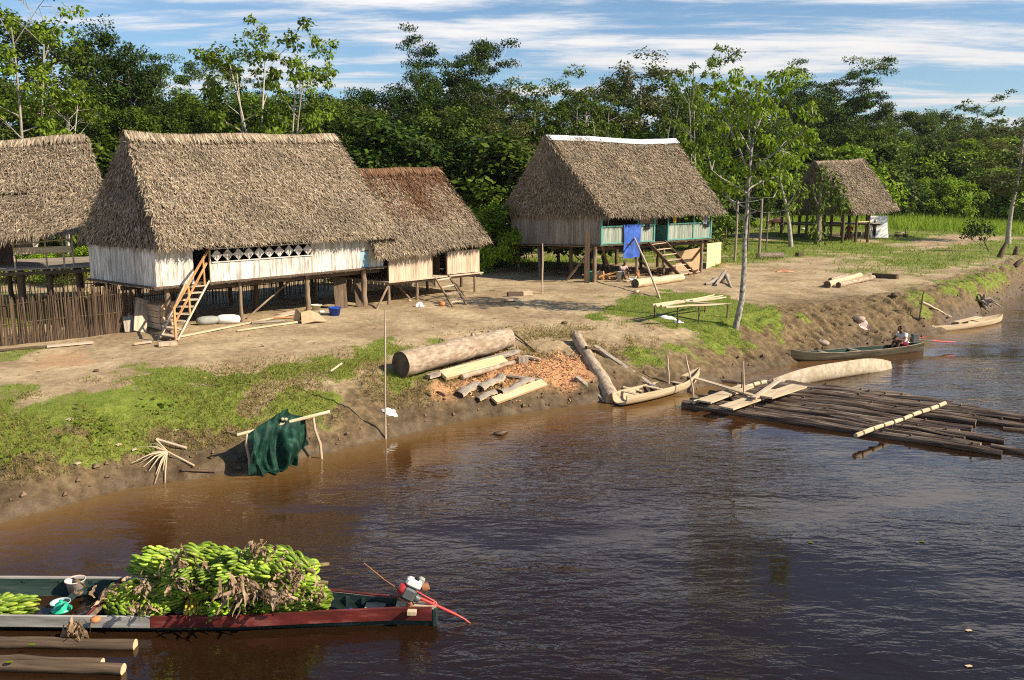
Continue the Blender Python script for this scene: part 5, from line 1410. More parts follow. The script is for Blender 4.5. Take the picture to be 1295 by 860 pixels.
pw = [M['palewood'], M['palewood'], M['palewood']]
r_, O_, I_, d_, s_ = canoe('small_canoe', at_z(783, 510, 0.08), at_z(884, 485, .08), .78, .24, 'small pale wooden canoe with raised bow beached at the bank', pw, sheer=(.02, .28), blunt=(.42, 0), n=22)
for k in (3, 9, 15): thwart(r_, I_, k, .14, 'palewood')
r_, O_, I_, d_, s_ = canoe('dugout_canoe', at_z(976, 489, 0), at_z(1126, 465, 0), .80, .42, 'large pale dugout canoe hull lying beyond the log raft', [M['dugout'], M['darkwood'], M['dugout']], sheer=(-.20, -.22), draft=.10, roll=.36, th=.05, blunt=(.10, .04), n=28)
r_, O_, I_, d_, s_ = canoe('paddled_canoe', at_z(1000, 458, 0), at_z(1168, 443.5, 0), .72, .27, 'slim dark weathered canoe carrying the person in white', [M['hullgreen'], M['hullin'], M['palewood']], sheer=(.18, .06), draft=.08, n=30)
for k in (7, 14): thwart(r_, I_, k, .16, 'greyplank')
seatk = 25; thwart(r_, I_, seatk, .30, 'greyplank', -.06)
seat_pt = Vector((I_[seatk, 0] + I_[seatk, -1]) / 2) + Vector((0, 0, -.05)); can_d, can_s = d_.copy(), s_.copy()
stern = Vector((O_[-2, 0] + O_[-2, -1]) / 2)
# small long-tail motor on that canoe
mt_ = thing('boat_motor', stern - can_d * .35, 'small long tail motor with a red shaft at the stern of the occupied canoe', 'motor')
c = stern - can_d * .3 + Vector((0, 0, .14))
MB().box(c, (.22, .2, .2), .2).build('engine_block', M['enginegrey'], mt_)
MB().box(c + Vector((0, 0, .16)), (.2, .16, .1), .2, tilt=(.1, .1)).build('fuel_tank', M['enginegrey'], mt_)
MB().tube([c + Vector((.05, 0, 0)), c + can_d * .9 + Vector((0, 0, -.1))], .025, 7).build('drive_shaft', M['enginegrey'], mt_)
MB().tube([c + can_d * .9 + Vector((0, 0, -.1)), c + can_d * 1.7 + Vector((0, 0, -.2)), c + can_d * 2.1 + Vector((0, 0, -.21))], [.03, .03, .02], 7).build('shaft_tube', M['shaftred'], mt_)
MB().tube([c + Vector((.05, 0, .05)), c + can_d * .75 + Vector((0, .2, .02))], .012, 6).build('tiller', M['shaftred'], mt_)
r_, O_, I_, d_, s_ = canoe('far_canoe', at_z(1178, 420, 0), at_z(1267, 407, 0), .8, .26, 'slim pale canoe moored farthest away at the muddy bank', pw, sheer=(.02, .12), draft=.06, n=24)
for k in (8, 14): thwart(r_, I_, k, .2, 'palewood')
c = Vector((I_[12, 0] + I_[12, -1]) / 2)
plank(c - d_ * 1.0 + Vector((0, 0, .03)), c + d_ * .8 + Vector((0, 0, .13)), .3, .04, 'pale board laid over the farthest canoe', 'palewood')

# ------------------------------------------------------------------ log raft
raft = thing('log_raft', at_z(1040, 525, 0), 'raft of dark floating logs tied under pale cross poles', 'raft')
RL_ = [((864, 513.5), (1267, 575), .15), ((874, 508), (1240, 566), .13), ((885, 504.5), (1270, 560), .14), ((897, 501.5), (1213, 548.5), .15), ((909, 498.5), (1229, 546), .19),
       ((921, 496), (1234, 536), .14), ((932, 493.5), (1300, 541), .16), ((942, 491), (1320, 533), .17), ((952, 489), (1240, 520), .14), ((962, 487), (1205, 512), .15), ((972, 485), (1150, 503), .14),
       ((1000, 519), (1220, 556), .10), ((930, 505), (1250, 569), .09), ((880, 510), (1230, 562), .07), ((915, 501), (1190, 540), .07), ((905, 502), (1225, 552), .06), ((948, 492), (1225, 525), .06), ((958, 490), (1290, 533), .06)]
for a, b, r in RL_:
    p, q_ = at_z(*a, .02), at_z(*b, .02); n = 12; mb = MB()
    bend = R.uniform(-.07, .07)
    pts = [p.lerp(q_, k / n) + Vector((0, bend * math.sin(PI * k / n), .03 + .02 * math.sin(k * 1.3 + r * 90))) for k in range(n + 1)]
    rad = [r * .80 * (1.2 - .4 * k / n) * R.uniform(.9, 1.1) for k in range(n + 1)]
    mb.tube(pts, rad, 11, 0, 1, wob=.05)
    for _ in range(R.randrange(2, 5)):
        k = R.randrange(1, n); mb.tube([pts[k] + Vector((0, -.02, rad[k] * .7)), pts[k] + Vector((.02, -.05, rad[k] * 1.35))], [rad[k] * .28, rad[k] * .18], 6, 0, 0)
    mb.build('log', [M['raftlog'], M['cutend' if R.random() < .6 else 'logend']], raft)
for a, b, r, mt, z in [((1082, 551), (1195, 510), .055, 'palewood', .25), ((877, 509), (968, 482), .06, 'palewood', .22)]:
    p, q_ = at_z(*a, z), at_z(*b, z); MB().tube([p.lerp(q_, k / 8) + Vector((0, 0, R.uniform(-.015, .015))) for k in range(9)], [r * R.uniform(.9, 1.1) for _ in range(9)], 9, wob=.04).build('cross_pole', M[mt], raft)
    for k in range(9):
        c = p.lerp(q_, (k + .6) / 9.5); dd = (q_ - p).normalized()
        MB().tube([c - dd * .025, c + dd * .025], r * 1.28, 8).build('lashing', M['darkwood'], raft)
for (a, b, w_, lb, z) in [((890, 508), (945, 488), .42, 'broad pale board nearest the small canoe on the raft', .30), ((918, 516), (983, 494), .44, 'second broad pale board on the raft, closest to the water', .31),
                         ((967, 502), (1011, 488), .46, 'whitest short board lying on top of the raft', .40)]:
    plank(at_z(*a, z), at_z(*b, z), w_, .045, lb, 'palewood', 'raft_board', cat='board')
plank(at_z(858, 472, .32), at_z(958, 502, .42), .15, .05, 'long narrow board bridging bank and raft', 'palewood', 'raft_board', cat='board')
plank(at_z(953, 503, .44), at_z(985, 481, .46), .13, .04, 'narrow tan slat leaning across the raft boards', 'tanplank', 'raft_board', cat='board')
tag(MB().tube([at_z(1232, 521, .02), at_z(1283, 524, .02)], .06, 8).build('floating_pole', M['darkwood']), 'thin dark pole adrift beyond the raft', 'pole')
tag(MB().tube([at_z(1268, 543, .0), at_z(1330, 548, .02)], .07, 8).build('floating_pole', M['darkwood']), 'thin dark pole adrift between raft logs at the right edge', 'pole')
tag(MB().tube([at_z(1253, 566, .03), at_z(1330, 578, .02)], [.10, .08], 9).build('floating_log', M['raftlog']), 'dark log drifting off the near corner of the raft', 'log')
tag(MB().tube([at_z(900, 481, .02), at_z(952, 486, .02)], .10, 9).build('floating_log', M['raftlog']), 'short dark log afloat behind the raft boards', 'log')
tag(MB().tube([at_z(626, 549, .0), at_z(633, 548, .06), at_z(642, 545, .02)], [.06, .07, .02], 7).build('driftwood', M['darkwood']), 'small dark driftwood knot alone in the river', 'driftwood')
for a, b, r, lb in [((-40, 812), (171, 815), .075, 'peeled dark log floating beside the banana boat'), ((-40, 832), (130, 838), .052, 'floating log with a pale round end below the boat'), ((-40, 841), (156, 847), .072, 'thicker floating log nearest the bottom edge')]:
    p, q_ = at_z(*a, .05), at_z(*b, .05)
    o = MB().tube([p.lerp(q_, k / 8) + Vector((0, R.uniform(-.01, .01), R.uniform(-.01, .01))) for k in range(9)], [r * R.uniform(.92, 1.06) for _ in range(9)], 14, 0, 1, wob=.03).build('floating_log', [M['darkwood'], M['cutend']]); tag(o, lb, 'log')
for px, py, lb in [(40, 815, 'yellow leaf scrap on the peeled log'), (12, 837, 'small green shoot on the pale ended log'), (1025, 686, 'yellow leaf afloat left of the ripple rings'), (1166, 685, 'yellow leaf afloat above the ripple rings'), (1225, 797, 'pale leaf afloat low at the right'), (1225, 842, 'white leaf afloat lowest at the right')]:
    g = at_z(px, py, .012 if px > 500 else .15)
    mb = MB(); P = [g + Vector((math.cos(k * 1.05) * .05, math.sin(k * 1.05) * .025, .004 * (k % 2))) for k in range(6)]; mb.add(P, [tuple(range(6))], 0)
    mb.add([p + Vector((0, 0, -.006)) for p in P], [tuple(range(6))[::-1]], 0)
    tag(mb.build('floating_leaf', M['leaf_light'] if 'yellow' in lb or 'green' in lb else M['palewood']), lb, 'leaf')

# ------------------------------------------------------------------ banana boat
zg = .36
near = [(-260, 772, .28), (-120, 775, .26), (0, 778, .24), (190, 782, .215), (300, 781, .215), (397, 776, .22), (504, 770.5, .235), (548, 771, .24)]
farp = [(-260, 735, .28), (-120, 729, .26), (0, 728.5, .24), (139, 731, .215), (300, 738, .215), (422, 748, .22), (488, 754.5, .235), (551, 759, .24)]
xs_n = [at_z(*p).x for p in near]; ys_n = [at_z(*p).y for p in near]
xs_f = [at_z(*p).x for p in farp]; ys_f = [at_z(*p).y for p in farp]
x0b, x1b = at_z(-420, 752, .4).x, (xs_n[-1] + xs_f[-1]) / 2
boat = thing('banana_boat', (at_z(200, 756, 0)), 'long wooden boat with red side boards loaded with green bananas', 'boat')
NB = 60; O, I = [], []
for k in range(NB + 1):
    x = x0b + (x1b - x0b) * k / NB
    yn, yf = np.interp(x, xs_n, ys_n), np.interp(x, xs_f, ys_f)
    if x < xs_n[0]:
        f = (xs_n[0] - x) / (xs_n[0] - x0b); m_ = (yn + yf) / 2; yn, yf = yn + (m_ - yn) * f ** 1.5, yf + (m_ - yf) * f ** 1.5
    z = .215 + .03 * abs(2 * k / NB - 1) ** 2 + .25 * max(0, 1 - k / 10) ** 2
    m_, hw = (yn + yf) / 2, max(.04, (yf - yn) / 2)
    yy_ = [-1, -.97, -.90, -.74, -.4, 0, .4, .74, .90, .97, 1]; zz2 = [z, .13, .03, -.08, -.12, -.13, -.12, -.08, .03, .13, z]
    O.append([(x, m_ + a * hw, b) for a, b in zip(yy_, zz2)])
    I.append([(x, m_ + a * max(.01, hw - .035), b + .035 if b < z else b) for a, b in zip(yy_, zz2)])
O, I = np.array(O), np.array(I)
mb = MB(); mb.grid(O, 0, False); mb.grid(I[:, ::-1], 1, False)
mb.grid(np.stack([O[:, 0], I[:, 0]], 1), 2, False); mb.grid(np.stack([O[:, -1], I[:, -1]], 1), 2, False); mb.grid(np.stack([O[-1], I[-1]], 0), 0, False); mb.grid(np.stack([O[0], I[0]], 0), 0, False)
mb.build('hull', [M['hullteal'], M['hullin'], M['hullgrey']], boat)
def side_board(px0, px1, mat, name, off=.02, zlo=.085, far=False, lip=.02, label=None):
    xa, xb = np.interp([px0, px1], [p[0] for p in near], xs_n); n = 20; mb = MB(); c = []
    P = []
    for k in range(n + 1):
        x = xa + (xb - xa) * k / n; z = np.interp(x, O[:, 0, 0], O[:, 0, 2])
        y = np.interp(x, O[:, 0, 0], O[:, 0, 1]) if not far else np.interp(x, O[:, -1, 0], O[:, -1, 1]); s = -1 if not far else 1
        P.append([(x, y + s * off, zlo), (x, y + s * off, z + lip), (x, y - s * .03, z + lip), (x, y - s * .03, z + .003), (x, y + s * .004, z + .003), (x, y + s * .004, zlo), (x, y + s * off, zlo)])
    P = np.array(P); mb.grid(P, 0, False)
    mb.add(P[0, :6], [(0, 1, 2, 3, 4, 5)], 0); mb.add(P[-1, :6], [(5, 4, 3, 2, 1, 0)], 0)
    o = mb.build(name, mat, boat)
    if label: o['label'] = label
side_board(190.5, 546, M['redpaint'], 'side_board', label='dark red painted side board')
side_board(-250, 189.5, M['hullgrey'], 'side_board', label='grey weathered side board')
side_board(-250, 330, M['hullgrey'], 'side_board', far=True, label='pale weathered rim on the far side')
side_board(331, 546, M['redpaint'], 'side_board', far=True, label='red far rim towards the stern')
# stern deck
ka = np.searchsorted(O[:, 0, 0], np.interp(488, [p[0] for p in near], xs_n))
xa = O[ka, 0, 0]
for j in range(3):
    f0, f1 = j / 3 + .02, (j + 1) / 3 - .01
    c = []
    for dz in (.0, .03):
        for x, f in ((xa, f0), (x1b + .03, f0), (x1b + .03, f1), (xa, f1)):
            yn, yf = np.interp(x, O[:, 0, 0], O[:, 0, 1]) + .045, np.interp(x, O[:, 0, 0], O[:, -1, 1]) - .045
            c.append((x, yn + (yf - yn) * f, np.interp(x, O[:, 0, 0], O[:, 0, 2]) + dz - .012))
    mb = MB(); mb.hexa(c); mb.build('stern_deck', M['tanplank' if j != 2 else 'redpaint'], boat)
MB().box((x1b + .012, (ys_n[-1] + ys_f[-1]) / 2, .10), (.05, ys_f[-1] - ys_n[-1] + .02, .27)).build('transom', M['hullteal'], boat)
def thw(px, w, mat, dz=-.1, name='bench'):
    x = np.interp(px, [p[0] for p in near], xs_n); yn, yf = np.interp(x, O[:, 0, 0], O[:, 0, 1]), np.interp(x, O[:, 0, 0], O[:, -1, 1])
    MB().box((x, (yn + yf) / 2, .22 + dz), (w, yf - yn - .09, .03)).build(name, M[mat], boat); return x, yn, yf
thw(470, .28, 'greyplank', -.08)
xr, yn_, yf_ = thw(112, .06, 'post', -.02, 'rib')
thw(50, .10, 'hullin', -.12); thw(-90, .2, 'greyplank', -.06); thw(-200, .2, 'greyplank', -.06)
for px in (20, 62, -30, 430, 452):
    x = np.interp(px, [p[0] for p in near], xs_n); yn, yf = np.interp(x, O[:, 0, 0], O[:, 0, 1]), np.interp(x, O[:, 0, 0], O[:, -1, 1])
    MB().beam((x, yf - .05, .02), (x, yf - .045, .20), .05, .03, (0, 1, 0)).build('rib', M['hullin'], boat)
# dividing board leaning in the hull
bx = np.interp(105, [p[0] for p in near], xs_n)
plank((bx - .12, (yn_ + yf_) / 2 - .3, .0), (bx + .22, (yn_ + yf_) / 2 + .15, .38), .34, .03, 'reddish brown board leaning beside the green bowl', 'redpaint', up=(-1, .2, .6))
# things in the boat
def lathe_at(px, py, z, prof, mat, name, label, cat, tilt=0):
    p = at_z(px, py, z); o = MB().lathe(p, prof, 20).build(name, M[mat]); tag(o, label, cat); return o
lathe_at(78, 779, -.09, [(0, 0), (.10, 0), (.125, .22), (.135, .22), (.135, .205), (.12, .20), (.095, .02), (0, .02)], 'bluepail', 'pail', 'pale blue pail holding a green bowl in the boat', 'pail')
lathe_at(78, 771, .12, [(.135, 0), (.135, .015), (.10, .03), (.075, .09), (.03, .115), (.025, .14), (0, .145)], 'greenbowl', 'green_lid', 'shiny green plastic lid on the pale pail', 'lid')
lathe_at(97, 754, -.02, [(0, 0), (.09, 0), (.13, .26), (.145, .27), (.145, .255), (.115, .24), (.08, .03), (0, .03)], 'pinkish', 'basin', 'pale pink basin beside the leaning board', 'basin')
lathe_at(121, 786, .24, [(0, -.02), (.05, 0), (.07, .03), (.05, .06), (0, .075)], 'terracotta', 'gourd', 'tan round gourd on the boat rim', 'gourd')
cloth_p = at_z(445, 772, .0)
P = np.array([[(cloth_p.x + (i / 9 - .5) * .55, cloth_p.y + (j / 9 - .5) * .35, -.04 + .10 * float(vnoise(np.array([i * .5]), np.array([j * .5]), 4)[0])) for j in range(10)] for i in range(10)])
tag(MB().grid(P, 0, True).build('tarp', M['bluecloth']), 'crumpled blue tarp in the boat behind the bananas', 'tarp')
# long-tail engine
ec = at_z(518, 764, .28)
eng = thing('long_tail_engine', ec, 'tilted white and red petrol engine with a long red propeller shaft', 'engine')
tl = Matrix.Translation(ec + Vector((-.0, .02, .17))) @ Matrix.Rotation(math.radians(27), 4, 'Y') @ Matrix.Rotation(math.radians(-12), 4, 'X') @ Matrix.Scale(.84, 4)
def eb(c, size, mat, name, bev=.012, parent=None):
    mb = MB(); x, y, z = [k / 2 for k in size]; b = bev
    P = []
    for zz_, k in ((-z, b), (-z + b, 0), (z - b, 0), (z, b)):
        X_, Y_ = x - k, y - k
        row = [(-X_, -Y_ + b, zz_), (-X_ + b, -Y_, zz_), (X_ - b, -Y_, zz_), (X_, -Y_ + b, zz_), (X_, Y_ - b, zz_), (X_ - b, Y_, zz_), (-X_ + b, Y_, zz_), (-X_, Y_ - b, zz_)]
        P.append([np3(tl @ (Vector(c) + Vector(p))) for p in row])
    P = np.array(P); mb.grid(P, 0, False, True); mb.add(P[0], [tuple(range(8))[::-1]], 0); mb.add(P[-1], [tuple(range(8))], 0)
    return mb.build(name, M[mat], parent or eng)
def et(pts, r, mat, name, n=12): return MB().tube([tl @ Vector(p) for p in pts], r, n).build(name, M[mat], eng)
tk = eb((.0, 0, .16), (.26, .20, .13), 'whiteplastic', 'fuel_tank', .03)
MB().tube([tl @ Vector((.02, -.0, .222)), tl @ Vector((.02, 0, .245))], .035, 12).build('fuel_cap', M['hair'], tk)
eb((.0, -.02, -.02), (.22, .2, .2), 'enginegrey', 'engine_block', .03)
eb((-.02, -.09, .02), (.13, .05, .10), 'enginegrey', 'carburettor', .015)
et([(-.19, -.01, 0), (-.16, -.01, 0), (-.10, -.01, 0)], [.06, .085, .09], 'enginered', 'fan_housing', 16)
et([(-.205, -.01, 0), (-.185, -.01, 0)], [.05, .06], 'enginegrey', 'starter_cover', 14)
eb((.10, .09, .22), (.11, .10, .12), 'greysack', 'air_filter', .02)
et([(.16, .07, .13), (.22, .08, .17), (.25, .08, .20)], [.055, .062, .05], 'rust', 'exhaust', 12)
et([(.12, 0, -.04), (.2, 0, -.05)], [.06, .05], 'enginegrey', 'coupling')
sh0 = tl @ Vector((.13, 0, -.02)); tip = at_z(597, 790, -.03); midp = sh0.lerp(tip, .72) + Vector((0, 0, .03))
MB().tube([sh0, sh0.lerp(midp, .5), midp], [.022, .022, .020], 9).build('shaft_tube', M['shaftred'], eng)
MB().tube([midp, midp.lerp(tip, .5) + Vector((0, 0, .012)), tip], [.016, .013, .010], 8).build('propeller_shaft', M['shaftred'], eng)
MB().tube([tl @ Vector((.10, .03, .05)), sh0.lerp(tip, .35) + Vector((0, .02, .05)), sh0.lerp(tip, .4)], .011, 7).build('support_rod', M['shaftred'], eng)
MB().tube([tl @ Vector((-.1, 0, -.05)), at_y(486, 733, ec.y + .1), at_y(460, 712, ec.y + .15)], .008, 6).build('tiller', M['rust'], eng)
MB().tube([ec - Vector((0, 0, .02)), ec + Vector((0, 0, .12))], [.05, .035], 10).build('swivel', M['rust'], eng)
eb((0, 0, -.15), (.24, .14, .03), 'rust', 'mount_plate', .005)
MB().box(ec + Vector((.05, -.16, -.035)), (.12, .09, .05)).build('mount_block', M['palewood'], eng)

# ------------------------------------------------------------------ bananas
def banana_bunch(seed, hands=7, per=13, ln=.175, length=.62):
    rg = np.random.default_rng(seed); mb = MB(); rings, sides = 6, 6
    prof = np.array([.4, .9, 1.0, 1.0, .85, .38]); ts = np.linspace(0, 1, rings)
    for h_ in range(hands):
        xh = -length / 2 + length * (h_ + .3) / hands
        for row in range(2):
            for k in range(per):
                a = 2 * PI * (k + .5 * row) / per + rg.normal(0, .07) + h_ * .4
                rad = np.array([0, math.cos(a), math.sin(a)]); ax = np.array([1., 0, 0]) * (1 if True else 1)
                tanv = np.cross(ax, rad)
                l = ln * rg.uniform(.85, 1.15); r = .025 * rg.uniform(.9, 1.12)
                c0 = np.array([xh + row * .03 + rg.normal(0, .008), 0, 0]) + rad * .05
                th0 = math.radians(68 + rg.normal(0, 6)); bend = math.radians(82 + rg.normal(0, 9))
                P = [c0]; 
                for i in range(1, rings):
                    an = th0 - bend * ts[i]
                    P.append(P[-1] + (rad * math.sin(an) + ax * math.cos(an) + tanv * rg.normal(0, .03)) * (l / (rings - 1)))
                P = np.array(P); V = np.empty((rings, sides, 3))
                for i in range(rings):
                    t = P[min(i + 1, rings - 1)] - P[max(i - 1, 0)]; t /= np.linalg.norm(t)
                    nn = np.cross(t, tanv); nn /= np.linalg.norm(nn)
                    for j in range(sides):
                        b = 2 * PI * j / sides; V[i, j] = P[i] + (tanv * math.cos(b) + nn * math.sin(b)) * r * prof[i]
                idx = []
                for i in range(rings - 1):
                    for j in range(sides):
                        k2 = (j + 1) % sides; idx.append((i * sides + j, i * sides + k2, (i + 1) * sides + k2, (i + 1) * sides + j))
                mb.add(V.reshape(-1, 3), np.array(idx, np.int32), 0, True)
                mb.add(V[-1], [tuple(range(sides))], 1)
    fr = mb
    st = MB().tube([(-length * .72, 0, 0), (-length * .5, .01, 0), (0, 0, 0), (length * .5, 0, .01), (length * .62, 0, 0)], [.03, .034, .032, .024, .015], 9)
    return fr.mesh('banana_fingers', [M['banana'], M['stalk']]), st.mesh('banana_stalk', [M['stalk']])
BM = [banana_bunch(s, h_, p_, l_, g_) for s, h_, p_, l_, g_ in [(1, 6, 8, .20, .54), (2, 5, 9, .205, .48), (3, 6, 8, .195, .58), (4, 5, 8, .21, .46)]]
yel = BM[1][0].copy(); yel.materials[0] = M['banana_yel']
nb_ = 0
def put_bunch(loc, rot, sc, k, label=None, mesh=None, group='green banana bunches heaped in the boat'):
    global nb_
    fm, sm_ = BM[k % 4]
    t = thing('banana_bunch', loc, label or 'bunch of green bananas heaped in the middle of the boat', 'banana bunch', group)
    t.rotation_euler = rot; t.scale = (sc,) * 3
    for nme, me in (('fingers', mesh or fm), ('stalk', sm_)):
        o = bpy.data.objects.new(nme, me); COL.objects.link(o); o.parent = t; WLOC[o.name] = Vector(loc)
    nb_ += 1; return t
# heap: rows of (px, py, height) from the near rim to the crown
def at_h(px, py, z): return at_z(px, py, z)
def ymid(px): 
    x = np.interp(px, [p[0] for p in near], xs_n); return (np.interp(x, O[:, 0, 0], O[:, 0, 1]) + np.interp(x, O[:, 0, 0], O[:, -1, 1])) / 2
heap = []
for px, py, z in [(150, 766, .42), (188, 764, .44), (214, 762, .46), (248, 764, .44), (286, 766, .42), (312, 765, .43), (340, 764, .44), (362, 762, .45), (382, 762, .44), (394, 750, .48)]: heap.append((px, py, z, 0))
for px, py, z in [(152, 752, .52), (180, 748, .55), (206, 745, .62), (232, 742, .68), (262, 744, .70), (300, 744, .72), (330, 740, .76), (352, 742, .74), (372, 738, .74), (388, 736, .62)]: heap.append((px, py, z, 1))
for px, py, z in [(196, 724, .72), (222, 726, .84), (250, 724, .92), (276, 722, .96), (300, 722, .98), (328, 722, 1.0), (352, 720, 1.0), (368, 720, .92), (382, 720, .74)]: heap.append((px, py, z, 2))
for px, py, z in [(198, 714, .80), (214, 706, 1.0), (238, 708, 1.04), (262, 708, 1.08), (290, 704, 1.14), (318, 706, 1.12), (344, 704, 1.14), (360, 708, 1.08), (374, 712, .92)]: heap.append((px, py, z, 3))
for i, (px, py, z, row) in enumerate(heap):
    p = at_z(px, py, z - .22)
    if row == 0: p.z -= .02
    yaw = R.choice([R.uniform(-1.2, -.3), R.uniform(-2.8, -1.9), R.uniform(-.4, .4), R.uniform(2.6, 3.5)])
    lab, me = None, None
    if (px, py) == (248, 764): lab, me, yaw = 'ripening yellowish banana bunch low on the near side of the heap', yel, -1.4
    put_bunch(p, (R.uniform(0, 6.28), R.uniform(-.35, .35) - .15, yaw), R.uniform(.82, 1.02), R.randrange(4), lab, me)
for px, z in [(160, .2), (200, .33), (240, .48), (280, .58), (320, .58), (355, .5), (380, .28)]:        # hidden core of the heap
    p = at_z(px, 752, .2); p.y = ymid(px) + .15; p.z = z - .1; put_bunch(p, (R.uniform(0, 6), 0, R.uniform(-.4, .4)), 1.15, R.randrange(4))
p = at_z(8, 768, .18); put_bunch(p, (1.0, .1, .5), 1.0, 1, 'lone bunch of green bananas at the left edge of the boat', group='lone bunches forward in the boat')
p = at_z(-20, 772, .16); put_bunch(p, (2.0, .1, 1.0), 1.0, 2, 'bunch of green bananas cut off by the left edge', group='lone bunches forward in the boat')
# dry leaves between the bunches
def dry_bundle(px, py, z, n, ln_, label, spread=.28, down=.6, fan_=.6):
    c = np3(at_z(px, py, z - .12)) + np.array([0, -.06, .02]); mb = MB()
    for k in range(int(n * 1.3)):
        d0 = nrm((rng.normal(0, fan_, (1, 3)) + np.array([[0, -.25, -down]])))[0]
        s0 = nrm(np.cross(d0, rng.normal(size=3))[None])[0]; L0 = ln_ * rng.uniform(.35, .9); w0 = rng.uniform(.010, .030)
        p = c + rng.normal(0, spread, 3) * (.8, .30, .5); rows = []; q = p.copy(); dd = d0.copy(); J = 9
        for j in range(J):
            f = j / (J - 1); w_ = w0 * (.35 + math.sin(PI * f) * rng.uniform(.6, 1.2)); nn = nrm(np.cross(dd, s0)[None])[0]
            fo = rng.uniform(.3, 1.1)
            rows.append([q - s0 * w_ + nn * w_ * fo * rng.uniform(-1, 1), q + nn * w_ * .5 * fo, q + s0 * w_ * rng.uniform(.4, 1.2) - nn * w_ * fo * rng.uniform(-1, 1)])
            dd = nrm((dd + rng.normal(0, .28, 3) + np.array([0, 0, -.10 if down > 0 else .0]))[None])[0]; s0 = nrm((s0 + rng.normal(0, .35, 3))[None])[0]; s0 = nrm((s0 - dd * np.dot(s0, dd))[None])[0]
            q = q + dd * L0 / (J - 1)
        mb.add(np.array(rows).reshape(-1, 3), np.array([(i * 3 + j, i * 3 + j + 1, i * 3 + j + 4, i * 3 + j + 3) for i in range(J - 1) for j in range(2)], np.int32), 0, False)
    o = mb.build('dry_banana_leaves', M['leaf_dry']); return tag(o, label, 'dry leaves', 'clumps of dry brown leaves in the banana heap')
for px, py, z, n, l_, lb in [(228, 706, 1.06, 26, .34, 'dry brown leaves between the two upper left bunches'), (304, 735, .92, 34, .5, 'long dry leaves hanging down the middle of the heap'), (334, 694, 1.22, 30, .22, 'dark crumpled leaves crowning the heap'),
                             (378, 722, 1.0, 28, .24, 'brown crumpled leaves over the right shoulder of the heap'), (345, 742, .85, 22, .4, 'broad dry leaf strips right of the hanging middle leaves'), (238, 735, .8, 22, .22, 'dark dry leaves deep between the middle bunches'),
                             (182, 738, .66, 16, .24, 'dark dry leaves on the low left shoulder'), (398, 745, .62, 18, .22, 'pale dry leaves at the stern end of the heap'),
                             (127, 752, .50, 9, .5, 'upright dry leaf stalks at the left end of the heap'), (176, 770, .46, 12, .24, 'thin dry strips hanging over the rim'), (365, 752, .62, 12, .2, 'tan leaf scraps low on the right side')]:
    o = dry_bundle(px, py, z, int(n * .95), l_, lb, spread=.15, down=.6 if px != 127 else -.9, fan_=.6 if 'long' not in lb else .3)
p = at_z(97, 783, .40); c = np3(p); mb = MB()
o = dry_bundle(98, 786, .40, 16, .42, 'dry brown leaf clump hanging over the grey boat rim', spread=.07, down=.9, fan_=.3)
# ------------------------------------------------------------------ people and animals (skinned skeletons baked to one mesh)
def skinned(name, verts, edges, radii, mat, parent=None, sub=2, root=0, label=None, cat=None):
    me = bpy.data.meshes.new(name); me.from_pydata([tuple(v) for v in verts], edges, [])
    o = bpy.data.objects.new(name, me); COL.objects.link(o)
    sm = o.modifiers.new('s', 'SKIN'); sv = me.skin_vertices[0].data
    for k, r in enumerate(radii):
        sv[k].radius = (r, r) if not hasattr(r, '__len__') else r
        sv[k].use_root = (k == root)
    su = o.modifiers.new('u', 'SUBSURF'); su.levels = sub; su.render_levels = sub
    dg = bpy.context.evaluated_depsgraph_get(); dg.update()
    m2 = bpy.data.meshes.new_from_object(o.evaluated_get(dg))
    bpy.data.objects.remove(o); bpy.data.meshes.remove(me)
    m2.polygons.foreach_set('use_smooth', [True] * len(m2.polygons)); m2.materials.clear(); m2.materials.append(M[mat])
    V = np.empty(len(m2.vertices) * 3); m2.vertices.foreach_get('co', V); V = V.reshape(-1, 3)
    org = Vector(((V[:, 0].min() + V[:, 0].max()) / 2, (V[:, 1].min() + V[:, 1].max()) / 2, V[:, 2].min()))
    m2.vertices.foreach_set('co', (V - np3(org)).ravel()); m2.update()
    ob = link(name, m2, org, parent); return tag(ob, label, cat)

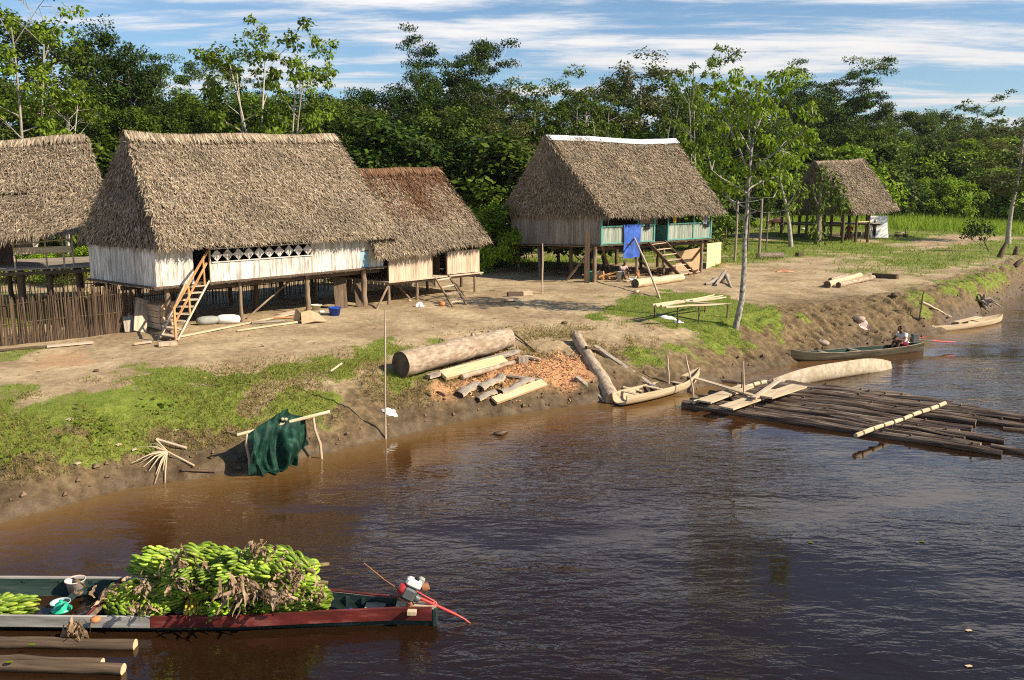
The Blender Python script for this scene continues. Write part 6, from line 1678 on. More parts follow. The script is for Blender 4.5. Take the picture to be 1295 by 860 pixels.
def person(base, face, J, label, clothes, s=1.0, hands=True):
    """J: joint positions (x forward, y left, z up) about base; clothes: list of (name, joint chain list, extra radius, material)"""
    fx = Vector((math.cos(face), math.sin(face), 0)); fy = Vector((-math.sin(face), math.cos(face), 0))
    W = lambda p: Vector(base) + (fx * p[0] + fy * p[1] + Vector((0, 0, 1)) * p[2]) * s
    RAD = dict(pelvis=.12, waist=.11, chest=.13, neck=.052, chin=.06, head=.095, crown=.075, sl=.062, sr=.062, el=.042, er=.042, wl=.03, wr=.03, hl=.035, hr=.035,
               pl=.092, pr=.092, kl=.06, kr=.06, al=.04, ar=.04, tl=.034, tr=.034)
    E = [('pelvis', 'waist'), ('waist', 'chest'), ('chest', 'neck'), ('neck', 'chin'), ('chin', 'head'), ('head', 'crown'), ('chest', 'sl'), ('sl', 'el'), ('el', 'wl'), ('wl', 'hl'), ('chest', 'sr'), ('sr', 'er'), ('er', 'wr'), ('wr', 'hr'),
         ('pelvis', 'pl'), ('pl', 'kl'), ('kl', 'al'), ('al', 'tl'), ('pelvis', 'pr'), ('pr', 'kr'), ('kr', 'ar'), ('ar', 'tr')]
    names = list(RAD); V = [W(J[n_]) for n_ in names]; ed = [(names.index(a), names.index(b)) for a, b in E]; rd = [RAD[n_] * s for n_ in names]
    # nose and ears on the head, five fingers on each hand
    hd = Vector(J['head']); hi = names.index('head')
    hf = (Vector(J['crown']) - Vector(J['chin'])).normalized(); fwd = Vector((1, 0, 0)); fwd = (fwd - hf * fwd.dot(hf)).normalized()
    V.append(W(hd + fwd * .112 - hf * .02)); ed.append((hi, len(V) - 1)); rd.append(.014 * s)
    for sd_ in 'lr':
        wi, hi2 = names.index('w' + sd_), names.index('h' + sd_)
        w_, h_ = Vector(J['w' + sd_]), Vector(J['h' + sd_]); d = (h_ - w_).normalized(); sdv = d.cross(Vector((0, 0, 1))); sdv = sdv.normalized() if sdv.length > .1 else Vector((0, 1, 0))
        for q, ln_ in ((-1.5, .06), (-.5, .075), (.5, .07), (1.5, .055)):
            a = h_ + sdv * q * .02; b = a + d * ln_ * .6 - Vector((0, 0, .012)); c = b + d * ln_ * .3 - Vector((0, 0, .03))
            V += [W(a + d * .015), W(b), W(c)]; n_ = len(V); ed += [(hi2, n_ - 3), (n_ - 3, n_ - 2), (n_ - 2, n_ - 1)]; rd += [.010 * s, .009 * s, .008 * s]
        t = w_.lerp(h_, .5) + sdv * .045; V += [W(t), W(t + d * .05)]; n_ = len(V); ed += [(hi2, n_ - 2), (n_ - 2, n_ - 1)]; rd += [.011 * s, .009 * s]
    body = skinned('person', V, ed, rd, 'skin'); tag(body, label, 'person')
    for nme, chains, ex, mt in clothes:
        idx = {}; V2, e2, r2 = [], [], []
        for ch in chains:
            for a, b in zip(ch, ch[1:]):
                for k in (a, b):
                    if k not in idx:
                        if isinstance(k, tuple): p = Vector(J[k[0]]).lerp(Vector(J[k[1]]), k[2]); rr = RAD[k[0]] * (1 - k[2]) + RAD[k[1]] * k[2]
                        else: p, rr = Vector(J[k]), RAD[k]
                        idx[k] = len(V2); V2.append(W(p)); r2.append((rr + ex) * s)
                e2.append((idx[a], idx[b]))
        skinned(nme, V2, e2, r2, mt, parent=body)
    # hair cap
    h = Vector(J['head']); V2 = [W(h - hf * .03 - fwd * .035), W(h + hf * .045 - fwd * .018), W(h + hf * .075 + fwd * .012)]
    skinned('hair', V2, [(0, 1), (1, 2)], [.088 * s, .098 * s, .075 * s], 'hair', parent=body)
    return body
sit = dict(pelvis=(0, 0, .10), waist=(.03, 0, .26), chest=(.13, 0, .45), neck=(.20, 0, .56), chin=(.25, 0, .62), head=(.29, 0, .69), crown=(.31, 0, .78),
           sl=(.15, .19, .48), sr=(.15, -.19, .48), el=(.30, .25, .28), er=(.30, -.25, .28), wl=(.52, .18, .33), wr=(.50, -.18, .30), hl=(.59, .16, .33), hr=(.57, -.16, .30),
           pl=(.03, .10, .09), pr=(.03, -.10, .09), kl=(.42, .14, .20), kr=(.42, -.14, .20), al=(.50, .12, -.10), ar=(.50, -.12, -.10), tl=(.62, .12, -.12), tr=(.62, -.12, -.12))
fa = math.atan2(-can_d.y, -can_d.x)
person(seat_pt + can_d * .05, fa, sit, 'person in a white shirt sitting bent forward in the dark canoe',
       [('shirt', [['waist', 'chest', ('chest', 'neck', .5)], ['chest', 'sl', ('sl', 'el', .6)], ['chest', 'sr', ('sr', 'er', .6)], ['waist', ('waist', 'pelvis', .8)]], .022, 'whitecloth'),
        ('shorts', [[('pelvis', 'waist', .15), 'pelvis', 'pl', ('pl', 'kl', .75)], ['pelvis', 'pr', ('pr', 'kr', .75)]], .016, 'marooncloth')], .98)
g = G(1072, 296)
sit2 = dict(sit); sit2.update(kl=(.42, .2, .12), kr=(.42, -.2, .12), al=(.5, .16, -.28), ar=(.5, -.16, -.28), tl=(.62, .16, -.32), tr=(.62, -.16, -.32))
pos = G(1073, 303); pos = Vector((pos.x, pos.y, z_at(pos.y, 296)))
tag(MB().box((pos.x, pos.y, (pos.z + hz(pos.x, pos.y)) / 2), (.6, .4, pos.z - hz(pos.x, pos.y) + .02)).build('seat_block', M['darkwood']), 'dark wooden block that the person in red sits on', 'block')
person(pos, math.radians(-110), sit2, 'person in a red shirt sitting under the open hut',
       [('shirt', [['waist', 'chest', ('chest', 'neck', .5)], ['chest', 'sl', ('sl', 'el', .6)], ['chest', 'sr', ('sr', 'er', .6)], ['waist', ('waist', 'pelvis', .8)]], .03, 'redcloth'),
        ('trousers', [[('pelvis', 'waist', .15), 'pelvis', 'pl', 'kl', ('kl', 'al', .5)], ['pelvis', 'pr', 'kr', ('kr', 'ar', .5)]], .016, 'greycloth')], 1.25)
stand = dict(pelvis=(0, 0, .90), waist=(.0, 0, 1.05), chest=(.01, 0, 1.27), neck=(.0, 0, 1.43), chin=(.02, 0, 1.50), head=(.03, 0, 1.57), crown=(.03, 0, 1.67),
             sl=(.0, .19, 1.34), sr=(.0, -.19, 1.34), el=(.05, .27, 1.08), er=(.05, -.26, 1.08), wl=(.22, .26, .92), wr=(.10, -.25, .84), hl=(.28, .25, .90), hr=(.12, -.25, .77),
             pl=(0, .09, .86), pr=(0, -.09, .86), kl=(.03, .11, .48), kr=(.0, -.11, .48), al=(0, .11, .07), ar=(-.03, -.12, .07), tl=(.13, .12, .035), tr=(.10, -.13, .035))
g = G(1105, 302)
person(g, math.radians(200), stand, 'child in olive shirt standing before the white board',
       [('shirt', [['waist', 'chest', ('chest', 'neck', .5)], ['chest', 'sl', ('sl', 'el', .7)], ['chest', 'sr', ('sr', 'er', .7)], ['waist', ('waist', 'pelvis', .9)]], .03, 'olivecloth'),
        ('trousers', [[('pelvis', 'waist', .15), 'pelvis', 'pl', 'kl', ('kl', 'al', .6)], ['pelvis', 'pr', 'kr', ('kr', 'ar', .6)]], .02, 'darkcloth')], 1.02)
g = G(786, 354)
tag(MB().box((g.x, g.y + .1, g.z + .12), (.4, .3, .26)).build('seat_block', M['darkwood']), 'dark block under the person beneath the painted hut', 'block')
person(g + Vector((0, .1, .22)), math.radians(-60), sit, 'person in pale clothes sitting beneath the painted hut beside the blue cloth',
       [('shirt', [['waist', 'chest', ('chest', 'neck', .5)], ['chest', 'sl', ('sl', 'el', .6)], ['chest', 'sr', ('sr', 'er', .6)], ['waist', ('waist', 'pelvis', .8)]], .024, 'pinkcloth'),
        ('skirt', [[('pelvis', 'waist', .15), 'pelvis', 'pl', ('pl', 'kl', .95)], ['pelvis', 'pr', ('pr', 'kr', .95)]], .03, 'greycloth')], .92)
# grazing horse
g = G(983, 292); f = Vector((-.95, -.3, 0)).normalized(); sd_ = Vector((f.y, -f.x, 0)); up = Vector((0, 0, 1))
HV, HE, HR = [], [], []
def hv(a, b, c, r, par=None):
    HV.append(g + f * a + sd_ * b + up * c); HR.append(r)
    if par is not None: HE.append((par, len(HV) - 1))
    return len(HV) - 1
ch = hv(.45, 0, 1.05, .27); be = hv(0, 0, 1.05, .29, ch); ru = hv(-.5, 0, 1.15, .26, be); ta = hv(-.75, 0, 1.1, .08, ru); t2 = hv(-.82, 0, .7, .05, ta); hv(-.8, 0, .45, .03, t2)
n1_ = hv(.8, 0, 1.05, .17, ch); n2_ = hv(1.1, 0, .75, .12, n1_); h1_ = hv(1.25, 0, .5, .12, n2_); h2_ = hv(1.35, 0, .28, .08, h1_); hv(1.38, 0, .18, .07, h2_); hv(1.2, .06, .62, .03, h1_); hv(1.2, -.06, .62, .03, h1_)
for b in (.15, -.15):
    k = hv(.5, b, .75, .11, ch); k = hv(.53 + b * .3, b, .42, .06, k); k = hv(.5 + b * .3, b, .12, .045, k); hv(.53 + b * .3, b, .03, .055, k)
    k = hv(-.48, b, .8, .14, ru); k = hv(-.38, b, .62, .10, k); k = hv(-.62 + b * .4, b, .45, .06, k); k = hv(-.56 + b * .4, b, .12, .045, k); hv(-.52 + b * .4, b, .03, .055, k)
skinned('horse', HV, HE, HR, 'horse', label='dark brown horse grazing in the field behind the wire fence', cat='horse', root=1)
# hens near the painted hut and the logs
def hen(px, py, rz, mat, label, s=1.0):
    g = G(px, py); fx = Vector((math.cos(rz), math.sin(rz), 0)); sy = Vector((-fx.y, fx.x, 0)); V, E, Rr = [], [], []
    def a(x, y, z, r, p=None):
        V.append(g + (fx * x + sy * y + Vector((0, 0, z))) * s); Rr.append(r * s)
        if p is not None: E.append((p, len(V) - 1))
        return len(V) - 1
    b = a(0, 0, .22, .09); c = a(.09, 0, .25, .075, b); n = a(.14, 0, .36, .035, c); h = a(.17, 0, .42, .032, n); a(.22, 0, .41, .01, h); a(.165, 0, .465, .014, h)
    t = a(-.12, 0, .28, .05, b); a(-.22, 0, .38, .03, t)
    for y in (.04, -.04):
        k = a(.01, y, .12, .022, b); k = a(.0, y, .04, .012, k); a(.04, y, .01, .012, k)
    skinned('hen', V, E, Rr, mat, label=label, cat='hen', sub=1)
hen(878, 349, 2.4, 'feather', 'brown hen at the foot of the painted hut stairs')
hen(806, 356, 1.2, 'feather', 'brown hen behind the near end of the pale log', 1.3)
hen(800, 361, .2, 'whitecloth', 'white hen at the near end of the pale log')

# ------------------------------------------------------------------ trees
def leaf_clump(mb, c, r, n, ln, wd, flat=.6, droop=.25, mat=0, crown=None):
    d = rand_dir(n); rad = rng.random(n) ** .45
    P = np.asarray(c, float) + d * rad[:, None] * np.array([r, r, r * flat])
    out = d.copy()
    if crown is not None: out = nrm(P - np.asarray(crown, float)) * .7 + d * .5
    N = nrm(out * .8 + np.array([0, 0, .75]) + rng.normal(0, .55, (n, 3)))
    D = nrm(np.cross(N, rand_dir(n)) + np.array([0, 0, -droop]) + out * .35)
    S = nrm(np.cross(D, N))
    blades(mb, P, D, S, ln * rng.uniform(.6, 1.25, n), wd * rng.uniform(.7, 1.25, n), mat, .45)

def grow(seed, h, trunk_h, spread, limbs, sub, crown_shape, r0, clump_r, leaves, ln, wd, flat=.6, up=.45, wob=.25, fork=1, droop=.25, extra=0, bare=False):
    rs = random.Random(seed); T = MB(); Cm = MB()
    tips = []
    for fk in range(fork):
        ang = rs.uniform(0, 6.28); lean = (0 if fork == 1 else .13) * h
        pts, n = [], 9; top = h * rs.uniform(.86, .95)
        ph1, ph2 = rs.uniform(0, 6), rs.uniform(0, 6)
        for k in range(n + 1):
            t = k / n
            pts.append(Vector((math.cos(ang) * lean * t ** 1.3 + wob * math.sin(t * 4 + ph1) * t, math.sin(ang) * lean * t ** 1.3 + wob * math.sin(t * 3.3 + ph2) * t, -.3 + (top + .3) * t)))
        rad = [r0 * (1.25 if k == 0 else 1) * (1 - .85 * k / n) + .012 for k in range(n + 1)]
        T.tube(pts, rad, 8, wob=.06)
        def at_t(t):
            f = min(n - 1e-6, max(0, t) * n); k = int(f); return pts[k].lerp(pts[k + 1], f - k), rad[k]
        for i in range(max(1, limbs // fork)):
            f = (i + rs.random()) / max(1, limbs // fork); zt = trunk_h + (1 - trunk_h) * f
            p, rr = at_t(min(1, zt)); a = i * 2.4 + rs.uniform(-.5, .5) + fk * 2
            Ls = spread * crown_shape(f) * rs.uniform(.7, 1.2)
            e = p + Vector((math.cos(a) * Ls, math.sin(a) * Ls, Ls * up * rs.uniform(.4, 1.4)))
            m_ = p.lerp(e, .5) + Vector((0, 0, Ls * .10 * rs.uniform(-.6, 1)))
            T.tube([p, m_, e], [max(.018, rr * .5), max(.014, rr * .32), .012], 6)
            tips.append((e, 1.0)); tips.append((m_.lerp(e, .4), .85))
            for j in range(sub):
                q = p.lerp(e, rs.uniform(.35, .95)); b = a + rs.uniform(-1.3, 1.3); l2 = Ls * rs.uniform(.3, .6)
                e2 = q + Vector((math.cos(b) * l2, math.sin(b) * l2, l2 * rs.uniform(-.15, .8)))
                T.tube([q, q.lerp(e2, .5) + Vector((0, 0, .05)), e2], [max(.012, rr * .22), .012, .008], 5)
                tips.append((e2, .9))
                if bare:
                    for _ in range(4):
                        b2 = b + rs.uniform(-1, 1); e3 = q.lerp(e2, rs.uniform(.4, 1)); e4 = e3 + Vector((math.cos(b2), math.sin(b2), rs.uniform(.1, 1))) * l2 * .5; T.tube([e3, e4], [.012, .006], 4)
        tips.append((pts[-1], .8))
    if not bare:
        cen = (0, 0, h * (trunk_h + 1) / 2)
        for e, k in tips:
            leaf_clump(Cm, e, clump_r * k * rs.uniform(.7, 1.3), int(leaves * rs.uniform(.7, 1.3)), ln, wd, flat, droop, 0, cen)
        for _ in range(extra):
            a = rs.uniform(0, 6.28); f = rs.random(); rr = spread * crown_shape(f) * math.sqrt(rs.random()) * .9
            leaf_clump(Cm, (math.cos(a) * rr, math.sin(a) * rr, h * (trunk_h + (1 - trunk_h) * f)), clump_r * 1.1, int(leaves), ln, wd, flat, droop, 0, cen)
    return T, Cm
rnd_ = lambda f: math.sin(PI * (.12 + .80 * f)) ** .7
umb = lambda f: .35 + .75 * f if f < .8 else 1.0
cone = lambda f: 1.05 - .75 * f
tall_ = lambda f: .55 + .45 * math.sin(PI * f)
KIND = {}
def kind(key, lm, tm, variants):
    out = []
    for kw in variants:
        T, Cm = grow(**kw); tme = T.mesh('trunk', [M[tm]]); cme = Cm.mesh('crown', [M[lm]]) if Cm.n else None
        out.append((tme, cme, kw['h']))
    KIND[key] = out
kind('dense', 'leaf_dense', 'trunkdark', [dict(seed=s, h=15, trunk_h=.12, spread=4.0, limbs=26, sub=3, crown_shape=rnd_, r0=.26, clump_r=.95, leaves=125, ln=.29, wd=.15, extra=46) for s in (11, 12, 13)])
kind('broad', 'leaf_mid', 'trunkdark', [dict(seed=s, h=13, trunk_h=.3, spread=4.2, limbs=20, sub=3, crown_shape=rnd_, r0=.22, clump_r=.9, leaves=105, ln=.29, wd=.15, extra=30) for s in (21, 22, 23)])
kind('olive', 'leaf_olive', 'trunk', [dict(seed=s, h=13, trunk_h=.45, spread=2.9, limbs=14, sub=3, crown_shape=rnd_, r0=.15, clump_r=.75, leaves=75, ln=.25, wd=.12, extra=10) for s in (31, 32)])
kind('umbrella', 'leaf_dense', 'trunk', [dict(seed=s, h=15, trunk_h=.62, spread=4.6, limbs=14, sub=4, crown_shape=umb, r0=.2, clump_r=1.15, leaves=190, ln=.27, wd=.13, flat=.28, up=.38) for s in (41, 42)])
kind('slender', 'leaf_mid', 'trunk', [dict(seed=s, h=14, trunk_h=.62, spread=2.2, limbs=9, sub=3, crown_shape=umb, r0=.13, clump_r=.62, leaves=55, ln=.27, wd=.14, flat=.45, up=.7, fork=fk) for s, fk in ((51, 1), (52, 2), (53, 1))])
kind('pale', 'leaf_light', 'trunk', [dict(seed=s, h=12, trunk_h=.45, spread=2.7, limbs=18, sub=3, crown_shape=umb, r0=.11, clump_r=.5, leaves=40, ln=.27, wd=.16, flat=.6, up=.8, fork=fk, droop=.6) for s, fk in ((61, 2), (62, 3), (63, 2))])
kind('bare', 'leaf_mid', 'trunk', [dict(seed=s, h=13, trunk_h=.4, spread=2.6, limbs=12, sub=4, crown_shape=umb, r0=.13, clump_r=.5, leaves=0, ln=.3, wd=.2, up=.9, bare=True) for s in (71,)])
kind('shrub', 'leaf_mid', 'trunkdark', [dict(seed=s, h=4, trunk_h=.08, spread=2.2, limbs=16, sub=2, crown_shape=cone, r0=.07, clump_r=.7, leaves=85, ln=.24, wd=.13, extra=12, up=.5) for s in (81, 82)])
kind('vivid', 'leaf_vivid', 'trunkdark', [dict(seed=s, h=4, trunk_h=.08, spread=2.4, limbs=16, sub=2, crown_shape=cone, r0=.07, clump_r=.7, leaves=85, ln=.24, wd=.13, extra=12, up=.5) for s in (91, 92)])
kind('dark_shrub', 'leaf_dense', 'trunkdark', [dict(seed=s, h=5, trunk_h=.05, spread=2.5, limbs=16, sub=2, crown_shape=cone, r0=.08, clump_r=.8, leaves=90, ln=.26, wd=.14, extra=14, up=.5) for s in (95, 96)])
NAMES = dict(dense='forest_tree', broad='forest_tree', olive='forest_tree', umbrella='forest_tree', slender='forest_tree', pale='forest_tree', bare='bare_tree', shrub='shrub', vivid='shrub', dark_shrub='shrub')
LAB = dict(dense=('dense dark green forest tree clothed in leaves almost to the ground', 'dense dark trees of the forest edge'),
           broad=('round crowned mid green forest tree behind the huts', 'round crowned trees of the forest edge'),
           olive=('olive brown leaved forest tree on a thin pale trunk', 'olive leaved trees of the forest edge'),
           umbrella=('flat topped umbrella shaped forest tree standing above its neighbours', 'umbrella crowned trees of the forest'),
           slender=('slender pale trunked forest tree with a small high crown', 'slender pale trunked trees of the forest edge'),
           pale=('light yellow green leaved tree with forked white stems', 'light leaved trees with forked white stems'),
           bare=('leafless grey twigged tree in the forest edge', 'leafless trees'),
           shrub=('mid green leafy shrub at the foot of the forest', 'mid green shrubs below the forest'),
           vivid=('bright yellow green shrub in the sunlit clearing edge', 'bright green shrubs at the clearing edge'),
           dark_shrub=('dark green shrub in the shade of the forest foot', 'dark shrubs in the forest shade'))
ntree = 0
def plant(k, px, ytop, Yd, wide=1.0, var=None, label=None, group=None, ybase=None):
    """tree of kind k whose top shows at (px, ytop) when it stands Yd metres away"""
    global ntree
    top = at_y(px, ytop, Yd); g = hz(top.x, Yd)
    vs = KIND[k]; tme, cme, h = vs[(R.randrange(len(vs)) if var is None else var) % len(vs)]
    s = max(.15, (top.z - g) / h / 1.0)
    t = thing(NAMES[k], (top.x, Yd, g), label or LAB[k][0], 'shrub' if 'shrub' in NAMES[k] else 'tree', group if label else LAB[k][1])
    t.rotation_euler = (0, 0, R.uniform(0, 6.28)); t.scale = (s * wide, s * wide, s)
    for nme, me in (('trunk', tme), ('crown', cme)):
        if me is None: continue
        o = bpy.data.objects.new(nme, me); COL.objects.link(o); o.parent = t
    ntree += 1; return t
# skyline trees, left to right
plant('pale', 12, 6, 46, .9, 0, 'tall light leaved tree with a white stem at the far left edge', None)
plant('broad', 40, 30, 58, .9); plant('bare', 62, 18, 66, 1.0, None, 'leafless grey twigged tree left of the tall dark tree', None)
plant('dense', 128, 30, 62, .62, 0, 'tallest dark tree rising behind the gap between left roofs', None)
plant('dense', 160, 66, 60, .8, 1); plant('dense', 108, 95, 56, .9); plant('pale', 66, 108, 46, .8, 1, 'small yellow green tree above the deck hut roof', None)
plant('umbrella', 205, 82, 92, .8, 0, 'flat umbrella topped tree right of the tallest dark tree', None)
plant('broad', 232, 116, 66); plant('broad', 262, 124, 62); plant('dense', 215, 116, 70)
plant('pale', 322, 44, 47, .95, 1, 'tall forked light leaved tree left of the roof middle', None)
plant('pale', 356, 58, 46, .8, 2, 'slender light leaved tree beside the tall forked one', None)
plant('broad', 390, 120, 60, .9); plant('broad', 300, 120, 70); plant('broad', 345, 125, 68); plant('umbrella', 292, 96, 95, .7)
plant('broad', 425, 116, 74, .9); plant('dense', 462, 112, 72, .9, 2); plant('dense', 500, 110, 70, .9); plant('dense', 530, 80, 78, .55, 1)
plant('umbrella', 580, 46, 86, .75, 1, 'big windswept umbrella tree highest in the skyline centre', None)
plant('dense', 548, 110, 70, 1.0); plant('dense', 598, 104, 82, .9); plant('dense', 575, 118, 66, .9); plant('olive', 555, 130, 62, 1.1); plant('dense', 630, 108, 90, .9)
plant('dense', 440, 128, 64, .9); plant('olive', 450, 118, 60, .9); plant('olive', 648, 102, 76, 1.0)
plant('slender', 665, 104, 74, 1.0); plant('slender', 690, 90, 74, 1.0); plant('slender', 715, 116, 72, 1.1); plant('slender', 742, 102, 74); plant('slender', 760, 118, 72); plant('broad', 730, 128, 95); plant('slender', 678, 122, 70); plant('slender', 728, 124, 70); plant('slender', 775, 126, 70); plant('slender', 836, 120, 72)
plant('broad', 782, 104, 88, .8); plant('slender', 790, 106, 80); plant('olive', 815, 66, 84, 1.25, 0, 'tall grey green tree with a forked pale trunk over the metal ridge', None)
plant('slender', 868, 62, 88, 1.2, 1, 'dark topped slender tree right of the tall grey green one', None)
plant('pale', 884, 84, 66, .6, 2, 'light leaved young tree just right of the metal ridge', None)
plant('broad', 845, 125, 86); plant('broad', 905, 122, 92); plant('dense', 940, 116, 100); plant('broad', 975, 118, 105); plant('dense', 870, 135, 80)
plant('dense', 1015, 110, 112, 1.1); plant('umbrella', 1052, 92, 118, 1.05, 0, 'broad spreading umbrella tree above the open hut', None); plant('umbrella', 1085, 108, 120, .9, 1); plant('dense', 1040, 124, 122, 1.2)
plant('slender', 1110, 147, 118); plant('broad', 1135, 142, 138, 1.1); plant('broad', 1165, 144, 142, 1.1); plant('broad', 1190, 142, 140, 1.0); plant('broad', 1215, 154, 150, 1.1)
plant('slender', 1242, 121, 150, 1.3, 0, 'lone high crowned tree standing over the right skyline', None); plant('slender', 1268, 142, 152, 1.2); plant('broad', 1292, 158, 150, 1.1); plant('broad', 1255, 170, 146, 1.1); plant('dense', 1320, 150, 150)
plant('slender', 1188, 148, 130); plant('slender', 1225, 160, 130)
plant('olive', 1291, 148, 76, 1.7, 1, 'olive tree with a bare trunk at the right edge of the field', None)
# body of the forest below the skyline
R2 = random.Random(99)
def row(x0, x1, step, ytop, Yd, kinds, jx=12, jy=12, wide=1.0):
    x = x0
    while x < x1:
        plant(R2.choice(kinds), x + R2.uniform(-jx, jx), ytop + R2.uniform(-jy, jy), Yd + R2.uniform(-3, 3), wide * R2.uniform(.85, 1.2)); x += step
row(-40, 130, 38, 118, 54, ['dense', 'broad'])
row(150, 430, 36, 138, 56, ['broad', 'dense', 'broad'])
row(430, 640, 34, 146, 60, ['dense', 'dense', 'broad', 'olive'])
row(640, 900, 36, 152, 84, ['dense', 'olive', 'broad', 'slender'])
row(640, 890, 40, 172, 76, ['broad', 'dense', 'dark_shrub'])
row(890, 1010, 30, 162, 88, ['broad', 'broad', 'dense'])
row(1000, 1130, 30, 150, 112, ['broad', 'dense', 'broad'])
row(1120, 1330, 30, 172, 132, ['broad', 'broad', 'olive'])
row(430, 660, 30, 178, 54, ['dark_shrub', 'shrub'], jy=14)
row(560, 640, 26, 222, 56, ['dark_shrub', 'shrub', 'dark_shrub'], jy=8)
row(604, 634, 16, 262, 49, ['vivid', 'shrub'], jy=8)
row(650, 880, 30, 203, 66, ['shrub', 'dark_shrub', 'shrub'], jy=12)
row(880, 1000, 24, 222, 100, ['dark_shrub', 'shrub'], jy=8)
row(100, 420, 44, 190, 52, ['shrub', 'dark_shrub'])
row(1000, 1140, 24, 190, 104, ['shrub', 'vivid', 'dark_shrub'], jy=10)
row(1120, 1330, 22, 192, 118, ['vivid', 'vivid', 'shrub'], jy=12)
row(1120, 1330, 24, 226, 108, ['vivid', 'vivid', 'vivid', 'shrub'], jy=10)
row(-40, 120, 26, 318, 40, ['vivid', 'shrub'], jy=14, wide=1.1)
row(100, 460, 40, 330, 42, ['vivid', 'shrub'], jy=10, wide=.9)
row(-460, -60, 66, 85, 56, ['dense', 'broad'], wide=1.25)
row(1370, 1620, 70, 140, 120, ['broad', 'dense'], wide=1.3)
# far wood behind everything
mb = MB(); n = 52000
a = np.radians(rng.uniform(-44, 44, n)); dd = rng.uniform(150, 210, n)
x, y = np.tan(a) * 165, dd; hh = 10.5 + 4 * fbm(x * .06, y * .02, 301, 3)
z = terr(x, y, False) + rng.random(n) ** .7 * hh * (.6 + .8 * fbm(x * .11, y * .05, 303, 3))
N = nrm(np.stack([rng.normal(0, .5, n), rng.normal(-.5, .5, n), rng.uniform(.2, 1.2, n)], 1)); D = nrm(np.cross(N, rand_dir(n))); S = nrm(np.cross(D, N))
blades(mb, np.stack([x, y, z], 1), D, S, rng.uniform(.5, 1.2, n), rng.uniform(.3, .7, n), 0, .5)
o = mb.build('far_forest', M['leaf_dense'], origin=(0, 0, 0)); tag(o, 'far off mass of rainforest closing the view behind the trees', kind='stuff')

# ------------------------------------------------------------------ the young tree on the lawn
def photo_tree(name, base, trunk_px, branches, clumps, lm, tm, r0, label, ln, wd, leaves, cr, depth=1.2, droop=.9, flat=.8):
    t = thing(name, base, label, 'tree'); T = MB(); Cm = MB()
    Yb = base.y
    pts = [base - Vector((0, 0, .15))] + [at_y(px, py, Yb + dy) for px, py, dy in trunk_px]
    n = len(pts); T.tube(pts, [r0 * (1.15 - .85 * k / (n - 1)) for k in range(n)], 10, wob=.05)
    for br in branches:
        p = [at_y(px, py, Yb + dy) for px, py, dy in br]; m_ = len(p); T.tube(p, [r0 * .36 * (1 - .75 * k / (m_ - 1)) for k in range(m_)], 7)
    cen = pts[-2]
    for px, py in clumps:
        dy = R.uniform(-depth, depth); c = at_y(px, py, Yb + dy)
        near_ = min((b for br in branches for b in br), key=lambda b: (b[0] - px) ** 2 + (b[1] - py) ** 2)
        q = at_y(near_[0], near_[1], Yb + near_[2]); T.tube([q, q.lerp(c, .6) + Vector((0, 0, .06)), c], [.022, .016, .008], 5)
        leaf_clump(Cm, c, cr * R.uniform(.7, 1.25), int(leaves * R.uniform(.7, 1.3)), ln, wd, flat, droop, 0, None)
    T.build('trunk', M[tm], t); Cm.build('crown', M[lm], t); return t
base = G(931, 416)
trunk = [(931, 412, 0), (938, 380, 0), (941, 340, 0), (942, 300, 0), (945, 260, 0), (947, 225, 0), (950, 195, 0), (953, 172, 0)]
brs = [[(947, 225, 0), (938, 195, .2), (925, 165, .3), (912, 140, .5), (903, 122, .6)], [(950, 195, 0), (947, 165, -.2), (945, 130, -.4), (940, 100, -.5), (932, 90, -.5)], [(953, 172, 0), (962, 150, .3), (972, 122, .5), (985, 100, .6), (1000, 92, .6)],
       [(947, 225, 0), (962, 205, -.4), (985, 190, -.6), (1010, 170, -.8), (1028, 150, -.9)], [(945, 245, 0), (930, 235, -.3), (912, 225, -.5), (900, 215, -.6)], [(945, 240, 0), (965, 228, .3), (990, 222, .5)], [(950, 195, 0), (940, 175, .8), (925, 150, 1.0), (918, 110, 1.1)],
       [(942, 262, 0), (928, 255, 0), (915, 248, 0), (912, 240, 0)], [(942, 280, 0), (930, 265, .3), (922, 250, .5), (913, 232, .6)], [(943, 272, 0), (955, 268, -.2), (962, 264, -.3)], [(945, 250, 0), (958, 250, -.2), (978, 250, -.4)], [(953, 172, 0), (958, 140, -.6), (957, 110, -.8)]]
cl = [(903, 118), (896, 135), (908, 105), (915, 122), (905, 150), (920, 140), (925, 108), (932, 92), (930, 100), (938, 118), (945, 100), (950, 118), (946, 135), (955, 105), (962, 122), (968, 110), (975, 128), (985, 100), (978, 96), (992, 92), (1003, 90), (1010, 98), (988, 112), (998, 105), (970, 142), (985, 140), (960, 140), (930, 155), (915, 160), (940, 150), (925, 170), (1015, 140), (1026, 132), (1030, 145), (1020, 165), (1028, 172), (1005, 160), (1012, 178), (995, 178), (1018, 190), (1005, 200), (990, 195), (978, 185), (965, 175), (955, 160), (935, 178), (915, 185), (905, 200), (898, 215), (910, 220), (920, 205), (930, 215), (925, 230), (908, 232), (940, 205), (960, 205), (972, 215), (985, 215), (995, 225), (975, 232), (965, 240), (985, 240), (955, 225), (935, 240), (945, 215), (900, 172), (893, 190)]
photo_tree('young_tree', base, trunk, brs, cl, 'leaf_near', 'trunk_near', .105, 'bright leaved young tree with pale trunk standing on the lawn', .19, .10, 42, .33)
base = G(1000, 312)
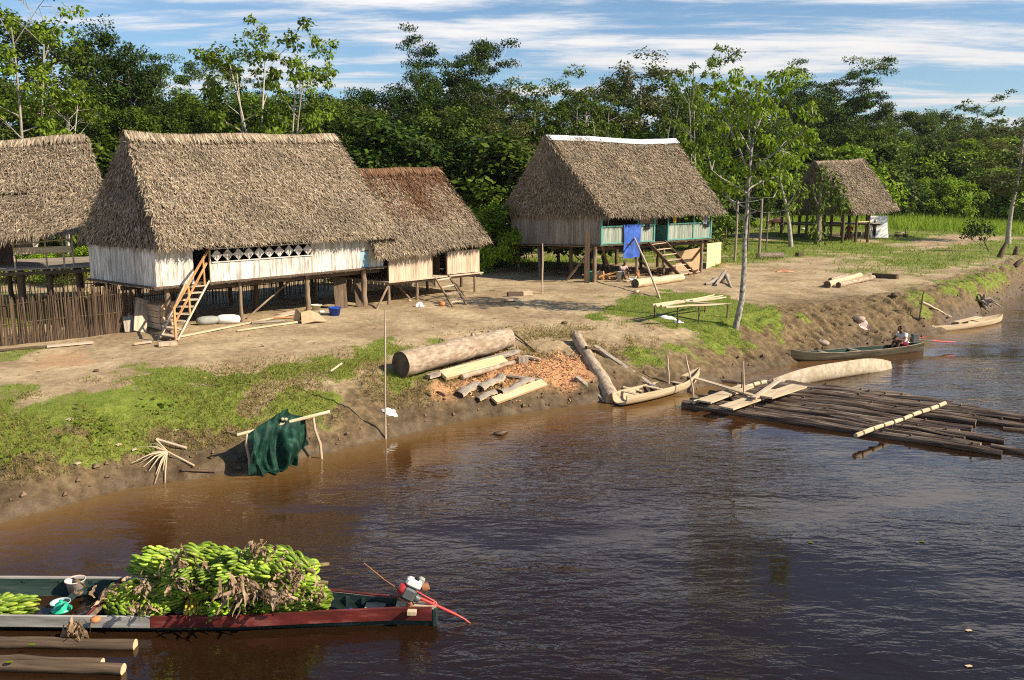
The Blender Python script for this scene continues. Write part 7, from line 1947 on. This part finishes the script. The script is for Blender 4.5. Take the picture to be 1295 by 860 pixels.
photo_tree('young_tree', base, [(1000, 308, 0), (998, 285, 0), (994, 260, 0), (988, 235, 0), (985, 212, 0)], [[(988, 235, 0), (978, 215, .3), (970, 200, .5)], [(985, 212, 0), (990, 195, 0), (995, 185, 0)], [(994, 262, 0), (1003, 250, .2), (1008, 238, .3)], [(996, 270, 0), (1000, 262, -.3), (1006, 256, -.4)]],
           [(985, 190), (975, 200), (995, 195), (1000, 205), (1008, 235), (1012, 245), (1000, 225), (990, 205), (1006, 258), (985, 222), (1000, 262), (1010, 222)], 'leaf_light', 'trunk', .2, 'thin stemmed tree with thick pale base left of the open hut', .34, .19, 34, .75)
base = G(1034, 309)
photo_tree('vine_tree', base, [(1034, 305, 0), (1035, 285, 0), (1036, 262, 0), (1038, 240, 0), (1040, 222, 0)], [[(1038, 240, 0), (1048, 228, .3), (1056, 222, .4)], [(1036, 262, 0), (1030, 250, -.3), (1028, 238, -.4)]],
           [(1040, 215), (1048, 222), (1056, 228), (1062, 238), (1050, 238), (1040, 232), (1030, 238), (1035, 250), (1045, 250), (1055, 250), (1040, 262), (1032, 268), (1036, 280), (1062, 250), (1068, 258), (1030, 290), (1038, 296), (1066, 262)], 'leaf_mid', 'trunkdark', .3, 'dark trunk wrapped in leafy vines before the open hut', .34, .2, 46, .8, depth=.6)
base = G(1250, 318)
photo_tree('small_bush', base, [(1250, 316, 0), (1246, 308, 0), (1240, 298, 0)], [[(1250, 316, 0), (1238, 309, 0), (1226, 300, .2), (1222, 294, .2)], [(1246, 308, 0), (1250, 296, -.2), (1252, 288, -.2)], [(1240, 298, 0), (1232, 290, 0)]],
           [(1225, 290), (1232, 286), (1240, 290), (1248, 286), (1230, 296), (1222, 297), (1242, 283), (1252, 290), (1236, 293), (1228, 284), (1246, 295)], 'leaf_dense', 'trunkdark', .07, 'low round bush on bare leaning stems on the right grass', .22, .12, 46, .58, depth=.4)
base = G(1294, 282)
photo_tree('bare_tree', base, [(1294, 278, 0), (1293, 262, 0), (1290, 235, 0), (1286, 205, 0)], [[(1290, 235, 0), (1283, 215, 0), (1278, 200, 0)], [(1286, 205, 0), (1290, 190, .3), (1296, 180, .3)]], [(1280, 196), (1290, 185), (1298, 178), (1284, 206), (1295, 195)], 'leaf_olive', 'trunk', .55, 'thick pale trunk cut by the right edge of the field', .34, .2, 30, .8)
# near shoots of grass around posts in the field
print('TREES', ntree, 'BUNCHES', nb_)


# ------------------------------------------------------------------ humid air
hm = bpy.data.materials.new('haze'); hm.use_nodes = True; hnt = hm.node_tree; hnt.nodes.clear()
pv = hnt.nodes.new('ShaderNodeVolumePrincipled'); pv.inputs['Color'].default_value = (.92, .95, 1, 1); pv.inputs['Density'].default_value = .0001; pv.inputs['Anisotropy'].default_value = .2
ho_ = hnt.nodes.new('ShaderNodeOutputMaterial'); L(hnt, pv.outputs[0], ho_.inputs['Volume'])
hb = MB().box((0, 1480, 16.5), (12000, 3200, 43)).build('haze', hm); tag(hb, 'thin humid haze over the river and forest', kind='stuff')
